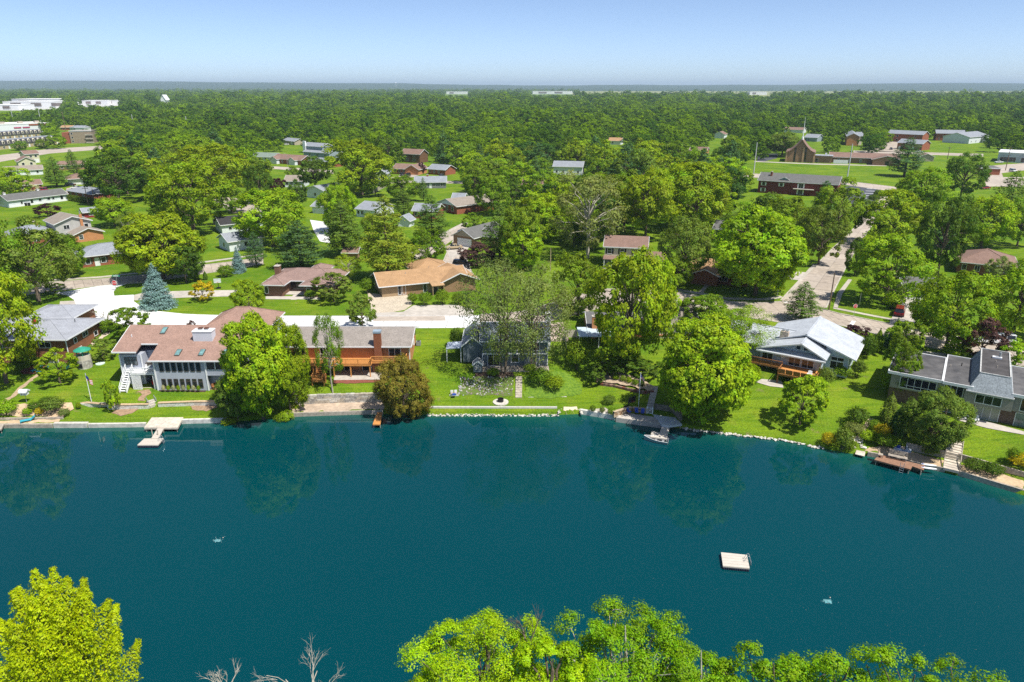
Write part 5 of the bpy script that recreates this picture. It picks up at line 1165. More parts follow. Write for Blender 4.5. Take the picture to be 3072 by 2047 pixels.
# ================================================================== VEGETATION
def leaf_mat():
    """one leaf surface for all: the object's own colour, broken up leaf by leaf and clump by clump, light passing through"""
    m = bpy.data.materials.new('leaves'); m.use_nodes = True; nt = m.node_tree; nt.nodes.clear()
    out = _n(nt, 'ShaderNodeOutputMaterial'); oi = _n(nt, 'ShaderNodeObjectInfo'); at = _n(nt, 'ShaderNodeAttribute', attribute_name='tint')
    sp = _n(nt, 'ShaderNodeSeparateColor'); nt.links.new(at.outputs['Color'], sp.inputs[0])
    hs = _n(nt, 'ShaderNodeHueSaturation'); nt.links.new(oi.outputs['Color'], hs.inputs['Color'])
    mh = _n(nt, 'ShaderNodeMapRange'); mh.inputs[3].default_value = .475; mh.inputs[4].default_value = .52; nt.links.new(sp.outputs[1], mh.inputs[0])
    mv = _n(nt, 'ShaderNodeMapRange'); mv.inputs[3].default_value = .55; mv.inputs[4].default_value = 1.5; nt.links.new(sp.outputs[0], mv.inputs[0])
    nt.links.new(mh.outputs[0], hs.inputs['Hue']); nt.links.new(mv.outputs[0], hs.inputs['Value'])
    d = _n(nt, 'ShaderNodeBsdfDiffuse'); t = _n(nt, 'ShaderNodeBsdfTranslucent'); g = _n(nt, 'ShaderNodeBsdfGlossy'); g.inputs['Roughness'].default_value = .5
    g.inputs['Color'].default_value = (1, 1, 1, 1)
    nt.links.new(hs.outputs[0], d.inputs['Color'])
    br = _n(nt, 'ShaderNodeMix', data_type='RGBA', blend_type='MULTIPLY'); br.inputs[0].default_value = 1; br.inputs[7].default_value = (1.35, 1.2, .5, 1)
    nt.links.new(hs.outputs[0], br.inputs[6]); nt.links.new(br.outputs[2], t.inputs['Color'])
    a = _n(nt, 'ShaderNodeMixShader'); a.inputs[0].default_value = .36; nt.links.new(d.outputs[0], a.inputs[1]); nt.links.new(t.outputs[0], a.inputs[2])
    b = _n(nt, 'ShaderNodeMixShader'); b.inputs[0].default_value = .008; nt.links.new(a.outputs[0], b.inputs[1]); nt.links.new(g.outputs[0], b.inputs[2])
    nt.links.new(b.outputs[0], out.inputs['Surface']); return m
M_LEAF = leaf_mat()
M_BARK = mat('bark', (.13, .10, .075), .95, .3, 4, bump=.4)
M_BARKP = mat('pale_bark', (.42, .38, .32), .95, .25, 4)

def unit(v): return v/np.maximum(np.linalg.norm(v, axis=-1, keepdims=True), 1e-9)
def rdir(rng, n): return unit(rng.normal(size=(n, 3)))
def leaves(name, C, N, S, T, rng, asp=.62):
    """diamond leaf faces: centres, facing, sizes, per-leaf (brightness, hue)"""
    n = len(C)
    r = rdir(rng, n); a = unit(np.cross(N, r)); b = np.cross(N, a)
    S = S[:, None]
    V = np.stack([C-a*S*.55, C+b*S*.5*asp-N*S*.1, C+a*S*.55, C-b*S*.5*asp-N*S*.1], 1).reshape(-1, 3)
    Q = np.arange(4*n).reshape(n, 4)
    me = quad_mesh(name, V, Q, M_LEAF)
    col = np.ones((n, 4), np.float32); col[:, 0] = np.clip(T[0], 0, 1); col[:, 1] = np.clip(T[1], 0, 1); col[:, 2] = 0
    at = me.attributes.new('tint', 'FLOAT_COLOR', 'POINT'); at.data.foreach_set('color', np.repeat(col, 4, 0).ravel())
    return me
def limb(b, p0, p1, r0, r1, rng, k=.12, n=5, seg=3):
    p0, p1 = np.array(p0, float), np.array(p1, float); L = np.linalg.norm(p1-p0); pts = [p0]
    for i in range(1, seg): t = i/seg; pts.append(p0+(p1-p0)*t+rng.normal(size=3)*L*k*.5+np.array([0, 0, L*k*math.sin(t*math.pi)]))
    pts.append(p1)
    for i in range(seg): b.tube(pts[i], pts[i+1], r0+(r1-r0)*i/seg, r0+(r1-r0)*(i+1)/seg, n)

def broadleaf(seed, R, H, cb=.22, nl=13, ns=13, nf=44, L=.36, lobe=(.34, .5), twigs=0, spread=.62, bark=None, stems=1, sub=.36, up=.16, flat_=.92, fill=0., lk=.42):
    rng = np.random.RandomState(seed)
    zc, hz = H*(cb+1)/2, H*(1-cb)/2
    ctr0 = np.array([0, 0, zc]); i = np.arange(nl); ga = i*2.39996+rng.rand()*6; zz = np.linspace(-.88, .95, nl)+rng.normal(size=nl)*.08
    rr = np.sqrt(np.clip(1-zz**2, .06, 1))
    LC = np.stack([np.cos(ga)*rr*R*spread, np.sin(ga)*rr*R*spread, zc+zz*hz*.72], 1)+rng.normal(size=(nl, 3))*R*.07
    if fill: LC = ctr0+(LC-ctr0)*rng.uniform(1-fill, 1, (nl, 1))
    LC = np.vstack([LC, [[0, 0, zc+hz*.25]]]); LR = R*rng.uniform(*lobe, size=nl+1); LR[-1] = R*.5
    ctr = np.array([0, 0, zc])
    Cs, Ns, Ss, T0, T1, subs = [], [], [], [], [], []
    for lc, lr in zip(LC, LR):
        d = unit(rdir(rng, ns)+.75*unit((lc-ctr)[None])+np.array([0, 0, up]))
        sc_ = lc+d*lr*rng.uniform(.7, 1.08, (ns, 1))*np.array([1, 1, flat_])
        lv = rng.normal()*.10
        for s_ in sc_:
            o = rdir(rng, nf)*rng.uniform(.25, 1, (nf, 1))**.6*lr*sub*np.array([1, 1, .75])
            p = s_+o
            Cs.append(p); Ns.append(unit(.9*unit(p-lc)+.5*unit(o)+np.array([0, 0, .45])+rng.normal(size=(nf, 3))*.42))
            Ss.append(L*rng.uniform(.65, 1.25, nf)); v = rng.normal()*.10
            T0.append(.45+lv+v+rng.normal(size=nf)*.13); T1.append(.5+rng.normal()*.16+rng.normal(size=nf)*.18)
        subs.append(sc_)
    me = leaves('crown', np.vstack(Cs), np.vstack(Ns), np.concatenate(Ss), (np.concatenate(T0), np.concatenate(T1)), rng)
    b = MB(); tr = max(.1, H*(.022 if stems == 1 else .011))
    for s in range(stems):
        off = np.array([0, 0, 0.]) if stems == 1 else np.array([math.cos(s*2.1), math.sin(s*2.1), 0])*tr*.9
        top = np.array([off[0]*5, off[1]*5, H*(cb+.32)])
        limb(b, off+np.array([0, 0, -.4]), top, tr*(1.15 if stems == 1 else .8), tr*.55, rng, .05, 7)
        limb(b, top, [top[0]*1.4, top[1]*1.4, H*.9], tr*.55, tr*.1, rng, .05, 5)
    for j, lc in enumerate(LC[:-1]):
        z0 = H*(cb+.04)+(lc[2]-H*cb)*.45
        limb(b, [0, 0, max(z0, H*cb*.8)], lc, tr*lk, tr*lk*.33, rng)
        if twigs:
            for s_ in subs[j][:twigs]: limb(b, lc, s_, tr*.13, tr*.03, rng, .1, 3, 2)
    return me, b.mesh('trunk', bark or M_BARK)
def spruce(seed, R, H, n=26, L=.34, pine=False, gap=1.0, cb=.04):
    rng = np.random.RandomState(seed); Cs, Ns, Ss, T0, T1 = [], [], [], [], []
    b = MB(); tr = H*.018; b.tube((0, 0, -.3), (0, 0, H*.97), tr, .03, 7)
    for k in range(n):
        t = (k+.5)/n; z = H*(cb+(1-cb)*t)
        rad = R*((1-t)**(.62 if pine else .9))*(rng.uniform(.72, 1.12) if pine else rng.uniform(.9, 1.08))
        if pine and cb < .15: rad *= min(1, .55+2.2*t)
        nb = max(4, int((7 if pine else 10)*(rad/R)**.5))
        for a in np.arange(nb)*2*math.pi/nb+rng.rand()*6:
            r = rad*rng.uniform(.78, 1.12); dr = rng.uniform(.05, .3)*(-.6 if pine else 1)
            end = np.array([math.cos(a)*r, math.sin(a)*r, -dr*r*.55+(.15*r if pine else 0)])
            m = max(8, int(r*(26 if pine else 30)*(.36/L)))
            f = rng.uniform(.18 if not pine else .3, 1, m)**.75
            wdt = .20*r*(1-f*.55)+.12
            side = np.array([-math.sin(a), math.cos(a), 0])
            p = np.array([0, 0, z])+end[None]*f[:, None]+side*(rng.normal(size=m)*wdt)[:, None]+rng.normal(size=(m, 3))*np.array([.06, .06, .1 if not pine else .16])
            Cs.append(p); Ns.append(unit(np.array([math.cos(a)*.55, math.sin(a)*.55, .9])+rng.normal(size=(m, 3))*.4)); Ss.append(L*rng.uniform(.6, 1.2, m))
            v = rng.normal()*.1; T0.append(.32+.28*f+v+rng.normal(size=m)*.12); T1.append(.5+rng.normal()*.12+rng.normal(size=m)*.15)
            if k % 2 == 0: b.tube((0, 0, z), np.array([0, 0, z])+end*.85, tr*.3*(1-t)+.02, .015, 3)
    return leaves('crown', np.vstack(Cs), np.vstack(Ns), np.concatenate(Ss), (np.concatenate(T0), np.concatenate(T1)), rng, .5), b.mesh('trunk', M_BARK)
def bushy(seed, R, H, n=2600, L=.22, shape='round', rough=.16):
    rng = np.random.RandomState(seed)
    d = rdir(rng, n); d[:, 2] = np.abs(d[:, 2])*np.where(rng.rand(n) < .8, 1, -.35)
    lum = 1+rough*np.sin(d[:, 0]*7+seed)*np.cos(d[:, 1]*6)+rough*.7*np.sin(d[:, 2]*11+d[:, 0]*9)
    f = lum*rng.uniform(.72, 1.06, n)
    if shape == 'column':
        t = rng.rand(n); a = rng.rand(n)*6.283; r = R*np.sqrt(np.clip(np.sin(np.clip(t*1.02+.06, 0, 1)**.75*math.pi), .0, 1))*(1-.45*t)*rng.uniform(.78, 1.08, n)*(1+rough*np.sin(a*5+t*9))
        C = np.stack([np.cos(a)*r, np.sin(a)*r, t*H], 1); N = np.stack([np.cos(a), np.sin(a), .25+t*.5], 1)
    else:
        C = d*f[:, None]*np.array([R, R, H*.52])+np.array([0, 0, H*.48]); N = d
    N = unit(N+rng.normal(size=(n, 3))*.4)
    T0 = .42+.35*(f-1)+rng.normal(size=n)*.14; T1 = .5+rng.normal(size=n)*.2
    b = MB()
    for k in range(3): b.tube((0, 0, -.2), (rng.normal()*R*.3, rng.normal()*R*.3, H*.6), .05, .02, 4)
    return leaves('foliage', C, N, L*rng.uniform(.6, 1.25, n), (T0, T1), rng), b.mesh('stem', M_BARK)
def bare(seed, H, spread=.5, depth=4, m=None, r0=.09):
    rng = np.random.RandomState(seed); b = MB()
    def grow(p, d, L, r, k):
        q = p+d*L; limb(b, p, q, r, r*.6, rng, .06, 4, 2)
        if k == 0: return
        for _ in range(rng.randint(2, 4)):
            grow(p+d*L*rng.uniform(.45, 1), unit(d+rdir(rng, 1)[0]*spread*1.4+np.array([0, 0, .15])), L*rng.uniform(.5, .75), r*.55, k-1)
    for _ in range(3): grow(np.array([0, 0, 0.]), unit(np.array([rng.normal()*spread, rng.normal()*spread, 1])), H*.42, r0, depth)
    return b.mesh('branches', m or M_BARKP)

# ---- library: kind -> list of (crown, stem, natural radius, natural height)
LIB = {}
def lib(kind, f, R, H, seeds, *a, **k):
    LIB[kind] = []
    for s in seeds:
        c, t = f(s, R, H, *a, **k); co = np.zeros(len(c.vertices)*3, np.float32); c.vertices.foreach_get('co', co); co = co.reshape(-1, 3)
        LIB[kind].append((c, t, float(np.percentile(np.hypot(co[:, 0], co[:, 1]), 96)), float(np.percentile(co[:, 2], 99.3))))   # measured spread and height
lib('maple', broadleaf, 5.5, 12, (1, 2, 3, 4), nl=20, ns=16, nf=44, L=.38, lobe=(.26, .44), cb=.1, spread=.68)
lib('oak', broadleaf, 6.5, 14, (11, 12, 13), nl=24, ns=13, nf=40, L=.42, lobe=(.22, .38), spread=.76, cb=.12, sub=.42)
lib('airy', broadleaf, 5.5, 14, (21, 22, 23), nl=22, ns=11, nf=30, L=.34, lobe=(.24, .38), spread=.74, cb=.18, twigs=6, sub=.5, bark=M_BARKP)
lib('locust', broadleaf, 6.0, 15, (31, 32), nl=28, ns=13, nf=27, L=.25, lobe=(.26, .42), spread=.82, cb=.14, twigs=11, sub=.55, stems=3)
lib('feather', broadleaf, 5.5, 11, (41, 42), nl=30, ns=22, nf=52, L=.29, lobe=(.24, .38), cb=.04, sub=.36, up=.3, spread=.74)
lib('dome', broadleaf, 5.5, 11.5, (45, 46), nl=60, ns=13, nf=38, L=.36, lobe=(.2, .32), cb=.02, sub=.42, up=.14, spread=.8, fill=.3)
lib('small', broadleaf, 2.6, 5.5, (51, 52, 53), nl=14, ns=11, nf=34, L=.27, cb=.12, lobe=(.26, .42), spread=.7)
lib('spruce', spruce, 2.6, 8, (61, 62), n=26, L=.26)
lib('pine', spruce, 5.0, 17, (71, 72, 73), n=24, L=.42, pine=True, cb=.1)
lib('shrub', bushy, 1.2, 1.9, (81, 82, 83), n=1900, L=.17)
lib('column', bushy, .9, 4.2, (91, 92), n=2600, L=.18, shape='column', rough=.1)
lib('mid', broadleaf, 5.5, 12, (101, 102, 103, 104, 105, 106), nl=18, ns=11, nf=26, L=.52, cb=.1, lobe=(.26, .42), spread=.7)
lib('far', broadleaf, 5.5, 12.5, (111, 112, 113, 114, 115), nl=11, ns=9, nf=13, L=.78, sub=.4)
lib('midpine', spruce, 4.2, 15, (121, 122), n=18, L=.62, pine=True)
LIB['bare'] = [(None, bare(s, 5, .55, 3), 2, 5) for s in (131, 132)]
GREENS = {'bright': (.138, .205, .005), 'yellow': (.138, .222, .006), 'domebright': (.175, .275, .006), 'mid': (.098, .163, .007), 'dark': (.056, .104, .008), 'deep': (.034, .085, .012),
          'olive': (.09, .138, .016), 'grey': (.12, .155, .035), 'lime': (.155, .25, .006), 'gold': (.46, .40, .01), 'rust': (.12, .11, .014), 'plum': (.055, .018, .022),
          'blue': (.20, .30, .31), 'pinegreen': (.07, .125, .018), 'pineyellow': (.13, .165, .012), 'spruce': (.045, .095, .03), 'brownplum': (.10, .055, .045), 'cream': (.5, .5, .3)}
GREENS = {k: tuple(min(.6, c*(1.85 if k not in ('blue', 'plum', 'gold', 'cream', 'brownplum') else 1.15)) for c in v) for k, v in GREENS.items()}
_cnt = [0]; TREES = []
def plant(kind, name, label, cat, loc, R, H, col, group=None, parts=('crown', 'trunk'), jit=.1, rz=None):
    _cnt[0] += 1; rnd = random.Random(_cnt[0]*17)
    v = LIB[kind][_cnt[0] % len(LIB[kind])]
    o = thing(name, label, cat, loc, rnd.uniform(0, 6.28) if rz is None else rz, group, (R/v[2], R/v[2], H/v[3]))
    c = GREENS[col] if isinstance(col, str) else col
    j = rnd.uniform(1-jit, 1+jit)
    if v[0]:
        a = link(parts[0], v[0], o); a.color = (c[0]*j*rnd.uniform(.92, 1.08), c[1]*j, c[2]*j, 1)
    link(parts[1], v[1], o)
    TREES.append((loc[0], loc[1], R)); return o
def tree_px(kind, u, vb, vt, wpx, col, label, name='tree', ground=None, cat='tree', group=None, sink=0, **k):
    """tree given by its foot pixel, the row of its top and its width in the photo"""
    p = G(u, vb) if ground is None else P(u, vb, ground)
    s = scale_at(*p); H = max(1.2, z_at(p.x, p.y, vt)-p.z); R = wpx/2/s
    # the crown's top leans away from the viewer: the highest leaf is near the axis, so no correction is needed
    return plant(kind, name, label, cat, (p.x, p.y, p.z-sink), R, H, col, group, **k)

T = tree_px
# ---- lake shore and front gardens
T('oak', 20, 1150, 795, 250, 'bright', 'tall bright oak at the left edge leaning over the brick house')
T('oak', 118, 905, 655, 230, 'olive', 'broad dull-green oak left of the new street apron')
T('oak', -10, 925, 640, 220, 'mid', 'large green tree cut by the left edge beside the broad dull-green oak')
T('small', 168, 880, 848, 60, 'dark', 'low dark tree beside the street apron curve')
T('maple', 205, 832, 700, 110, 'mid', 'dense green maple before the red brick ranch on the old road')
T('spruce', 475, 921, 803, 100, 'blue', 'blue spruce on the lawn island by the new street', 'spruce_tree')
T('small', 610, 904, 842, 72, 'gold', 'golden-leaved small tree on the lawn island')
T('maple', 752, 952, 842, 104, 'bright', 'rounded bright maple left of the mauve-brown roof')
T('small', 395, 1012, 925, 112, 'mid', 'spreading green tree at the left corner of the pink-brown roof')
T('small', 312, 1080, 1012, 84, 'olive', 'leaning dull-green tree beside the playhouse tower')
T('small', 183, 1150, 1050, 112, 'bright', 'bright spreading tree in a mulch ring on the left lawn')
T('shrub', 84, 1114, 1064, 74, 'dark', 'dark bush beside the brick patio', 'shrub', cat='bush')
T('shrub', 326, 1000, 960, 46, 'mid', 'clipped green bush at the corner of the slate roof', 'shrub', cat='bush')
T('shrub', 256, 950, 932, 62, 'olive', 'low bush bed behind the slate-grey roof', 'shrub', cat='bush')
T('small', 343, 1236, 1140, 46, 'lime', 'slim young tree on the grass below the white stone wall', 'young_tree')
T('dome', 790, 1252, 958, 200, 'domebright', 'huge tree at the waterside hiding the end of the grey house')
T('feather', 872, 1232, 975, 140, 'bright', 'bright full tree right beside the huge waterside tree')
T('feather', 715, 1268, 1130, 110, 'olive', 'drooping willow-like tree at the water beside the huge tree')
T('shrub', 855, 1268, 1232, 60, 'bright', 'pale bush hanging over the water below the huge tree', 'shrub', cat='bush')
T('shrub', 690, 1276, 1252, 50, 'bright', 'small bush at the end of the pale shore wall', 'shrub', cat='bush')
T('airy', 999, 1182, 944, 92, 'mid', 'slender tree with bare lower trunk before the orange deck')
T('feather', 1213, 1262, 1080, 165, 'rust', 'rust-tinged bushy tree leaning over the water by the small orange dock')
T('small', 1089, 987, 878, 92, 'olive', 'roadside tree with reddish tint on the new street')
T('small', 1003, 906, 822, 118, 'olive', 'spreading tree before the mauve-brown brick ranch')
T('locust', 1512, 1120, 780, 285, 'grey', 'thin-leaved locust tree before the slate-blue house, left of the pair', sink=.2)
T('locust', 1596, 1112, 800, 265, 'grey', 'thin-leaved locust tree before the slate-blue house, right of the pair', sink=.2)
T('shrub', 1370, 1042, 985, 46, 'dark', 'dark upright bush left of the slate-blue house', 'shrub', cat='bush')
T('shrub', 1729, 1112, 1022, 72, 'mid', 'large egg-shaped bush right of the slate-blue house', 'shrub', cat='bush')
T('maple', 1735, 948, 765, 155, 'mid', 'dark green maple on the street side behind the slate-blue house')
T('maple', 1880, 1110, 755, 235, 'bright', 'large bright maple hiding the tan-roofed house')
T('maple', 1960, 1030, 770, 130, 'lime', 'narrow bright tree joined to the large bright maple')
T('small', 1810, 1120, 1050, 80, 'bright', 'low bright tree under the large maple')
T('small', 1852, 1125, 1068, 90, 'dark', 'shaded small tree above the terraced garden bed')
T('small', 1930, 1128, 1080, 110, 'dark', 'shaded shrubby tree beside the concrete steps')
T('small', 1790, 1150, 1095, 70, 'dark', 'dark small tree at the end of the block garden wall')
T('dome', 2100, 1266, 968, 268, 'domebright', 'enormous feathery tree overhanging the corner deck')
T('feather', 2150, 1232, 1010, 150, 'bright', 'right flank tree of the enormous feathery one on the lawn')
T('maple', 2110, 1010, 888, 160, 'mid', 'green tree behind the enormous feathery tree')
T('locust', 2215, 1080, 918, 190, 'yellow', 'thin yellow-green locust tree at the light grey roof')
T('airy', 2175, 1075, 925, 130, 'yellow', 'yellow-green airy tree left of the light grey roof')
T('small', 2400, 1275, 1132, 138, 'lime', 'pale green tree on the open lawn before the brown deck')
T('pine', 2402, 963, 850, 104, 'pinegreen', 'dark pine behind the light grey roof', 'pine_tree')
for u, vb, vt, w_, c, l in ((2472, 1160, 1104, 56, 'olive', 'big rounded bush at the corner of the brown deck'), (2522, 1134, 1096, 54, 'mid', 'dense bush under the right wing windows'),
        (2572, 1132, 1080, 46, 'olive', 'tall bush at the right corner of the light grey house'), (2253, 1150, 1096, 52, 'bright', 'bright bush left of the basement door'),
        (2440, 1180, 1130, 70, 'lime', 'loose pale bush below the brown deck'), (2600, 1075, 1010, 50, 'dark', 'dark evergreen mass behind the right eave'),
        (2570, 1275, 1225, 68, 'dark', 'low dark yew on the right lawn'), (2483, 1338, 1300, 46, 'gold', 'golden bush at the rocky shore'), (2524, 1352, 1284, 58, 'olive', 'grey-green shrub beside the golden bush'),
        (2548, 1350, 1320, 40, 'mid', 'green bush over the water left of the slatted ramp'), (2645, 1312, 1275, 50, 'gold', 'rusty-gold bush beside the garden path'), (2595, 1325, 1292, 46, 'lime', 'lime bush on the path edge'),
        (2652, 1340, 1300, 66, 'mid', 'spreading green juniper above the hot sand'), (2620, 1285, 1262, 40, 'mid', 'small bush by the top of the garden path'), (3060, 1400, 1362, 70, 'gold', 'golden shrub at the right edge of the lawn'),
        (3035, 1392, 1345, 40, 'mid', 'green shrub left of the golden one at the right edge'), (2560, 1300, 1270, 60, 'grey', 'silvery bush above the rocks')):
    T('shrub', u, vb, vt, w_, c, l, 'shrub', cat='bush')
T('small', 2562, 1022, 976, 78, 'plum', 'plum-coloured small tree right of the light grey roof')
T('column', 2630, 1056, 985, 30, 'mid', 'columnar evergreen right of the light grey house', 'columnar_evergreen')
T('column', 2598, 1062, 1000, 34, 'dark', 'darker columnar evergreen beside the first', 'columnar_evergreen')
T('small', 2705, 1068, 964, 110, 'mid', 'leafy tree between the light grey house and the flat roof')
T('spruce', 2680, 1040, 962, 60, 'spruce', 'small dark spruce by the lake road', 'spruce_tree')
T('maple', 2690, 1190, 1012, 104, 'mid', 'slim maple at the left end of the flat dark roof')
T('column', 2661, 1268, 1176, 50, 'olive', 'tall olive arborvitae on the lakeside lawn', 'columnar_evergreen')
T('column', 2690, 1306, 1216, 54, 'deep', 'dark arborvitae beside the tall olive one', 'columnar_evergreen')
T('feather', 2792, 1352, 1178, 186, 'olive', 'wide low tree before the mansard house')
T('maple', 2832, 1052, 820, 210, 'yellow', 'large yellow-green maple beside the lake road')
T('maple', 2770, 985, 850, 100, 'yellow', 'smaller yellow-green maple left of the large one by the drive')
T('small', 2935, 1084, 955, 128, 'brownplum', 'purple-brown tree overhanging the white pickup')
T('maple', 3040, 1010, 782, 200, 'yellow', 'spreading yellow-green tree at the right edge')
T('small', 3040, 1120, 1020, 110, 'lime', 'thin lime-green tree behind the mansard roof')
T('shrub', 2870, 1072, 1046, 76, 'yellow', 'yellow bush behind the flat dark roof', 'shrub', cat='bush')
T('shrub', 2905, 1086, 1058, 50, 'dark', 'dark bush left of the mansard tower', 'shrub', cat='bush')
# second row
for u, vb, vt, w_, l in ((1238, 913, 880, 32, 'leftmost of three round clipped bushes on the gravel'), (1277, 917, 877, 42, 'middle of three round clipped bushes'), (1328, 914, 869, 44, 'rightmost and largest of three round clipped bushes'),
        (1101, 880, 836, 42, 'dark round bush at the left end of the rust-orange roof'), (933, 896, 871, 36, 'dome-shaped bush before the mauve-brown ranch'), (679, 830, 796, 52, 'clipped bush by the old road'), (1375, 914, 880, 40, 'loose bush right of the three round ones')):
    T('shrub', u, vb, vt, w_, 'mid', l, 'shrub', cat='bush')
for u, l in ((592, 'left of two small cone evergreens on the lawn'), (617, 'right of two small cone evergreens on the lawn')): T('column', u, 840, 813, 14, 'dark', l, 'columnar_evergreen')
T('spruce', 717, 818, 746, 44, 'blue', 'small blue spruce by the old road', 'spruce_tree')
T('dome', 490, 838, 645, 235, 'bright', 'large round maple before the red brick ranch and old road')
T('maple', 560, 848, 735, 110, 'dark', 'darker tree right of the large round maple')
T('oak', 585, 700, 486, 240, 'bright', 'tall spreading tree with pale limbs above the large round maple')
T('oak', 360, 610, 450, 190, 'dark', 'dark tall tree behind the long white ranch')
T('oak', 640, 585, 434, 230, 'bright', 'broad bright tree behind the tall spreading one')
T('maple', 345, 680, 595, 120, 'lime', 'bright green tree beside the red barn shed')
T('airy', 395, 735, 640, 70, 'olive', 'thin dull tree between shed and large round maple')
T('pine', 172, 562, 474, 70, 'pinegreen', 'dark cone-shaped tree by the carport house', 'pine_tree')
T('maple', 342, 432, 378, 88, 'lime', 'yellow-lime tree by the boulevard')
T('small', 146, 652, 612, 72, 'plum', 'round purple-leaf tree on the back lawn')
T('maple', 45, 592, 504, 110, 'lime', 'lime-green tree left of the long white ranch')
T('small', 100, 578, 552, 40, 'cream', 'white-flowering small tree by the dark red car')
T('maple', 820, 740, 568, 220, 'yellow', 'tall yellow-green tree left of the pine group')
T('pine', 905, 806, 668, 150, 'spruce', 'wide dark spruce behind the mauve-brown roof', 'spruce_tree')
T('pine', 770, 800, 700, 66, 'spruce', 'narrow dark spruce left of the wide one', 'spruce_tree')
T('pine', 1032, 768, 610, 120, 'pinegreen', 'tall green pine in the centre-left group', 'pine_tree')
T('feather', 1018, 700, 558, 110, 'lime', 'lime-topped tree behind the tall green pine')
T('pine', 1165, 842, 598, 175, 'pineyellow', 'big yellow-green pine behind the rust-orange roof', 'pine_tree')
T('pine', 1298, 735, 592, 105, 'pinegreen', 'loose pine left of the white garage door', 'pine_tree')
T('maple', 1285, 805, 690, 105, 'mid', 'rounded green tree behind the rust-orange roof')
T('pine', 1500, 780, 615, 120, 'pinegreen', 'tall pine right of the house with the white garage', 'pine_tree')
T('small', 1430, 800, 728, 110, 'brownplum', 'brownish low tree by the black car')
T('maple', 1570, 810, 680, 120, 'lime', 'lime-green tree behind the locust pair')
T('maple', 1560, 800, 620, 130, 'mid', 'green maple beside the lime-green tree')
T('airy', 1762, 775, 520, 215, 'grey', 'grey-green sycamore with pale bare limbs')
T('maple', 1935, 720, 512, 170, 'bright', 'broad bright tree right of the sycamore')
T('maple', 2080, 700, 490, 210, 'bright', 'broad bright tree behind the big round maple')
T('dome', 2265, 886, 634, 276, 'domebright', 'big round maple on the street corner lawn')
T('oak', 2050, 852, 655, 160, 'olive', 'dull green tree beside the cream colonial')
T('maple', 2030, 870, 775, 90, 'mid', 'dark low tree before the orange-tan roof')
T('maple', 2650, 912, 706, 205, 'yellow', 'yellow-green tree beside the cross street')
T('maple', 2562, 828, 715, 66, 'dark', 'dark narrow tree leaning over the cross street')
T('oak', 2455, 795, 618, 135, 'olive', 'dull green tree lining the cross street')
T('oak', 2505, 722, 536, 150, 'mid', 'green tree below the parking lot')
T('maple', 2668, 740, 572, 180, 'bright', 'bright tree right of the cross street')
T('oak', 2810, 830, 585, 155, 'dark', 'tall dark tree before the brown hip roof on the right')
T('maple', 2945, 745, 588, 150, 'lime', 'rounded lime-green tree in the upper right')
T('maple', 2760, 640, 505, 150, 'yellow', 'yellow-green tree above the tall dark tree on the right')
T('oak', 2880, 600, 462, 130, 'dark', 'dark tree before the red brick blocks')
T('pine', 2712, 530, 418, 96, 'spruce', 'dark spruce beside the church field', 'spruce_tree')
T('pine', 3010, 700, 520, 120, 'pinegreen', 'shaggy pine at the upper right edge', 'pine_tree')
T('oak', 3050, 740, 600, 120, 'mid', 'green tree cut by the right edge behind the lime tree')
T('oak', 2990, 860, 770, 90, 'grey', 'pale grey-green tree before the brown hip roof')
T('maple', 1088, 585, 422, 210, 'bright', 'large bright tree above the pines, centre left')
T('maple', 1208, 605, 528, 105, 'mid', 'dark green tree on the centre-left lawn')
T('oak', 895, 625, 540, 64, 'dark', 'dark tree beside the white gabled house')
T('small', 834, 580, 536, 54, 'plum', 'purple plum tree behind the tall yellow-green tree')
T('maple', 1475, 645, 530, 110, 'mid', 'dense green maple right of the brick ranch with white gable')
T('small', 1265, 522, 488, 26, 'plum', 'small plum tree between two brick ranches')
T('maple', 2345, 470, 398, 108, 'olive', 'olive tree left of the church')
for i, (u, l) in enumerate(((2595, 'upper left'), (2620, 'upper right'), (2632, 'rear'))): T('shrub', u, 622-i*14, 598-i*14, 44-i*8, 'dark', l+' of three clipped mounds by the parking lot', 'shrub', cat='bush')
T('maple', 945, 570, 472, 92, 'dark', 'dark green tree below the blue-grey two-storey house')
T('maple', 880, 540, 500, 44, 'mid', 'small round tree beside the grey street lamp')
T('oak', 782, 612, 494, 84, 'dark', 'dark tree left of the purple plum tree')
T('maple', 700, 640, 560, 90, 'mid', 'green tree between the yellow-green tree and the tall spreading one')
T('pine', 1271, 605, 536, 30, 'pinegreen', 'slim little pine on the lawn of the grey ranch', 'pine_tree')
T('pine', 1212, 648, 568, 66, 'pinegreen', 'loose pine above the big yellow-green pine', 'pine_tree')
T('small', 1422, 694, 640, 78, 'mid', 'spreading tree behind the house with the white garage')
T('airy', 1048, 842, 764, 82, 'bright', 'thin spreading tree between the mauve-brown and rust-orange roofs')
T('maple', 1120, 720, 640, 74, 'mid', 'green tree behind the tall green pine')
T('maple', 1000, 640, 580, 60, 'bright', 'bright tree between the white gabled house and the grey roof')
T('maple', 1440, 590, 490, 110, 'mid', 'green tree behind the pale grey shed')
T('pine', 224, 528, 452, 44, 'pinegreen', 'narrow pine behind the carport house', 'pine_tree')
T('maple', 150, 425, 392, 40, 'mid', 'round tree at the end of the black mansard rows')
T('maple', 62, 452, 424, 44, 'mid', 'round street tree before the buff apartment row, left of two')
T('maple', 132, 446, 418, 44, 'mid', 'round street tree before the buff apartment row, right of two')
T('shrub', 1392, 636, 622, 36, 'bright', 'clipped bush by the white-gabled brick ranch', 'shrub', cat='bush')
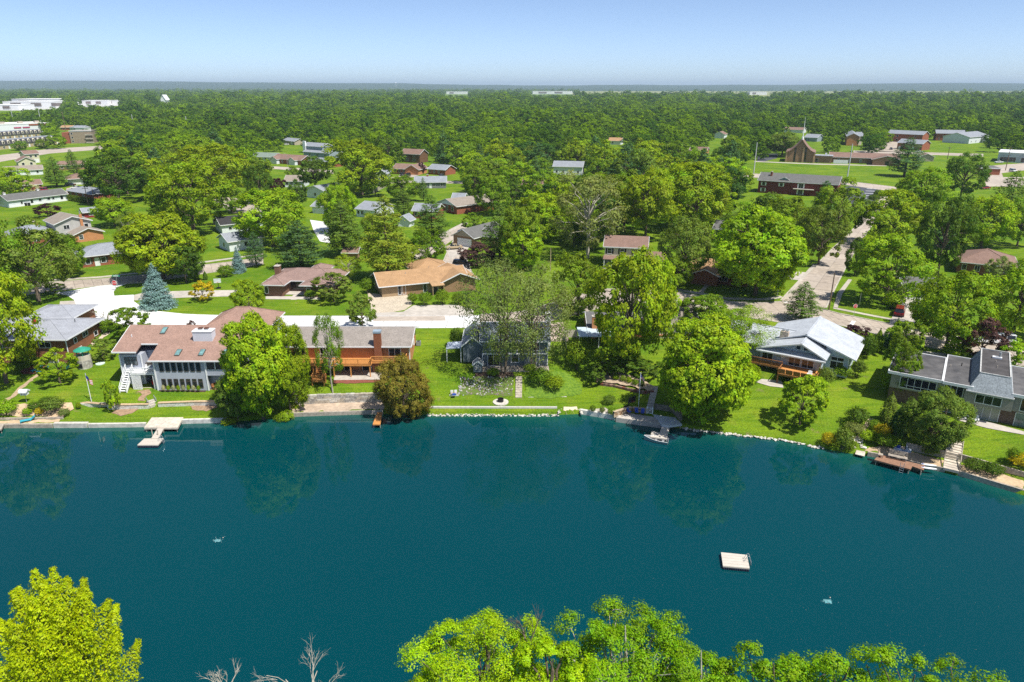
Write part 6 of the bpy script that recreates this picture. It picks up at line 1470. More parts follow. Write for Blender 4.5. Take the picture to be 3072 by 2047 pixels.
# hedges and low planting
M_FLW = None
hd = thing('hedge', 'long clipped hedge behind the lawn of the white ranch', 'hedge', G(208, 600), 0)
h0 = hd.location.copy()
for k in range(9):
    q = G(212+k*9.5, 601+k*1.6); v = LIB['shrub'][k % 3]; o = link('hedge_plant', v[0], hd, q-h0, (0, 0, k)); o.scale = (1.5, 1.5, 1.1); o.color = (.10, .16, .01, 1)
for i, (u, v, w_, c, l) in enumerate(((20, 1246, 70, 'lime', 'lime groundcover mound at the left beach'), (105, 1232, 40, 'dark', 'dark bush on the sandy bank'), (160, 1236, 66, 'olive', 'big bush in the middle of the sandy bank'),
        (120, 1247, 26, 'gold', 'yellow flower clump on the sandy bank'), (195, 1250, 34, 'grey', 'silvery clump at the end of the sandy bank'), (85, 1246, 30, 'lime', 'lime clump beside the yellow flowers'), (138, 1216, 36, 'dark', 'upright dark shrub on top of the sandy bank'),
        (238, 1228, 16, 'bright', 'tiny round bush at the foot of the white wall'), (1778, 1240, 20, 'mid', 'small bush in the stone bed'), (1836, 1246, 30, 'mid', 'green bush beside the patio wall'), (1806, 1242, 18, 'grey', 'feathery grass clump in the stone bed'),
        (1848, 1143, 22, 'bright', 'first leafy clump on the terraced bed'), (1868, 1148, 20, 'mid', 'second leafy clump on the terraced bed'), (1886, 1152, 22, 'bright', 'third leafy clump on the terraced bed'), (1905, 1160, 20, 'mid', 'fourth leafy clump on the terraced bed'), (1925, 1164, 18, 'dark', 'dark clump at the right end of the terraced bed'),
        (1828, 1212, 40, 'olive', 'sparse sapling mound on the lawn above the stone bed'), (2920, 1415, 60, 'dark', 'left half of the ivy cascade on the timber wall'), (2975, 1428, 60, 'dark', 'right half of the ivy cascade on the timber wall'),
        (540, 1168, 12, 'bright', 'single green clump by the lower windows'), (1480, 1130, 40, 'mid', 'foliage patch on the stony bank top'), (1620, 1150, 70, 'mid', 'ivy clump below the terrace'), (1665, 1168, 60, 'bright', 'bright ivy clump on the right of the stone stairs'), (1590, 1118, 40, 'mid', 'bush at the head of the stone stairs'))):
    T('shrub', u, v, v-w_*.62, w_, c, l, 'shrub', cat='bush')
for k in range(8): T('shrub', 492+k*15, 1177, 1170, 11, 'lime' if k % 2 else 'cream', 'low flowering plant in the bed under the narrow windows', 'bedding_plant', cat='plant', group='bedding plants under the narrow windows')
T('bare', 322, 966, 912, 74, 'rust', 'reddish half-bare tree beside the apron', 'bare_tree', parts=('crown', 'branches'))
T('small', 575, 985, 962, 26, 'brownplum', 'tiny purple tree behind the pink-brown ridge')

# ---- foreground trees on the near bank (built finer, they are close)
def near_tree(kw, label, u, v_top, Y, w_m, col, name='tree', base=None):
    x = (u-1536)/F
    z = 0
    for _ in range(8):
        d = Y*CT-(z-HC)*ST; X = x*d; z = z_at(X, Y, v_top)
    zb = tz(X, Y); H = z-zb
    me, tr = kw.pop('f', broadleaf)(kw.pop('seed'), w_m/2, H, **kw)
    o = thing(name, label, 'tree', (X, Y, zb)); a = link('crown', me, o); c = GREENS[col]; a.color = (*c, 1); link('trunk', tr, o); return o, H
def plume(seed, R, H, n=26, nf=1900, L=.15):
    """crown of upright feathery plumes, as on a bald cypress"""
    rng = np.random.RandomState(seed); Cs, Ns, Ss, T0, T1 = [], [], [], [], []; b = MB(); b.tube((0, 0, -.3), (0, 0, H*.9), .35, .08, 8)
    for k in range(n):
        t = k/(n-1); a = k*2.39996; rr = R*math.sqrt(t)*.86 if t > 0 else 0
        top = np.array([math.cos(a)*rr, math.sin(a)*rr, H*(1-.52*t**1.4)*rng.uniform(.93, 1.0)]); bot = np.array([math.cos(a)*rr*.35, math.sin(a)*rr*.35, top[2]-H*rng.uniform(.26, .4)])
        b.tube((0, 0, bot[2]*.7), bot, .1, .06, 5); b.tube(bot, top, .06, .02, 4)
        f = rng.rand(nf)**.8; w_ = (.22+1.05*np.sin(np.clip(f*1.05, 0, 1)*math.pi)**.8*(1-.45*f))*R/6.
        ph = rng.rand(nf)*6.283; r = w_*rng.uniform(.5, 1, nf)
        axis = top-bot; s1 = unit(np.cross(axis, [0, 0, 1.])[None]+1e-6)[0]; s2 = unit(np.cross(axis, s1)[None])[0]
        tuft = 1+.25*np.sin(f*38+ph*3)
        p = bot+axis*f[:, None]+s1*(np.cos(ph)*r*tuft)[:, None]+s2*(np.sin(ph)*r*tuft)[:, None]
        nn = unit(s1*np.cos(ph)[:, None]+s2*np.sin(ph)[:, None]+np.array([0, 0, .7])+rng.normal(size=(nf, 3))*.4)
        Cs.append(p); Ns.append(nn); Ss.append(L*rng.uniform(.6, 1.3, nf)); T0.append(.42+.1*tuft-.08+rng.normal()*.06+rng.normal(size=nf)*.14); T1.append(.5+rng.normal(size=nf)*.2)
    return leaves('crown', np.vstack(Cs), np.vstack(Ns), np.concatenate(Ss), (np.concatenate(T0), np.concatenate(T1)), rng, .5), b.mesh('trunk', M_BARK)
GREENS['nearyellow'] = (.44, .56, .004); GREENS['nearlime'] = (.34, .54, .005); GREENS['nearmid'] = (.22, .42, .006)
near_tree(dict(f=plume, seed=5, n=34, nf=1700, L=.2), 'big yellow-green feathery tree filling the lower left corner', 110, 1715, 38, 11.8, 'nearyellow')
near_tree(dict(seed=201, nl=95, ns=18, nf=46, L=.14, lobe=(.12, .2), cb=.1, twigs=0, sub=.45, spread=.86, up=.3, fill=.4, lk=.2), 'lime maple in the bottom foreground, left of the middle clump', 1450, 1842, 35.5, 12, 'nearlime')
near_tree(dict(seed=202, nl=110, ns=18, nf=42, L=.14, lobe=(.11, .19), cb=.1, twigs=1, sub=.46, bark=M_BARKP, spread=.86, up=.3, fill=.4, lk=.2), 'tallest green tree of the bottom foreground clump, with pale dead twigs', 1880, 1815, 34.5, 11.5, 'nearmid')
near_tree(dict(seed=203, nl=60, ns=16, nf=44, L=.14, lobe=(.14, .24), cb=.1, twigs=1, sub=.44, bark=M_BARKP, spread=.82, fill=.4, lk=.22), 'lower green tree at the right end of the bottom foreground clump', 2110, 1895, 33.5, 8, 'nearmid')
near_tree(dict(seed=204, nl=40, ns=16, nf=40, L=.17, cb=.15, lobe=(.14, .26), twigs=1, sub=.42, spread=.82, fill=.4, lk=.22), 'green tree peeping in at the bottom, right of the clump', 2330, 1932, 32.5, 9, 'nearmid')
near_tree(dict(seed=205, nl=40, ns=16, nf=40, L=.17, cb=.15, lobe=(.14, .26), twigs=1, sub=.42, spread=.82, fill=.4, lk=.22), 'treetop just showing at the bottom edge toward the right', 2560, 1945, 32, 9.5, 'nearmid')
near_tree(dict(seed=207, nl=40, ns=16, nf=40, L=.15, cb=.15, lobe=(.14, .26), twigs=1, sub=.42, spread=.82, fill=.4, lk=.22), 'low green treetop at the bottom edge near the right corner', 2760, 1965, 31.5, 10, 'nearmid')
near_tree(dict(seed=208, nl=40, ns=16, nf=40, L=.15, cb=.15, lobe=(.14, .26), twigs=1, sub=.42, spread=.82, fill=.4, lk=.22), 'last low treetop in the bottom right corner', 2950, 1985, 31, 10, 'nearmid')
near_tree(dict(seed=206, nl=40, ns=16, nf=40, L=.17, cb=.15, lobe=(.14, .26), sub=.42, spread=.82), 'lime treetop filling the gap at the bottom of the clump', 1660, 1920, 32.5, 8, 'nearlime')
for u, vt, s_, l in ((905, 1930, 6, 'bare pale branches rising at the bottom edge, larger'), (668, 2000, 3.2, 'small bare twig at the bottom edge, left of the larger one'), (1590, 1832, 3.4, 'dead twigs sticking out between the two foreground crowns')):
    p = P(u, 2047, 12) if vt > 1900 else P(u, 1930, 14)
    zt = z_at(p.x, p.y, vt); o = thing('bare_branches', l, 'branches', (p.x, p.y, tz(p.x, p.y)))
    k = bare(140+int(s_), s_, .5, 4, M_BARKP if vt > 1900 else M_BARK, .05); c = link('branches', k, o, (0, 0, zt-s_*.95-tz(p.x, p.y)))
    MB().tube((0, 0, -.3), (0, 0, zt-s_*.95-tz(p.x, p.y)), .16, .07, 6).build('stem', M_BARKP, o)

# ---- woods behind: the nearest trees one by one, the rest as one mass
for q in ((1700, 545, 2300, 600, 0),): pass
KEEP += [(2262, 486, 2700, 560, 430), (2520, 540, 2690, 640, 330), (2450, 690, 2600, 930, 200), (2150, 880, 3072, 1060, 150), (0, 440, 300, 500, 520), (1230, 570, 1425, 620, 300),
         (640, 690, 800, 800, 200), (150, 820, 760, 990, 165), (0, 600, 330, 670, 290), (930, 660, 990, 735, 220), (650, 600, 790, 650, 250), (2575, 410, 2990, 500, 480), (2250, 455, 2360, 500, 420), (1480, 840, 2150, 930, 170),
         (1850, 700, 1990, 770, 190), (2150, 840, 2350, 890, 180), (2640, 840, 2800, 1000, 180), (2700, 455, 2900, 530, 430), (2930, 480, 3072, 590, 400), (240, 630, 300, 720, 260), (2700, 845, 2770, 1000, 175)]
for x_, y_, R_ in list(TREES):
    if 150 < y_ < 330:
        a_, b_ = proj((x_, y_, PLATEAU)), proj((x_, y_, PLATEAU+R_*1.9)); w_ = R_*.75*scale_at(x_, y_, PLATEAU); KEEP.append((a_[0]-w_, b_[1], a_[0]+w_, a_[1]-8, y_-4))
def free(x, y, R, H):
    for a in TREES:
        if (a[0]-x)**2+(a[1]-y)**2 < ((a[2]+R)*.62)**2: return False
    for fx, fy, c, s, x0, x1, y0, y1 in FOOT:
        dx, dy = x-fx, y-fy; lx, ly = dx*c+dy*s, -dx*s+dy*c
        if x0-R*.3 < lx < x1+R*.3 and y0-R*.3 < ly < y1+R*.3: return False
    u, v = proj((x, y, PLATEAU)); vt = proj((x, y, PLATEAU+H*.93))[1]; w_ = R*.8*scale_at(x, y, PLATEAU)
    for u0, v0, u1, v1, ky in KEEP:
        if y < ky+6 and u+w_ > u0 and u-w_ < u1 and v > v0+2 and vt < v1-2: return False
    return True
rnd = random.Random(42)
cand = []
y = 150.
while y < 640:
    step = 11.5+y*.005
    n = int(1.56*y/step)
    for k in range(n):
        x = (k-n/2+rnd.uniform(-.35, .35))*step; yy = y+rnd.uniform(-.4, .4)*step
        if abs(x) < .76*yy+6: cand.append((x, yy))
    y += step*.86
WOOD = []; count = 0
def uniq(l):
    if l not in LABELS: return l
    for w1 in ('another', 'a third', 'a fourth', 'a fifth'):
        if (q := w1+' '+l) not in LABELS: return q
    return l
PH = ['below the church field', 'behind the mown lawns', 'in the belt of woods', 'among the left-hand houses', 'beyond the cross street']
for x, y in cand:
    R = rnd.uniform(5.4, 9.6); H = min(20, R*rnd.uniform(1.6, 2.2))
    if not free(x, y, R, H): continue
    pine = rnd.random() < .07
    col = rnd.choices(['mid', 'bright', 'dark', 'olive', 'deep', 'yellow', 'lime'], [30, 26, 16, 12, 6, 6, 4])[0]
    if count < 190 and y < 420:
        count += 1
        bx, by, bl = min(BUILT, key=lambda b: (b[0]-x)**2+((b[1]-y)*.8)**2); dx, dy = x-bx, y-by
        rel = ('right of' if dx > 0 else 'left of') if abs(dx) > abs(dy)*.8 else ('behind' if dy > 0 else 'in front of'); rel += ' the '+' '.join(bl.split()[:7]).rstrip(',')
        siz = 'tall ' if H > 14.5 else ('low ' if H < 10.5 else '')
        side = 'left' if x < -.25*y else ('right' if x > .25*y else 'central')
        dist = 'nearer' if y < 230 else ('middle' if y < 330 else 'farther')
        cname = {'mid': 'mid-green', 'bright': 'bright green', 'dark': 'dark green', 'olive': 'olive', 'deep': 'very dark green', 'yellow': 'yellow-green', 'lime': 'lime-green'}[col]
        g = '%s %s woodland trees' % (dist, side)
        if pine: plant('midpine', 'pine_tree', uniq('%sdark pine %s' % (siz, rel)), 'tree', (x, y, PLATEAU), R*.75, H*1.15, 'spruce', g+', pines')
        else: plant('mid' if y > 210 else 'maple', 'tree', uniq('%s%s tree %s' % (siz, cname, rel)), 'tree', (x, y, PLATEAU), R, H, col, g+', '+cname)
    else:
        WOOD.append((x, y, PLATEAU, R/6.3, 0)); TREES.append((x, y, R))
# farther woods: sparser rows of points, larger clumps with distance
def far_rows(y0, y1, f0, sc0, spacing):
    y = y0
    while y < y1:
        st = spacing(y); n = int(1.6*y/st)
        for k in range(n):
            x = (k-n/2+rnd.uniform(-.45, .45))*st; yy = y+rnd.uniform(-.45, .45)*st
            R = rnd.choice((1, 1, 1, 1.3, .75))*rnd.uniform(7.0, 10.5)*sc0(y)
            u, v = proj((x, yy, PLATEAU)); vt = proj((x, yy, PLATEAU+R*1.9))[1]; w_ = R*scale_at(x, yy, PLATEAU)
            if any(yy < ky+5 and u+w_ > a and u-w_ < c and v > b+1 and vt < d-1 for a, b, c, d, ky in KEEP): continue
            if yy > 2850 and x > .09*yy and rnd.random() < .96: continue
            WOOD.append((x, yy, tz(x, yy)-.3, R/6.3, 1))
        y += st*.8
far_rows(640, 1500, 0, lambda y: 1.0, lambda y: 17+y*.004)
far_rows(1500, 3600, 0, lambda y: 1.3, lambda y: 26+(y-1500)*.012)
far_rows(3600, 6900, 0, lambda y: 1.3, lambda y: 42+(y-3600)*.02)
print('trees', len(TREES), 'wood points', len(WOOD), 'individuals', count)
def woods():
    pts = np.array(WOOD); me = bpy.data.meshes.new('distant_woods')
    me.vertices.add(len(pts)); me.vertices.foreach_set('co', pts[:, :3].astype(np.float32).ravel())
    a = me.attributes.new('size', 'FLOAT', 'POINT'); a.data.foreach_set('value', pts[:, 3].astype(np.float32)); me.update()
    o = link('distant_woods', me); tag(o, kind='stuff')
    mt = bpy.data.materials.new('woods_leaves'); mt.use_nodes = True; nt = mt.node_tree; nt.nodes.clear()
    out = _n(nt, 'ShaderNodeOutputMaterial'); oi = _n(nt, 'ShaderNodeObjectInfo'); at = _n(nt, 'ShaderNodeAttribute', attribute_name='tint')
    rp = _n(nt, 'ShaderNodeValToRGB'); nt.links.new(oi.outputs['Random'], rp.inputs[0]); cr = rp.color_ramp
    stops = [(0, 'deep'), (.14, 'dark'), (.34, 'mid'), (.52, 'mid'), (.66, 'bright'), (.8, 'olive'), (.9, 'yellow'), (1, 'lime')]
    for i, (p, c) in enumerate(stops):
        e = cr.elements[0] if i == 0 else (cr.elements[1] if i == len(stops)-1 else cr.elements.new(p)); e.position = p
    for e, (p, c) in zip(sorted(cr.elements, key=lambda e: e.position), stops): e.color = (GREENS[c][0]*.86, GREENS[c][1]*.86, GREENS[c][2]*.6, 1)
    sp = _n(nt, 'ShaderNodeSeparateColor'); nt.links.new(at.outputs['Color'], sp.inputs[0])
    mv = _n(nt, 'ShaderNodeMapRange'); mv.inputs[3].default_value = .6; mv.inputs[4].default_value = 1.4; nt.links.new(sp.outputs[0], mv.inputs[0])
    hs = _n(nt, 'ShaderNodeHueSaturation'); nt.links.new(rp.outputs[0], hs.inputs['Color']); nt.links.new(mv.outputs[0], hs.inputs['Value'])
    d = _n(nt, 'ShaderNodeBsdfDiffuse'); t = _n(nt, 'ShaderNodeBsdfTranslucent'); nt.links.new(hs.outputs[0], d.inputs[0]); nt.links.new(hs.outputs[0], t.inputs[0])
    mx = _n(nt, 'ShaderNodeMixShader'); mx.inputs[0].default_value = .3; nt.links.new(d.outputs[0], mx.inputs[1]); nt.links.new(t.outputs[0], mx.inputs[2]); nt.links.new(mx.outputs[0], out.inputs[0])
    src = []
    for i, s in enumerate((111, 112, 113, 114, 115, 116)):
        m2 = broadleaf(s, 5.5, 12.0, nl=15, ns=13, nf=16, L=.6, sub=.36, cb=.05, lobe=(.24, .4), spread=.74)[0]; m2.materials.clear(); m2.materials.append(mt)
        src.append(bpy.data.objects.new('woods_tree_shape', m2))
    ng = bpy.data.node_groups.new('scatter_woods', 'GeometryNodeTree')
    ng.interface.new_socket('Geometry', in_out='INPUT', socket_type='NodeSocketGeometry'); ng.interface.new_socket('Geometry', in_out='OUTPUT', socket_type='NodeSocketGeometry')
    N = ng.nodes; gi = N.new('NodeGroupInput'); go = N.new('NodeGroupOutput'); ip = N.new('GeometryNodeInstanceOnPoints'); g2 = N.new('GeometryNodeGeometryToInstance')
    for s in src:
        ob = N.new('GeometryNodeObjectInfo'); ob.inputs['Object'].default_value = s; ob.inputs['As Instance'].default_value = True
        ng.links.new(ob.outputs['Geometry'], g2.inputs[0])
    ng.links.new(gi.outputs[0], ip.inputs['Points']); ng.links.new(g2.outputs[0], ip.inputs['Instance']); ip.inputs['Pick Instance'].default_value = True
    rv = N.new('FunctionNodeRandomValue'); rv.data_type = 'INT'; rv.inputs[4].default_value = 0; rv.inputs[5].default_value = 5
    ng.links.new(rv.outputs[2], ip.inputs['Instance Index'])
    rr = N.new('FunctionNodeRandomValue'); rr.data_type = 'FLOAT_VECTOR'; rr.inputs[0].default_value = (0, 0, 0); rr.inputs[1].default_value = (0, 0, 6.28); ng.links.new(rr.outputs[0], ip.inputs['Rotation'])
    na = N.new('GeometryNodeInputNamedAttribute'); na.data_type = 'FLOAT'; na.inputs['Name'].default_value = 'size'; cx = N.new('ShaderNodeCombineXYZ'); rz_ = N.new('FunctionNodeRandomValue'); rz_.data_type = 'FLOAT'; rz_.inputs[2].default_value = .62; rz_.inputs[3].default_value = 1.0; rz_.inputs['Seed'].default_value = 7
    mm = N.new('ShaderNodeMath'); mm.operation = 'MULTIPLY'; ng.links.new(na.outputs[0], mm.inputs[0]); ng.links.new(rz_.outputs[1], mm.inputs[1])
    ng.links.new(na.outputs[0], cx.inputs[0]); ng.links.new(na.outputs[0], cx.inputs[1]); ng.links.new(mm.outputs[0], cx.inputs[2]); ng.links.new(cx.outputs[0], ip.inputs['Scale'])
    ng.links.new(ip.outputs[0], go.inputs[0])
    md = o.modifiers.new('scatter', 'NODES'); md.node_group = ng
woods()

# ================================================================== SHORE WORKS
def spx(u):                                             # shoreline row in the photo at column u
    us = [s[0] for s in SHORE]; vs = [s[1] for s in SHORE]
    return float(np.interp(u, us, vs))
def shore_pts(u0, u1, n, d=-.14):
    out = []
    for k in range(n+1):
        p = P(u0+(u1-u0)*k/n, spx(u0+(u1-u0)*k/n)); out.append(Vector((p.x, p.y+d)))
    return out
def wall_line(name, label, pts, z0, z1, th, m, piece=2.4, pname='panel', cap=None, rows=1, gap=.012, base_follow=False, cat='wall', jit=0.0):
    """a wall made of panels, planks or blocks along a polyline, each its own piece"""
    o = thing(name, label, cat, (pts[0].x, pts[0].y, 0)); r = random.Random(len(pts)*31+int(abs(pts[0].x)*10))
    L = [0]
    for a, b in zip(pts, pts[1:]): L.append(L[-1]+(b-a).length)
    def at(s):
        s = min(max(s, 0), L[-1]-1e-6); i = max(j for j in range(len(L)-1) if L[j] <= s); t = (s-L[i])/(L[i+1]-L[i]); return pts[i].lerp(pts[i+1], t)
    for rw in range(rows):
        n = max(1, round(L[-1]/piece)); off = (piece*.5 if rw % 2 else 0)
        cuts = sorted(set([0]+[min(L[-1], max(0, k*L[-1]/n+off+r.uniform(-jit, jit)*piece)) for k in range(n)]+[L[-1]]))
        for s0, s1 in zip(cuts, cuts[1:]):
            if s1-s0 < .08: continue
            a, b = at(s0+gap/2), at(s1-gap/2); d = (b-a).normalized(); nn = Vector((-d.y, d.x))
            t = th*(1+r.uniform(-jit, jit)*.5); zz0 = z0+(z1-z0)*rw/rows+(gap if rw else 0); zz1 = z0+(z1-z0)*(rw+1)/rows
            q = MB(); q.prism([tuple(v-pts[0]) for v in (a-nn*t*.0-nn*r.uniform(0, jit)*.06, b-nn*r.uniform(0, jit)*.06, b+nn*t, a+nn*t)], zz0, zz1)
            q.build(pname, m[r.randrange(len(m))] if isinstance(m, list) else m, o, fix=True)
    if cap:
        for s0, s1 in [(L[-1]*k/max(1, round(L[-1]/3)), L[-1]*(k+1)/max(1, round(L[-1]/3))) for k in range(max(1, round(L[-1]/3)))]:
            a, b = at(s0+.01), at(s1-.01); d = (b-a).normalized(); nn = Vector((-d.y, d.x))
            MB().prism([tuple(v-pts[0]) for v in (a-nn*.08, b-nn*.08, b+nn*(th+.08), a+nn*(th+.08))], z1, z1+cap[0]).build('cap_stone', cap[1], o, fix=True)
    return o
M_SEAW = mat('pale_seawall', (.56, .53, .47), .9, .2, 1.5, big=.15)
wall_line('seawall', 'low pale timber edging in front of the left beach', shore_pts(-30, 160, 4), -.6, .62, .4, M_WOODW)
wall_line('seawall', 'thicker concrete edging block right of the left beach', shore_pts(163, 264, 2), -.6, .74, .6, M_SEAW, 3)
wall_line('seawall', 'pale low shore wall between the beach and the big dock', shore_pts(267, 440, 4), -.6, .62, .4, M_SEAW, 2.4)
wall_line('seawall', 'whitewashed shore wall right of the big dock', shore_pts(540, 682, 4), -.6, .68, .4, mat('whitewash', (.62, .60, .56), .9, .18, 2), 2.0)
wall_line('seawall', 'weathered board wall in front of the grey sand beach', shore_pts(860, 1150, 5), -.6, .62, .3, M_WOODW, 2.4)
wall_line('seawall', 'grey block wall behind the white rock edging', shore_pts(1285, 1672, 6, .75), .2, .92, .4, mat('block_grey', (.50, .49, .46), .9, .12, 2), 2.0)
wall_line('seawall', 'white concrete shore wall left of the corner patio', shore_pts(1740, 1845, 3), -.6, .78, .45, mat('white_seawall', (.66, .64, .58), .9, .12, 2), 2.4)
wall_line('seawall', 'white concrete edge of the corner patio', shore_pts(1848, 1985, 3), -.6, .74, .35, MATS['white_seawall'], 2.4)
wall_line('seawall', 'grey timber shore wall left of the wooden stairs', shore_pts(2600, 2832, 6), -.6, .66, .25, M_WOODW, 2.0)
wall_line('seawall', 'grey timber shore wall running to the right edge', shore_pts(2870, 3120, 6), -.6, .70, .3, M_WOODW, 2.4)
wall_line('retaining_wall', 'white stone garden wall with pale cap below the flagpole', [P(218, 1214, 1.2).xy, P(236, 1218, 1.2).xy, P(320, 1216, 1.2).xy, P(322, 1223, 1.2).xy, P(446, 1221, 1.2).xy], .7, 1.55, .35, [M_LIME, mat('chalk_stone', (.62, .61, .58), .9, .2, 4)], .6, 'block', (.1, M_SAND), 2, jit=.25)
wall_line('retaining_wall', 'white stone garden wall with pale cap before the grey house', [P(474, 1216, 1.2).xy, P(580, 1212, 1.2).xy, P(682, 1210, 1.2).xy], .7, 1.5, .35, [M_LIME, MATS['chalk_stone']], .6, 'block', (.1, M_SAND), 2, jit=.25)
wall_line('retaining_wall', 'grey dry-stone wall above the grey sand beach', [P(885, 1212, .95).xy, P(1000, 1207, .95).xy, P(1165, 1203, .95).xy], .7, 2.28, .45, [M_STONE, M_LIME, mat('buff_stone', (.42, .37, .30), .9, .3, 3, bump=.3)], .85, 'block', None, 5, jit=.4)
wall_line('retaining_wall', 'curved red-brown block wall of the terraced garden', [G(u, v).xy for u, v in ((1794, 1150), (1800, 1158), (1840, 1163), (1890, 1176), (1935, 1184), (1962, 1180))], 1.35, 2.15, .35, [M_BRICKPAV, mat('mauve_block', (.26, .16, .13), .9, .25), mat('dark_block', (.15, .09, .075), .9, .25)], .42, 'block', None, 3, jit=.05)
wall_line('retaining_wall', 'tan block wall along the left side of the corner patio', [P(1842, 1250, .8).xy, P(1870, 1243, .8).xy, P(1896, 1235, .8).xy], .6, 1.5, .35, [M_BRICKT, mat('sand_block', (.46, .36, .25), .9, .15)], .45, 'block', (.08, MATS['sand_block']), 3)
wall_line('retaining_wall', 'block wall behind the blue chairs', [P(1897, 1236, .8).xy, P(1942, 1242, .8).xy], .6, 1.5, .35, [M_BRICKT, MATS['sand_block']], .45, 'block', (.08, MATS['sand_block']), 3)
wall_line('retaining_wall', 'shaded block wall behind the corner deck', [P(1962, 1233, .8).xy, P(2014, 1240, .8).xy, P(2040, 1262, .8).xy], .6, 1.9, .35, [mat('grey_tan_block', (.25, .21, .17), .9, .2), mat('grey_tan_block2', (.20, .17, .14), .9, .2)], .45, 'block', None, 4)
wall_line('retaining_wall', 'timber retaining wall left of the wooden stairs', [G(u, v).xy for u, v in ((2715, 1350), (2770, 1362), (2836, 1376))], .6, 1.75, .2, M_WOODW, 2.2, 'plank', None, 4)
wall_line('retaining_wall', 'timber retaining wall right of the wooden stairs', [G(u, v).xy for u, v in ((2872, 1384), (2960, 1404), (3090, 1436))], .6, 1.8, .2, M_WOODW, 2.2, 'plank', None, 4)
wall_line('timber_edging', 'timber beam between the sandy bank and the left beach', [P(0, 1259, .8).xy, P(188, 1256, .8).xy], .6, 1.0, .25, M_WOODW, 4, 'beam')
wall_line('stone_kerb', 'pale stone kerb at the foot of the stony bank', [G(1380, 1186).xy, G(1460, 1187).xy, G(1536, 1190).xy], .85, 1.05, .2, M_LIME, 1.0, 'stone')
wall_line('stone_kerb', 'pale stone kerb at the foot of the ivy slope', [G(1574, 1194).xy, G(1640, 1192).xy, G(1700, 1193).xy], .85, 1.05, .2, M_LIME, 1.0, 'stone')

# rocks
def rock_mesh(seed, m):
    rng = np.random.RandomState(seed); bm = bmesh.new(); bmesh.ops.create_icosphere(bm, subdivisions=1, radius=1)
    s = rng.uniform(.6, 1.1, 3)
    for v in bm.verts: v.co = Vector([v.co[i]*s[i]*rng.uniform(.75, 1.2) for i in range(3)])
    me = bpy.data.meshes.new('rock'); bm.to_mesh(me); bm.free(); me.materials.append(m); return me
RK = [rock_mesh(i, m) for i, m in enumerate((M_LIME, mat('white_rock', (.62, .60, .56), .9, .2, 4), M_STONE, mat('pale_rock', (.50, .46, .40), .9, .25, 4)))]
RKD = [rock_mesh(10+i, m) for i, m in enumerate((M_STONE, mat('lilac_rock', (.40, .39, .42), .9, .3, 4), mat('brown_rock', (.25, .20, .16), .9, .3, 4), M_LIME))]
def rocks(name, label, spots, size, lib_, cat='rocks'):
    o = thing(name, label, cat, (spots[0][0], spots[0][1], 0)); r = random.Random(len(spots))
    for x, y, z in spots:
        k = link('rock', lib_[r.randrange(len(lib_))], o, (x-spots[0][0], y-spots[0][1], z)); s = r.uniform(*size); k.scale = (s*r.uniform(.8, 1.4), s, s*r.uniform(.6, .9)); k.rotation_euler = (r.uniform(-.3, .3), r.uniform(-.3, .3), r.uniform(0, 6.28))
r = random.Random(9)
sp = []
for k in range(290):
    p = shore_pts(1284+k*390/290, 1284+k*390/290+1, 1)[0]; d = r.uniform(-.45, .7); sp.append((p.x+r.uniform(-.1, .1), p.y+d, .02+max(0, d)*.35))
rocks('riprap', 'band of white rocks along the water before the grey block wall', sp, (.12, .26), RK)
sp = []
for k in range(110):
    p = shore_pts(2048+k*425/110, 2048+k*425/110+1, 1)[0]; d = r.uniform(-.35, .35); sp.append((p.x, p.y+d, .12))
rocks('riprap', 'thin line of pale rocks along the right lawn shore', sp, (.14, .34), RK)
sp = []
for k in range(60):
    a = math.pi*(-.05+1.1*k/60); cx, cy = P(1711, 1240, .5).xy; sp.append((cx+math.cos(a)*1.75+r.uniform(-.15, .15), cy+math.sin(a)*2.2+r.uniform(-.15, .15), .55))
rocks('riprap', 'horseshoe of white rocks round the small sand cove', sp, (.14, .24), RK)
sp = []
while len(sp) < 190:
    u, v = r.uniform(1375, 1540), r.uniform(1132, 1188); q = G(u, v); sp.append((q.x, q.y, q.z+.05)) if r.random() < .35+.65*(1540-u)/165 else None
rocks('rock_garden', 'bank of scattered grey and white stones below the slate-blue house', sp, (.10, .26), RKD)
sp = []
for k in range(46):
    q = G(2534+r.uniform(0, 60), 1296+r.uniform(0, 50)); sp.append((q.x, q.y, q.z+.08))
rocks('rock_garden', 'white boulders between the silvery bush and the garden path', sp, (.16, .38), RK)
sp = [(G(u, v).x, G(u, v).y, G(u, v).z) for u, v in ((60, 1238), (72, 1234), (100, 1240), (130, 1230), (175, 1240), (68, 1242), (150, 1246), (40, 1228))]
rocks('rock_garden', 'tan flat stones on the sandy bank', sp, (.3, .6), [rock_mesh(30, mat('tan_rock', (.42, .30, .2), .9, .2))])

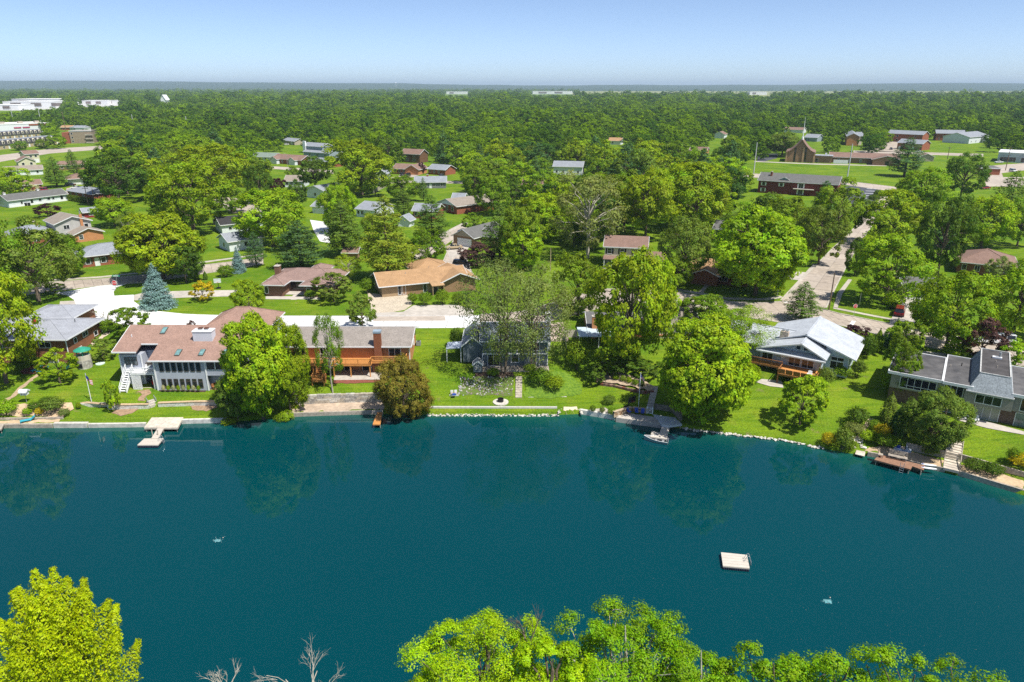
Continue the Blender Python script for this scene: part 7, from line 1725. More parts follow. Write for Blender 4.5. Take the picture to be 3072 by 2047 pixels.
# ================================================================== DOCKS, BOATS
def deck_px(name, label, px, z, m, th=.22, board=.45, legs=True, cat='dock', along=None, fr=None):
    """plank deck on a frame from its photo outline; boards run along the first edge"""
    pts = [P(u, v, z).xy for u, v in px]; o = thing(name, label, cat, (pts[0].x, pts[0].y, z))
    loc = [p-pts[0] for p in pts]
    MB().prism([tuple(p) for p in loc], -th, -.05).build('frame', fr or m, o, fix=True)
    e = (loc[1]-loc[0]).normalized() if along is None else Vector(along); n = Vector((-e.y, e.x))
    ss = [p.dot(n) for p in loc]; lo, hi = min(ss), max(ss); k = max(1, round((hi-lo)/board)); w_ = (hi-lo)/k
    def clip(poly, s0, s1):
        for val, sg in ((s0, 1), (s1, -1)):
            out = []
            for a, b in zip(poly, poly[1:]+poly[:1]):
                da, db = (a.dot(n)-val)*sg, (b.dot(n)-val)*sg
                if da >= 0: out.append(a)
                if da*db < 0: out.append(a.lerp(b, da/(da-db)))
            poly = out
            if not poly: return poly
        return poly
    for i in range(k):
        q = clip(list(loc), lo+i*w_+.012, lo+(i+1)*w_-.012)
        if len(q) >= 3: MB().prism([tuple(p) for p in q], -.05, 0).build('plank', m, o, fix=True)
    if legs:
        for p in loc:
            c = sum(loc, Vector((0, 0)))/len(loc); q = p+(c-p).normalized()*.25; MB().tube((q.x, q.y, -z-1.2), (q.x, q.y, -th), .06).build('post', M_WOODW, o)
    return o
D1 = deck_px('dock', 'large square bleached-wood platform of the left dock', [(432, 1283), (533, 1283), (550, 1252), (455, 1253)], .75, M_WOODPALE, .3)
D2 = deck_px('gangway', 'narrow white gangway from the square platform to the raft', [(473, 1284), (492, 1284), (475, 1315), (454, 1315)], .6, M_PVC, .15, .4)
for u, v in ((457, 1303), (474, 1305)): p = P(u, v, .6).xy; MB().tube((p.x-D2.location.x, p.y-D2.location.y, -1.6), (p.x-D2.location.x, p.y-D2.location.y, .8), .07).build('mooring_post', M_WOODW, D2)
def raft(label, px, z, lad):
    o = deck_px('swim_raft', label, px, z, M_PVC, .16, .5, False, 'raft')
    pts = [P(u, v, z).xy-P(*px[0], z).xy for u, v in px]
    for a, b in ((pts[0], pts[1]), (pts[3], pts[2])):
        n = 12
        for k in range(n):
            p = a.lerp(b, (k+.5)/n); MB().lathe([(.09, -z-.05), (.11, -.2)], 8, (p.x, p.y)).build('float', mat('float_black', (.02, .025, .05), .5), o)
    MB().prism([tuple(p*.98) for p in pts], -z-.05, -.2).build('float_core', MATS['float_black'], o, fix=True)
    p = pts[lad[0]].lerp(pts[lad[1]], lad[2]); d = (pts[lad[1]]-pts[lad[0]]).normalized(); n = Vector((-d.y, d.x))
    c = sum(pts, Vector((0, 0)))/4
    if (p-c).dot(n) < 0: n = -n
    for s in (-.22, .22):
        q = p+d*s; b = MB(); prev = None
        for t in np.linspace(0, 1, 9):
            x = Vector((q.x, q.y, 0))+Vector((n.x, n.y, 0))*(-.45+.75*t)+Vector((0, 0, .75*math.sin(t*math.pi)-.45*max(0, t-.8)*4))
            if prev is not None: b.tube(prev, x, .03)
            prev = x
        b.build('ladder_rail', M_METAL, o)
    for k in range(3): q = p+n*.3; MB().tube((q.x-d.x*.22, q.y-d.y*.22, -.05-k*.22), (q.x+d.x*.22, q.y+d.y*.22, -.05-k*.22), .025).build('ladder_rung', M_METAL, o)
    return o
raft('cream swim raft moored at the end of the left gangway', [(412, 1335), (474, 1335), (491, 1315), (433, 1316)], .45, (1, 2, .62))
raft('cream swim raft floating alone in the middle of the lake, right', [(2169, 1698), (2249, 1705), (2241, 1665), (2163, 1657)], .42, (1, 2, .55))
deck_px('dock', 'short grey dock end at the left edge', [(-30, 1290), (4, 1288), (12, 1272), (-20, 1272)], .7, M_WOODW)
deck_px('dock', 'small orange-stained dock beside the rust-tinged tree', [(1118, 1273), (1141, 1273), (1147, 1237), (1132, 1237)], .7, M_CEDAR, .18, .3)
deck_px('dock', 'reddish-brown composite deck over the water at the right', [(2623, 1379), (2731, 1408), (2737, 1399), (2771, 1411), (2775, 1397), (2639, 1364)], .8, M_DECKR, .2, .3, along=(P(2731, 1408, .8).xy-P(2623, 1379, .8).xy).normalized())
CD = deck_px('corner_deck', 'grey five-sided composite deck at the corner patio', [(1985, 1274), (2009, 1277), (2046, 1272), (2012, 1241), (1963, 1234), (1958, 1243)], .85, mat('grey_composite', (.52, .55, .57), .8, .08), .35, .5, cat='deck')
deck_px('dock', 'white L-shaped floating dock beside the rowing boat', [(1951, 1311), (2001, 1317), (2009, 1281), (1986, 1278), (1979, 1298), (1955, 1294)], .5, M_PVC, .2, .5)
deck_px('ramp', 'small slatted wooden ramp dipping into the water', [(2565, 1362), (2594, 1369), (2597, 1350), (2572, 1345)], .45, M_WOODPALE, .08, .28, False)
tag(MB().prism([P(u, v, .76).xy for u, v in ((1848, 1253), (1894, 1236), (1944, 1242), (1958, 1243), (1986, 1272))], -.3, .76).build('patio', M_CONC, fix=True), kind='structure')
def boat():
    p = P(2004, 1328, .1); q = P(1932, 1316, .1); L = (q-p).length
    o = thing('rowing_boat', 'small aluminium rowing boat tied to the white L-shaped dock', 'boat', (p.x, p.y, 0), math.atan2(q.y-p.y, q.x-p.x))
    n = 9; st = np.linspace(0, L, n); prof = []
    for s in st:
        t = s/L; w_ = .68*(1-max(0, (t-.35)/.65)**2.2)+.01; prof.append((s, w_, .42+.22*t**2, -.12+.2*max(0, t-.7)))
    V, Fc = [], []
    for s, w_, zt, zb in prof: V += [(s, -w_, zt), (s, -w_*.72, zb), (s, w_*.72, zb), (s, w_, zt)]
    for i in range(n-1):
        a, b = i*4, (i+1)*4
        for k in range(3): Fc.append((a+k, b+k, b+k+1, a+k+1))
    Fc.append((0, 1, 2, 3))
    m = MB(); m.add(V, Fc); h = m.build('hull', M_METAL, o); sm = h.modifiers.new('thick', 'SOLIDIFY'); sm.thickness = .04
    b = MB()
    for i in range(n-1):
        for k in (0, 3): b.tube(V[i*4+k], V[(i+1)*4+k], .035)
    b.build('gunwale', M_TRIM, o); MB().prism([(.1, -.42), (2.6, -.42), (2.9, 0), (2.6, .42), (.1, .42)], -.06, -.02).build('floor', M_DECKB, o, fix=True)
    for s in (.55, 1.55): MB().box(s, s+.32, -.6, .6, .22, .27).build('seat', M_METAL, o)
    MB().prism([(2.55, -.4), (L-.1, -.05), (L-.1, .05), (2.55, .4)], .5, .54).build('bow_deck', M_METAL, o, fix=True)
boat()
def pedal(label, px, m, top):
    pts = [P(u, v, tz(*P(u, v, 1.0).xy)).xy for u, v in px]; c = sum(pts, Vector((0, 0)))/4; z = tz(c.x, c.y)
    o = thing('pedal_boat', label, 'pedal boat', (c.x, c.y, z)); loc = [p-c for p in pts]
    MB().prism([tuple(p) for p in loc], .05, .32).build('hull', m, o, fix=True); MB().prism([tuple(p*.9) for p in loc], .32, .42).build('deck', top, o, fix=True)
    a, b = (loc[0]+loc[3])/2, (loc[1]+loc[2])/2; d = (b-a).normalized(); n = Vector((-d.y, d.x)); w_ = (loc[3]-loc[0]).length
    for s in (-1, 1):
        q = d*.15+n*s*w_*.2; MB().prism([tuple(q+d*x+n*y) for x, y in ((-.3, -.22), (.25, -.22), (.25, .22), (-.3, .22))], .42, .5).build('seat', M_WOODW, o, fix=True)
        MB().prism([tuple(q+d*x+n*y) for x, y in ((.25, -.22), (.36, -.22), (.36, .22), (.25, .22))], .42, .85).build('seat_back', m, o, fix=True)
    q = -d*.5; MB().prism([tuple(q+d*x+n*y) for x, y in ((-.2, -.3), (.2, -.3), (.2, .3), (-.2, .3))], .42, .62).build('console', M_BLUE, o, fix=True)
    return o
pedal('white pedal boat pulled up on the grass beside the stony bank', [(1348, 1180), (1352, 1153), (1370, 1153), (1376, 1180)], M_WHITE, M_PVC)
pedal('pale blue and white pedal boat parked on the sand behind the bench', [(2680, 1352), (2732, 1361), (2737, 1333), (2686, 1324)], mat('boat_blue', (.35, .45, .6), .5), mat('boat_grey', (.5, .54, .58), .5))

# ================================================================== STEPS
def step_run(name, label, px, z_off, w_m, d_m, m, rails=None, th=.2):
    q0 = G(*px[0]); o = thing(name, label, 'stairs', q0)
    pts = [G(*p) for p in px]; d = (pts[-1].xy-pts[0].xy).normalized(); n = Vector((-d.y, d.x))
    for p in pts:
        c = p.xy-q0.xy; MB().prism([tuple(c+d*a+n*b) for a, b in ((-d_m/2, -w_m/2), (d_m/2, -w_m/2), (d_m/2, w_m/2), (-d_m/2, w_m/2))], p.z-q0.z-th, p.z-q0.z+z_off).build('step', m, o, fix=True)
    if rails:
        for s in (-1, 1):
            b = MB(); pr = None
            for p in (pts[0], pts[-1]):
                c = p.xy-q0.xy+n*s*(w_m/2+.05); t = Vector((c.x, c.y, p.z-q0.z)); b.tube(t-Vector((0, 0, .2)), t+Vector((0, 0, rails[0])), .045)
                if pr: b.tube(pr+Vector((0, 0, rails[0])), t+Vector((0, 0, rails[0])), .045); b.tube(pr+Vector((0, 0, rails[0]*.5)), t+Vector((0, 0, rails[0]*.5)), .03)
                pr = t
            b.build('handrail', rails[1], o)
    return o
def lerp_px(a, b, n): return [(a[0]+(b[0]-a[0])*k/(n-1), a[1]+(b[1]-a[1])*k/(n-1)) for k in range(n)]
step_run('stone_steps', 'long flight of pale stone steps below the slate-blue house', lerp_px((1557, 1134), (1556, 1193), 13), .14, 1.05, .42, mat('step_stone', (.48, .43, .35), .9, .2, 3))
step_run('concrete_steps', 'wide concrete steps going down to the corner patio', [(1964, 1166), (1962, 1175), (1960, 1183), (1958, 1191), (1956, 1199), (1954, 1208), (1951, 1220), (1949, 1232)], .16, 1.0, .95, M_CONC, None)
step_run('garden_steps', 'short steps with metal handrails through the white stone wall', [(452, 1206), (456, 1212), (460, 1219)], .2, 1.1, .5, M_CONC, (.9, M_METAL))
ws = step_run('wooden_steps', 'broad weathered timber steps with side boards going down to the sand, right', lerp_px((2866, 1326), (2851, 1418), 13), .16, 1.75, .62, M_WOODPALE, (.35, M_WOODW))

# ================================================================== GARDEN THINGS
def up_pole(name, label, cat, u, vb, vt, r0, m, part='pole', r1=None, ground=None):
    p = G(u, vb); o = thing(name, label, cat, p); h = z_at(p.x, p.y, vt)-p.z; MB().tube((0, 0, -.3), (0, 0, h), r0, r1 or r0*.8, 8).build(part, m, o); return o, h
M_FLAG = mat('flag_red', (.45, .03, .05), .8); M_FLAGW = mat('flag_white', (.75, .75, .75), .8); M_FLAGB = mat('flag_blue', (.02, .04, .22), .8)
def flagpole(label, u, vb, vt, s=1.0):
    o, h = up_pole('flagpole', label, 'flagpole', u, vb, vt, .06, M_WHITE)
    MB().lathe([(.02, h), (.09, h+.08), (.02, h+.16)], 8).build('finial', M_METAL, o)
    f = MB()
    W_, Hh = 1.5*s, .9*s
    def wav(x, z): return (x*.55, .18*math.sin(x*4.5)-.05, z-x*.55)
    cl = link('flag', None, o) if False else None
    for k in range(7):
        b = MB(); z0, z1 = h-.15-Hh*(k+1)/7, h-.15-Hh*k/7; n = 6; x0 = W_*.4 if k < 4 else 0
        for i in range(n):
            a, c = x0+(W_-x0)*i/n, x0+(W_-x0)*(i+1)/n; b.add([wav(a, z0), wav(c, z0), wav(c, z1), wav(a, z1)], [(0, 1, 2, 3)])
        b.build('flag_stripe', M_FLAG if k % 2 == 0 else M_FLAGW, o)
    b = MB(); b.add([wav(0, h-.15-Hh*4/7), wav(W_*.4, h-.15-Hh*4/7), wav(W_*.4, h-.15), wav(0, h-.15)], [(0, 1, 2, 3)]); b.build('flag_canton', M_FLAGB, o)
flagpole('white flagpole with hanging striped flag on the left lawn', 275, 1207, 1123)
flagpole('tall white flagpole with small striped flag beside the corner patio', 1915, 1226, 1121, .7)
o, h = up_pole('birdhouse', 'white birdhouse on a slim pole at the left lawn edge', 'birdhouse', 81, 1209, 1184, .04, M_METAL)
gable(o, -.45, .45, -.35, .35, h, h+.5, .25, 'x', M_WHITE, M_WHITE, .12)
for x in (-.22, .22): MB().box(x-.07, x+.07, -.38, -.34, h+.2, h+.34).build('entrance_hole', M_BLACK, o)
def playtower():
    p = G(257, 1102); o = thing('play_tower', 'round stone play tower with green conical roof and slide', 'playhouse', p)
    MB().lathe([(1.15, -.2), (1.12, 1.5)], 14).build('stone_base', M_STONE, o); MB().box(-.5, .2, -1.2, -1.0, .3, 1.0).build('doorway', M_BLACK, o)
    MB().lathe([(1.1, 1.5), (1.1, 2.3)], 14).build('parapet', M_PVC, o)
    for k in range(6): a = k*math.pi/3; MB().tube((math.cos(a)*1.0, math.sin(a)*1.0, 2.3), (math.cos(a)*1.0, math.sin(a)*1.0, 3.2), .05).build('post', M_GREENR, o)
    MB().lathe([(1.35, 3.15), (1.3, 3.25), (.7, 3.55), (.05, 3.75)], 16).build('roof', M_GREENR, o)
    b = MB(); b.beam((-1.0, -.2, 1.5), (-2.6, -1.2, .15), .55, .08)
    for s in (-.28, .28): b.beam((-1.0+s*.5, -.2-s*.8, 1.62), (-2.6+s*.5, -1.2-s*.8, .27), .06, .2)
    b.build('slide', mat('slide_green', (.02, .10, .08), .4), o)
playtower()
def lounger(label, u, v, rz, m=M_TEAL):
    o = thing('lounge_chair', label, 'lounge chair', G(u, v), rz)
    MB().box(-.33, .33, -.95, .45, .28, .34).build('seat', m, o); b = MB(); b.beam((0, .45, .32), (0, 1.0, .75), .66, .06); b.build('backrest', m, o)
    for x in (-.3, .3):
        for y in (-.85, .4): MB().box(x-.03, x+.03, y-.03, y+.03, 0, .28).build('leg', m, o)
lounger('teal lounge chair on the brick patio, left of two', 112, 1113, -.5); lounger('teal lounge chair on the brick patio, right of two', 130, 1117, -.7); lounger('teal lounge chair alone on the left beach', 84, 1266, -1.0)
def adirondack(label, loc, rz, m=M_WHITE):
    o = thing('adirondack_chair', label, 'chair', loc, rz)
    b = MB(); b.beam((0, -.35, .38), (0, .3, .26), .55, .04); b.build('seat', m, o)
    for k in range(5): x = -.22+k*.11; bb = MB(); bb.beam((x, .25, .26), (x*1.15, .55, 1.0-abs(x)*.4), .1, .03); bb.build('back_slat', m, o)
    for x in (-.34, .34):
        MB().box(x-.06, x+.06, -.4, .35, .52, .56).build('armrest', m, o)
        for y in (-.36, .3): MB().box(x-.03, x+.03, y-.04, y+.04, 0, .52).build('leg', m, o)
adirondack('white adirondack chair on the lakeside patio, left of two', G(2900, 1262), ROT); adirondack('white adirondack chair on the lakeside patio, right of two', G(2925, 1268), ROT)
adirondack('white adirondack chair on the brown deck', (49.7-1.0*math.cos(ROT)+3.6*math.sin(ROT), 104.4-1.0*math.sin(ROT)-3.6*math.cos(ROT), 4.82), ROT)
adirondack('pale turquoise chair behind the long white ranch, left of two', G(116, 612), 2.8, M_TEAL); adirondack('pale turquoise chair behind the long white ranch, right of two', G(126, 611), 3.3, M_TEAL)
def patio_chair(label, u, v, rz):
    o = thing('patio_chair', label, 'chair', P(u, v, .76), rz)
    MB().box(-.25, .25, -.25, .25, .42, .46).build('seat', M_BLUE, o); b = MB(); b.beam((0, .25, .46), (0, .36, 1.0), .5, .04); b.build('backrest', M_BLUE, o)
    for x in (-.24, .24):
        for y in (-.24, .24): MB().tube((x, y, 0), (x, y, .45), .02).build('leg', M_BLACK, o)
for u, v, a, l in ((1888, 1243, .9, 'blue patio chair nearest the lamp post, left of three'), (1910, 1244, .1, 'blue patio chair in the middle of three'), (1927, 1246, -.3, 'blue patio chair nearest the white gate')): patio_chair(l, u, v, a)
g = thing('garden_gate', 'white gate at the foot of the concrete steps', 'gate', P(1940, 1242, .76), 0)
q = P(1957, 1244, .76)-P(1940, 1242, .76)
for t in (0, 1): MB().box(q.x*t-.07, q.x*t+.07, q.y*t-.07, q.y*t+.07, 0, 1.25).build('post', M_WHITE, g)
MB().beam((0, 0, 1.05), (q.x, q.y, 1.05), .06, .1).build('top_rail', M_WHITE, g); MB().beam((0, 0, .2), (q.x, q.y, .2), .06, .1).build('bottom_rail', M_WHITE, g); MB().beam((0, 0, .25), (q.x, q.y, 1.0), .05, .08).build('brace', M_WHITE, g)
def hoop(label, u, vb, vt, m_pole, m_board, rz, clear=True):
    p = G(u, vb); h = z_at(p.x, p.y, vt)-p.z; o = thing('basketball_hoop', label, 'basketball hoop', p, rz)
    MB().box(-.45, .45, -.1, .9, 0, .22).build('base', M_BLACK, o); b = MB(); b.tube((0, .4, .2), (0, .3, h-.6), .07); b.tube((0, .3, h-.6), (0, -.35, h-.3), .06); b.build('pole', m_pole, o)
    MB().box(-.7, .7, -.4, -.35, h-.85, h).build('backboard', m_board, o); fr = MB()
    for q_ in ((-.75, .75, h-.9, h-.85), (-.75, .75, h, h+.05), (-.75, -.7, h-.85, h), (.7, .75, h-.85, h)): fr.box(q_[0], q_[1], -.42, -.33, q_[2], q_[3])
    fr.build('board_frame', M_WHITE if clear else M_BLACK, o); rg = MB()
    for k in range(12): a, c = k*math.pi/6, (k+1)*math.pi/6; rg.tube((.23*math.cos(a), -.65+.23*math.sin(a), h-.7), (.23*math.cos(c), -.65+.23*math.sin(c), h-.7), .015, n=4)
    rg.build('rim', M_RED, o)
hoop('portable basketball hoop with clear backboard beside the drive of the mauve-brown ranch', 656, 867, 836, M_BLACK, mat('clear_board', (.55, .62, .6), .2), .3)
hoop('black basketball board on a post behind the corner patio', 1889, 1228, 1189, M_BLACK, M_BLACK, .6, False)
hoop('portable basketball hoop lying by the drive with the red car', 2680, 926, 905, M_BLACK, M_BLACK, 1.2, False)
def text_on(parent, body, size, loc, m, name='lettering'):
    c = bpy.data.curves.new(name, 'FONT'); c.body = body; c.size = size; c.align_x = 'CENTER'; c.align_y = 'CENTER'; c.extrude = .004
    t = bpy.data.objects.new(name, c); COL.objects.link(t); dg = bpy.context.evaluated_depsgraph_get(); me = bpy.data.meshes.new_from_object(t.evaluated_get(dg)); bpy.data.objects.remove(t)
    me.materials.clear(); me.materials.append(m); return link(name, me, parent, loc, (math.pi/2, 0, 0))
def stop_sign(label, u, vb, vt, sz=.62):
    o, h = up_pole('stop_sign', label, 'sign', u, vb, vt, .04, M_METAL, 'post'); a = [(sz*math.cos(math.pi/8+k*math.pi/4), h-sz+sz*math.sin(math.pi/8+k*math.pi/4)) for k in range(8)]
    MB().exty(a, -.09, -.05).build('border', M_WHITE, o, fix=True); MB().exty([(x*.9, (z-h+sz)*.9+h-sz) for x, z in a], -.11, -.085).build('face', M_RED, o, fix=True)
    text_on(o, 'STOP', sz*.82, (0, -.116, h-sz), M_WHITE)
stop_sign('red stop sign at the mouth of the new street', 348, 872, 841); stop_sign('small red stop sign on the corner right of the cross street', 2560, 952, 912, .45)
o, h = up_pole('street_sign', 'green street-name sign beside the stop sign', 'sign', 355, 866, 829, .045, M_METAL, 'post'); MB().box(-.85, .85, -.04, .04, h-.1, h+.25).build('name_blade', mat('sign_green', (.0, .28, .17), .5), o); MB().box(-.6, .55, -.06, -.04, h+.0, h+.14).build('lettering', M_WHITE, o)
o, h = up_pole('street_sign', 'green street-name sign on the corner lawn of the big maple', 'sign', 2330, 902, 862, .045, M_METAL, 'post'); MB().box(-.6, .6, -.04, .04, h-.1, h+.2).build('name_blade', MATS['sign_green'], o)
fp = thing('fire_pit', 'black round fire pit on a pale stone ring', 'fire pit', G(1502, 1207)); MB().lathe([(1.25, -.1), (1.25, .08), (.4, .1)], 20).build('stone_ring', M_LIME, fp); MB().lathe([(.45, .05), (.48, .65), (.38, .65), (.36, .3)], 14).build('bowl', M_BLACK, fp)
ac = thing('air_conditioner', 'grey air conditioning unit on the grass right of the orange deck house', 'air conditioner', G(1256, 1036)); MB().box(-.4, .4, -.4, .4, 0, .75).build('case', mat('ac_grey', (.25, .27, .27), .6), ac); MB().lathe([(.33, .75), (.3, .79)], 14).build('fan_grille', M_BLACK, ac)
gr = thing('grill', 'covered black grill on the brick patio', 'grill', G(141, 1086)); MB().lathe([(.5, 0), (.55, .8), (.35, 1.25), (.1, 1.4)], 8).build('cover', M_BLACK, gr); MB().box(-.75, -.4, -.2, .2, .7, .8).build('side_shelf', M_BLACK, gr)
ld = thing('tank_lid', 'round pale green lid in the left lawn', 'lid', G(301, 1092)); MB().lathe([(.75, -.1), (.75, .12), (.1, .2)], 16).build('cover', mat('lid_green', (.55, .68, .6), .6), ld); MB().box(-.1, .1, -.05, .05, .18, .26).build('handle', M_METAL, ld)
bn = thing('garden_bench', 'grey slatted bench on the brown deck by the water', 'bench', P(2692, 1376, .8), math.radians(-30))
for k in range(5): MB().box(-1.15, 1.15, -.05-k*.13, .06-k*.13, .42, .46).build('seat_slat', M_WOODW, bn)
for k in range(4): MB().box(-1.15, 1.15, .1+k*.03, .14+k*.03, .55+k*.14, .66+k*.14).build('back_slat', M_WOODW, bn)
for x in (-1.0, 1.0):
    for y in (-.5, .1): MB().box(x-.05, x+.05, y-.05, y+.05, 0, .44 if y < 0 else 1.1).build('leg', M_WOODW, bn)
dc = thing('deck_chair', 'grey wooden chair at the left end of the brown deck', 'chair', P(2640, 1371, .8), math.radians(60)); MB().box(-.3, .3, -.3, .3, .38, .43).build('seat', M_WOODW, dc); MB().box(-.3, .3, .28, .34, .43, 1.15).build('backrest', M_WOODW, dc)
for x in (-.26, .26):
    for y in (-.26, .26): MB().box(x-.04, x+.04, y-.04, y+.04, 0, .38).build('leg', M_WOODW, dc)
ll = thing('swim_ladder', 'metal swim ladder on the front of the brown deck', 'ladder', P(2705, 1404, .8), math.radians(-30))
for x in (-.22, .22): MB().tube((x, 0, -1.2), (x, 0, .75), .03).build('side_rail', M_METAL, ll)
for k in range(5): MB().tube((-.22, 0, -1.0+k*.32), (.22, 0, -1.0+k*.32), .025).build('rung', M_METAL, ll)
for u, v, l in ((2786, 1396, 'white paddle board lying on the sand edge, upper of two'), (2787, 1406, 'white paddle board at the timber wall, lower of two')):
    o = thing('paddle_board', l, 'paddle board', P(u, v, .72), math.radians(-15)); MB().prism([(.95*math.cos(a), .22*math.sin(a)) for a in np.linspace(0, 6.0, 14)], 0, .09).build('board', M_WHITE, o, fix=True); MB().box(-.8, -.65, -.02, .02, .09, .2).build('fin', M_BLUE, o)
tb = thing('patio_table', 'glass patio table with white chairs on the white balcony', 'table', (-58.4, 105.4, 4.57)); MB().lathe([(.75, .68), (.75, .72)], 18).build('table_top', mat('glass_top', (.4, .45, .45), .1), tb); MB().tube((0, 0, 0), (0, 0, .68), .05).build('pedestal', M_WHITE, tb)
for k in range(5):
    a = k*1.2566+.3; o = thing('balcony_chair', 'white metal chair round the glass table on the balcony', 'chair', (-58.4+1.1*math.cos(a), 105.4+.95*math.sin(a), 4.57), a-math.pi/2, 'chairs round the balcony table')
    MB().box(-.22, .22, -.22, .22, .4, .44).build('seat', M_WHITE, o); MB().box(-.22, .22, .2, .24, .44, .9).build('backrest', M_WHITE, o)
    for x in (-.2, .2):
        for y in (-.2, .2): MB().tube((x, y, 0), (x, y, .42), .02).build('leg', M_WHITE, o)
st_ = thing('storage_box', 'brown storage box on the white balcony', 'box', (-60.2, 107.3, 4.57)); MB().box(-.7, .7, -.35, .35, 0, .6).build('box_body', M_DARKF, st_); MB().box(-.75, .75, -.4, .4, .6, .68).build('lid', M_DARKF, st_)
mo = thing('lawn_tractor', 'red riding mower stored under the white balcony', 'mower', (-58.9, 106.0, 1.82), .5); MB().box(-.35, .35, -.9, .1, .35, .8).build('hood', M_RED, mo); MB().box(-.4, .4, .1, .9, .35, .55).build('rear_deck', M_RED, mo); MB().box(-.22, .22, .3, .75, .55, .95).build('seat', M_BLACK, mo)
for x in (-.45, .45):
    for y, rr in ((-.65, .22), (.55, .32)): MB().tube((x-.08, y, rr), (x+.08, y, rr), rr, rr, 12).build('wheel', M_BLACK, mo)
wb = thing('bench', 'wooden bench on the terracotta porch floor', 'bench', (-48.2, 104.5, 1.85), 1.2); MB().box(-.7, .7, -.2, .2, .4, .46).build('seat', M_DECKB, wb); MB().box(-.7, .7, .16, .2, .46, .9).build('backrest', M_DECKB, wb)
for x in (-.6, .6): MB().box(x-.04, x+.04, -.18, .18, 0, .4).build('leg', M_DECKB, wb)
lc = thing('beach_lounger', 'blue striped lounger under the pale canopy', 'lounge chair', (14.6, 119.0, 3.24), .4); MB().box(-.35, .35, -.9, .4, .35, .42).build('seat', M_BLUE, lc); b = MB(); b.beam((0, .4, .4), (0, 1.0, .9), .7, .06); b.build('backrest', mat('stripe_white', (.6, .65, .7), .7), lc)
for x in (-.3, .3): MB().box(x-.03, x+.03, -.8, -.74, 0, .35).build('leg', M_WHITE, lc); MB().box(x-.03, x+.03, .3, .36, 0, .35).build('leg', M_WHITE, lc)
pl = thing('swimming_pool', 'small blue round pool behind the white gabled house', 'pool', G(977, 586)); MB().lathe([(3.0, 0), (3.0, 1.1), (2.85, 1.1), (2.85, .95)], 20).build('pool_wall', M_TEAL, pl); MB().lathe([(2.84, .9), (2.8, .95)], 20).build('water', mat('pool_water', (.1, .5, .65), .05), pl)
for u, l in ((120, 'dark wheeled bin behind the long white ranch, left of two'), (88, 'dark wheeled bin behind the long white ranch, right of two')):
    o = thing('wheeled_bin', l, 'bin', G(u if u < 100 else 78, 618)); MB().box(-.35, .35, -.35, .35, 0, 1.1).build('bin_body', M_BLACK, o); MB().box(-.38, .38, -.4, .38, 1.1, 1.18).build('lid', M_BLACK, o)
# aerator plumes, floating specks
def splash(label, u, v):
    p = P(u, v, 0); o = thing('fountain_aerator', label, 'fountain', p); rr = random.Random(int(u)); m = mat('foam', (.10, .26, .28), .3, .6, 5)
    b = MB()
    pts = [(rr.uniform(.2, .62)*math.cos(a)*1.1, rr.uniform(.15, .45)*math.sin(a)) for a in np.linspace(0, 6.0, 16)]; b.prism(pts, .005, .03); b.build('foam_patch', m, o, fix=True)
    s = MB()
    for k in range(26): a = rr.uniform(0, 6.28); d = abs(rr.gauss(0, .45)); s.lathe([(.0, .0), (.03, .02), (.0, .04+rr.random()*.05)], 5, (d*math.cos(a)*1.2, d*math.sin(a)*.6))
    tag(s.build('bubbles', mat('bubble_foam', (.4, .55, .56), .4, .2), o), kind='stuff')
    MB().lathe([(.0, 0), (.07, .04), (.0, .1)], 8, (.45, .5)).build('float', M_WOODW, o)
splash('bubbling aerator patch in the lake at left', 652, 1622); splash('bubbling aerator patch in the lake at lower right', 2483, 1804)
sp = MB(); rr = random.Random(5)
for k in range(500):
    u = rr.triangular(1500, 3072, 2900); v = rr.uniform(1450, 2047); p = P(u, v, .006); s = rr.uniform(.01, .03); a = rr.uniform(0, 6)
    sp.add([(p.x+s*math.cos(a+i*1.57), p.y+s*math.sin(a+i*1.57), .006) for i in range(4)], [(0, 1, 2, 3)])
tag(sp.build('floating_debris', mat('leaf_specks', (.16, .17, .13), .9)), kind='stuff')
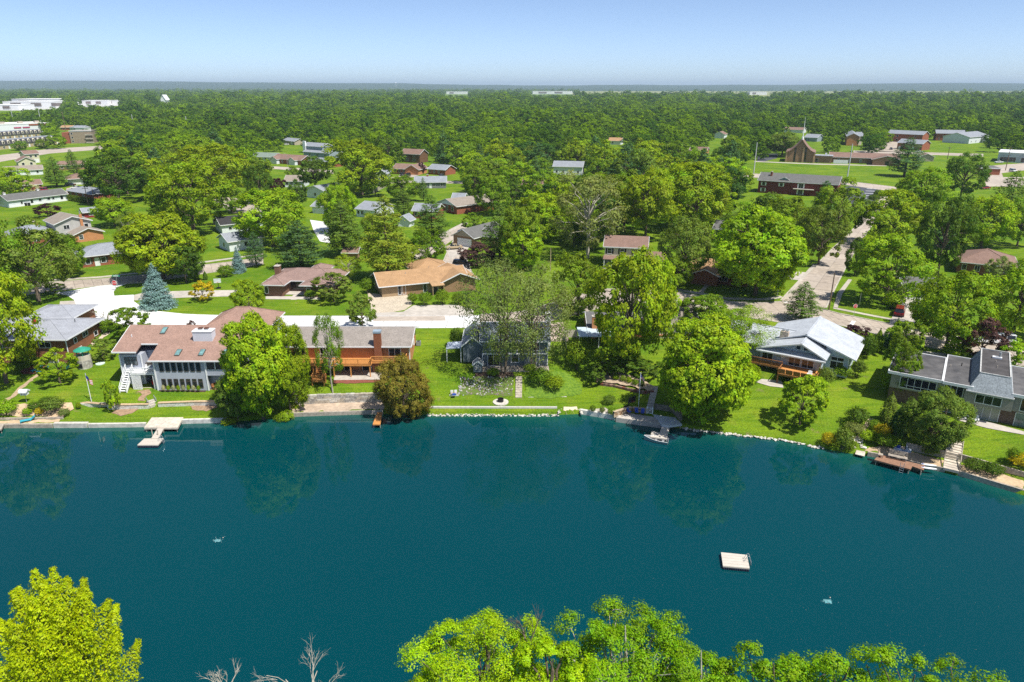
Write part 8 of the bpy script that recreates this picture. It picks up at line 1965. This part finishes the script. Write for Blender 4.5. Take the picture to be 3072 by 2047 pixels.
# timber left-beach details
# ================================================================== POLES, WIRES
def pole(label, u, vb, vt, m=M_POLE, r=.16, arm=True, lamp=False):
    o, h = up_pole('utility_pole' if not lamp else 'street_lamp', label, 'pole' if not lamp else 'street lamp', u, vb, vt, r, m, 'pole', r*.65)
    if lamp: b = MB(); b.tube((0, 0, h-.1), (-1.4, 0, h+.25), .05); b.build('arm', M_METAL, o); MB().box(-2.0, -1.3, -.12, .12, h+.2, h+.34).build('lamp_head', M_METAL, o)
    elif arm:
        MB().box(-1.2, 1.2, -.06, .06, h-.9, h-.75).build('crossarm', m, o)
        for x in (-1.05, -.5, .5, 1.05): MB().tube((x, 0, h-.75), (x, 0, h-.5), .05).build('insulator', M_METAL, o)
    return o.location+Vector((0, 0, h-.55))
wp = {}
for k, l, u, vb, vt, m, r_, arm in (('s1', 'pale steel power pole left of the church field', 2261, 520, 428, M_POLEW, .3, False), ('s2', 'pale steel power pole at the end of the long red brick building', 2538, 556, 432, M_POLEW, .32, False),
        ('c', 'leaning wooden pole on the corner of the cross street', 2486, 932, 819, M_POLE, .16, False), ('m', 'wooden pole beside the narrow blue-grey gable house', 1127, 586, 516, M_POLE, .2, True), ('g', 'pale wooden pole left of the cream colonial', 1651, 812, 745, mat('pale_wood_pole', (.36, .29, .17), .9), .15, False),
        ('l1', 'tall pale pole behind the big white store, leftmost', 43, 376, 322, M_POLEW, .4, True), ('l2', 'tall pale pole at the right end of the big white store', 126, 382, 331, M_POLEW, .4, True), ('l3', 'tall brown pole right of the big white store', 198, 394, 336, M_POLE, .35, True),
        ('l4', 'wooden pole behind the clipped hedge, left of two', 265, 616, 559, M_POLE, .18, True), ('l5', 'wooden pole behind the clipped hedge, right of two', 285, 613, 566, M_POLE, .18, False), ('l6', 'wooden pole below the tall spreading tree', 578, 708, 653, M_POLE, .18, True),
        ('f1', 'far white pole rising from the woods, centre left', 403, 392, 344, M_POLEW, .4, False), ('f2', 'far pale pole in the woods right of centre left', 563, 392, 349, M_POLEW, .4, False), ('f3', 'white pole in the trees above the brick ranch', 1300, 446, 397, M_POLEW, .3, False), ('r1', 'wooden pole beside the car showroom', 3016, 512, 440, M_POLE, .22, True),
        ('r2', 'wooden pole with transformer behind the dark tree, upper right', 2842, 478, 440, M_POLE, .22, True)):
    wp[k] = pole(l, u, vb, vt, m, r_, arm)
pole('grey street lamp before the twin-gabled brown ranch', 863, 502, 461, M_METAL, .1, lamp=True); pole('short lamp post beside the small flower bed on the right corner', 2577, 920, 879, M_METAL, .07, lamp=False, arm=False)
def wire(label, a, b, sag=1.2):
    o = thing('power_line', label, 'wire', a); pr = None; m = MB()
    for t in np.linspace(0, 1, 17):
        q = (b-a)*t-Vector((0, 0, sag*4*t*(1-t)))
        if pr is not None: m.tube(pr, q, .035, n=4)
        pr = q
    m.build('cable', M_BLACK, o); MB().tube((-.0, 0, -.1), (0, 0, .1), .06).build('clamp', M_METAL, o)
wire('power line between the two steel poles by the church field', wp['s1'], wp['s2'], 2.0); wire('power line running right from the second steel pole', wp['s2'], wp['s2']+Vector((90, -18, -2)), 2.5); wire('power line running left from the first steel pole', wp['s1'], wp['s1']+Vector((-110, 6, -2)), 2.5)
wire('lower power line between the two steel poles', wp['s1']-Vector((0, 0, 3)), wp['s2']-Vector((0, 0, 3)), 2.2)
wire('cable between the two poles behind the hedge', wp['l4'], wp['l6'], 1.2); wire('power line between the tall poles left', wp['l1'], wp['l2'], 1.5); wire('power line between the store pole and the brown pole', wp['l2'], wp['l3'], 1.5)

# ================================================================== VEHICLES
def car(label, loc, rz, col, kind='sedan', name='parked_car', cat='car', group=None, small=False):
    o = thing(name, label, cat, loc, rz, group)
    L, Wd, h = {'sedan': (4.6, 1.8, 1.45), 'suv': (4.7, 1.9, 1.75), 'pickup': (5.6, 1.95, 1.85)}[kind]
    pm = mat('paint_%d_%d_%d' % tuple(int(c*255) for c in col), col, .25, .04, 1, spec=.6); hl, w2 = L/2, Wd/2
    lo = [(-hl, .35), (-hl+.1, .82), (-hl+1.1 if kind != 'suv' else -hl+1.0, .98), (hl-.25, 1.0), (hl, .85), (hl, .35)]
    m = MB(); m.exty(lo, -w2, w2); bd = m.build('body', pm, o, fix=True); bv = bd.modifiers.new('bevel', 'BEVEL'); bv.width = .09; bv.segments = 2
    if kind == 'sedan': cab, roof = (-hl+1.2, -hl+1.95, hl-1.55, hl-.65), h
    elif kind == 'suv': cab, roof = (-hl+1.0, -hl+1.6, hl-.3, hl-.05), h
    else: cab, roof = (-hl+1.4, -hl+2.0, hl-2.3, hl-2.05), h
    g = MB(); z0 = .96
    V = [(cab[0], -w2+.08, z0), (cab[3], -w2+.08, z0), (cab[3], w2-.08, z0), (cab[0], w2-.08, z0), (cab[1], -w2+.28, roof-.06), (cab[2], -w2+.28, roof-.06), (cab[2], w2-.28, roof-.06), (cab[1], w2-.28, roof-.06)]
    g.add(V, [(0, 1, 5, 4), (1, 2, 6, 5), (2, 3, 7, 6), (3, 0, 4, 7), (4, 5, 6, 7)]); g.build('windows', M_GLASS, o)
    MB().box(cab[1]-.05, cab[2]+.05, -w2+.25, w2-.25, roof-.06, roof).build('roof', pm, o)
    pl_ = MB()
    for s in (-1, 1):
        for x in ((cab[1]+cab[2])/2-.1, cab[2]-.1): pl_.beam((x, s*(w2-.09), z0), (x, s*(w2-.27), roof-.05), .1, .04)
    pl_.build('pillar', pm, o)
    if kind == 'pickup': MB().box(cab[3]+.15, hl-.12, -w2+.15, w2-.15, .96, 1.012).build('cargo_bed', M_BLACK, o)
    for x in (-hl+.85, hl-.9):
        for s in (-1, 1):
            t = MB(); t.tube((x, s*(w2-.2), .34), (x, s*(w2+.02), .34), .34, .34, 14); wh = t.build('wheel', M_BLACK, o); MB().tube((x, s*(w2+.0), .34), (x, s*(w2+.035), .34), .2, .2, 10).build('rim', M_METAL, wh)
    if not small:
        for s in (-1, 1): MB().box(-hl-.02, -hl+.06, s*w2*.68-.2, s*w2*.68+.2, .62, .76).build('headlight', M_WHITE, o); MB().box(hl-.05, hl+.02, s*w2*.75-.16, s*w2*.75+.16, .7, .92).build('tail_light', M_RED, o)
    return o
def at(u, v): q = P(u, v, PLATEAU); return (q.x, q.y, PLATEAU+.05)
dr = P(2715, 900, 4.5)-P(2700, 960, 4.5)
car('dark red SUV parked on the drive before the grey garage', at(2697, 944), math.atan2(dr.y, dr.x)+math.pi, (.17, .012, .016), 'suv')
car('black SUV standing in the north street', at(1386, 800), math.radians(165), (.012, .012, .015), 'suv'); car('blue-grey SUV parked behind the rust-orange roof', at(1376, 822), math.radians(95), (.16, .2, .23), 'suv')
car('gold sedan on the drive before the white garage door', at(1362, 748), math.radians(15), (.45, .36, .22)); car('white pickup truck parked under the purple-brown tree', at(2935, 1028), math.radians(-12), (.72, .73, .74), 'pickup', 'pickup_truck', 'pickup')
car('white van behind the pickup under the purple-brown tree', at(3000, 1030), math.radians(-12), (.70, .72, .74), 'suv', 'van', 'van'); car('white sedan on the drive of the carport house', at(229, 568), math.radians(10), (.72, .72, .72))
car('dark red car beside the white-flowering tree', at(126, 575), math.radians(20), (.3, .02, .05), 'suv'); car('dark car inside the carport', at(211, 559), math.radians(5), (.02, .02, .03)); car('black SUV driving on the boulevard', at(87, 468), math.radians(12), (.015, .015, .02), 'suv')
car('black car before the brown-roofed brick ranch, left of two', at(1208, 528), math.radians(80), (.015, .015, .02), 'suv'); car('black car before the brown-roofed brick ranch, right of two', at(1224, 530), math.radians(80), (.02, .02, .02), 'suv'); car('dark car by the light grey-roofed brick house', at(1324, 534), math.radians(80), (.02, .02, .03), 'suv')
car('white car on the far pale drive', at(858, 436), 0, (.7, .7, .7)); car('white car before the car showroom', at(2996, 490), .1, (.7, .7, .7)); car('white SUV in the showroom parking', at(3038, 516), 1.5, (.7, .7, .7), 'suv')
car('white car before the low red brick block', at(2757, 458), 0, (.7, .7, .7)); car('dark car crossing the apartment drive', at(2673, 449), 1.2, (.02, .02, .03)); car('dark red car in shade at the upper right', at(2955, 568), .3, (.25, .02, .03))
for k in range(6): car('car in the angled row beside the brick apartments', at(2606+k*10, 449-k*4.2), 2.2, random.Random(k).choice([(.03, .04, .06), (.2, .22, .25), (.05, .08, .14), (.02, .02, .02)]), group='cars parked beside the brick apartments', small=True)
car('dark blue sedan beside the grey mansard row', at(160, 422), .1, (.02, .04, .1)); car('dark car at the end of the mansard row', at(172, 426), .1, (.03, .03, .04))
# fences
def fence(label, px, h, m, w_=.5, name='board_fence'):
    pts = [G(*p).xy for p in px]; o = thing(name, label, 'fence', (pts[0].x, pts[0].y, tz(*pts[0])))
    for a, b in zip(pts, pts[1:]):
        L = (b-a).length; n = max(1, int(L/w_)); d = (b-a)/n
        for k in range(n):
            p = a+d*k-pts[0]; q = p+d*.94; nn = Vector((-d.y, d.x)).normalized()*.03; MB().prism([tuple(v) for v in (p-nn, q-nn, q+nn, p+nn)], -.1, h*random.Random(k).uniform(.97, 1.02)).build('board', m, o, fix=True)
fence('reddish board fence behind the yellow-green maple, right', [(2940, 938), (2990, 950)], 2.2, mat('red_cedar', (.24, .09, .05), .85, .2)); fence('grey board fence beside the swimming pool', [(985, 575), (1040, 580)], 1.8, M_WOODW); fence('weathered board fence below the tall spreading tree', [(640, 672), (690, 682)], 1.8, M_WOODW); fence('grey board fence beside the narrow blue-grey house', [(1120, 580), (1160, 560)], 1.8, M_WOODW)
# ------------------------------------------------------------------ air
def haze():
    m = bpy.data.materials.new('haze_air'); m.use_nodes = True; nt = m.node_tree; nt.nodes.clear()
    out = _n(nt, 'ShaderNodeOutputMaterial'); pv = _n(nt, 'ShaderNodeVolumePrincipled')
    pv.inputs['Color'].default_value = (.66, .84, 1.0, 1); pv.inputs['Density'].default_value = 0.00008
    pv.inputs['Anisotropy'].default_value = 0.0
    nt.links.new(pv.outputs[0], out.inputs['Volume'])
    b = MB(); b.box(-26500, 26500, -400, 26500, -6, 170)
    tag(b.build('haze', m), kind='stuff')
haze()
for l, v in LABELS.items():
    if len(v) > 1 and (any(g is None for _, g in v) or len(set(g for _, g in v)) > 1): print('DUPLICATE LABEL', l, len(v))
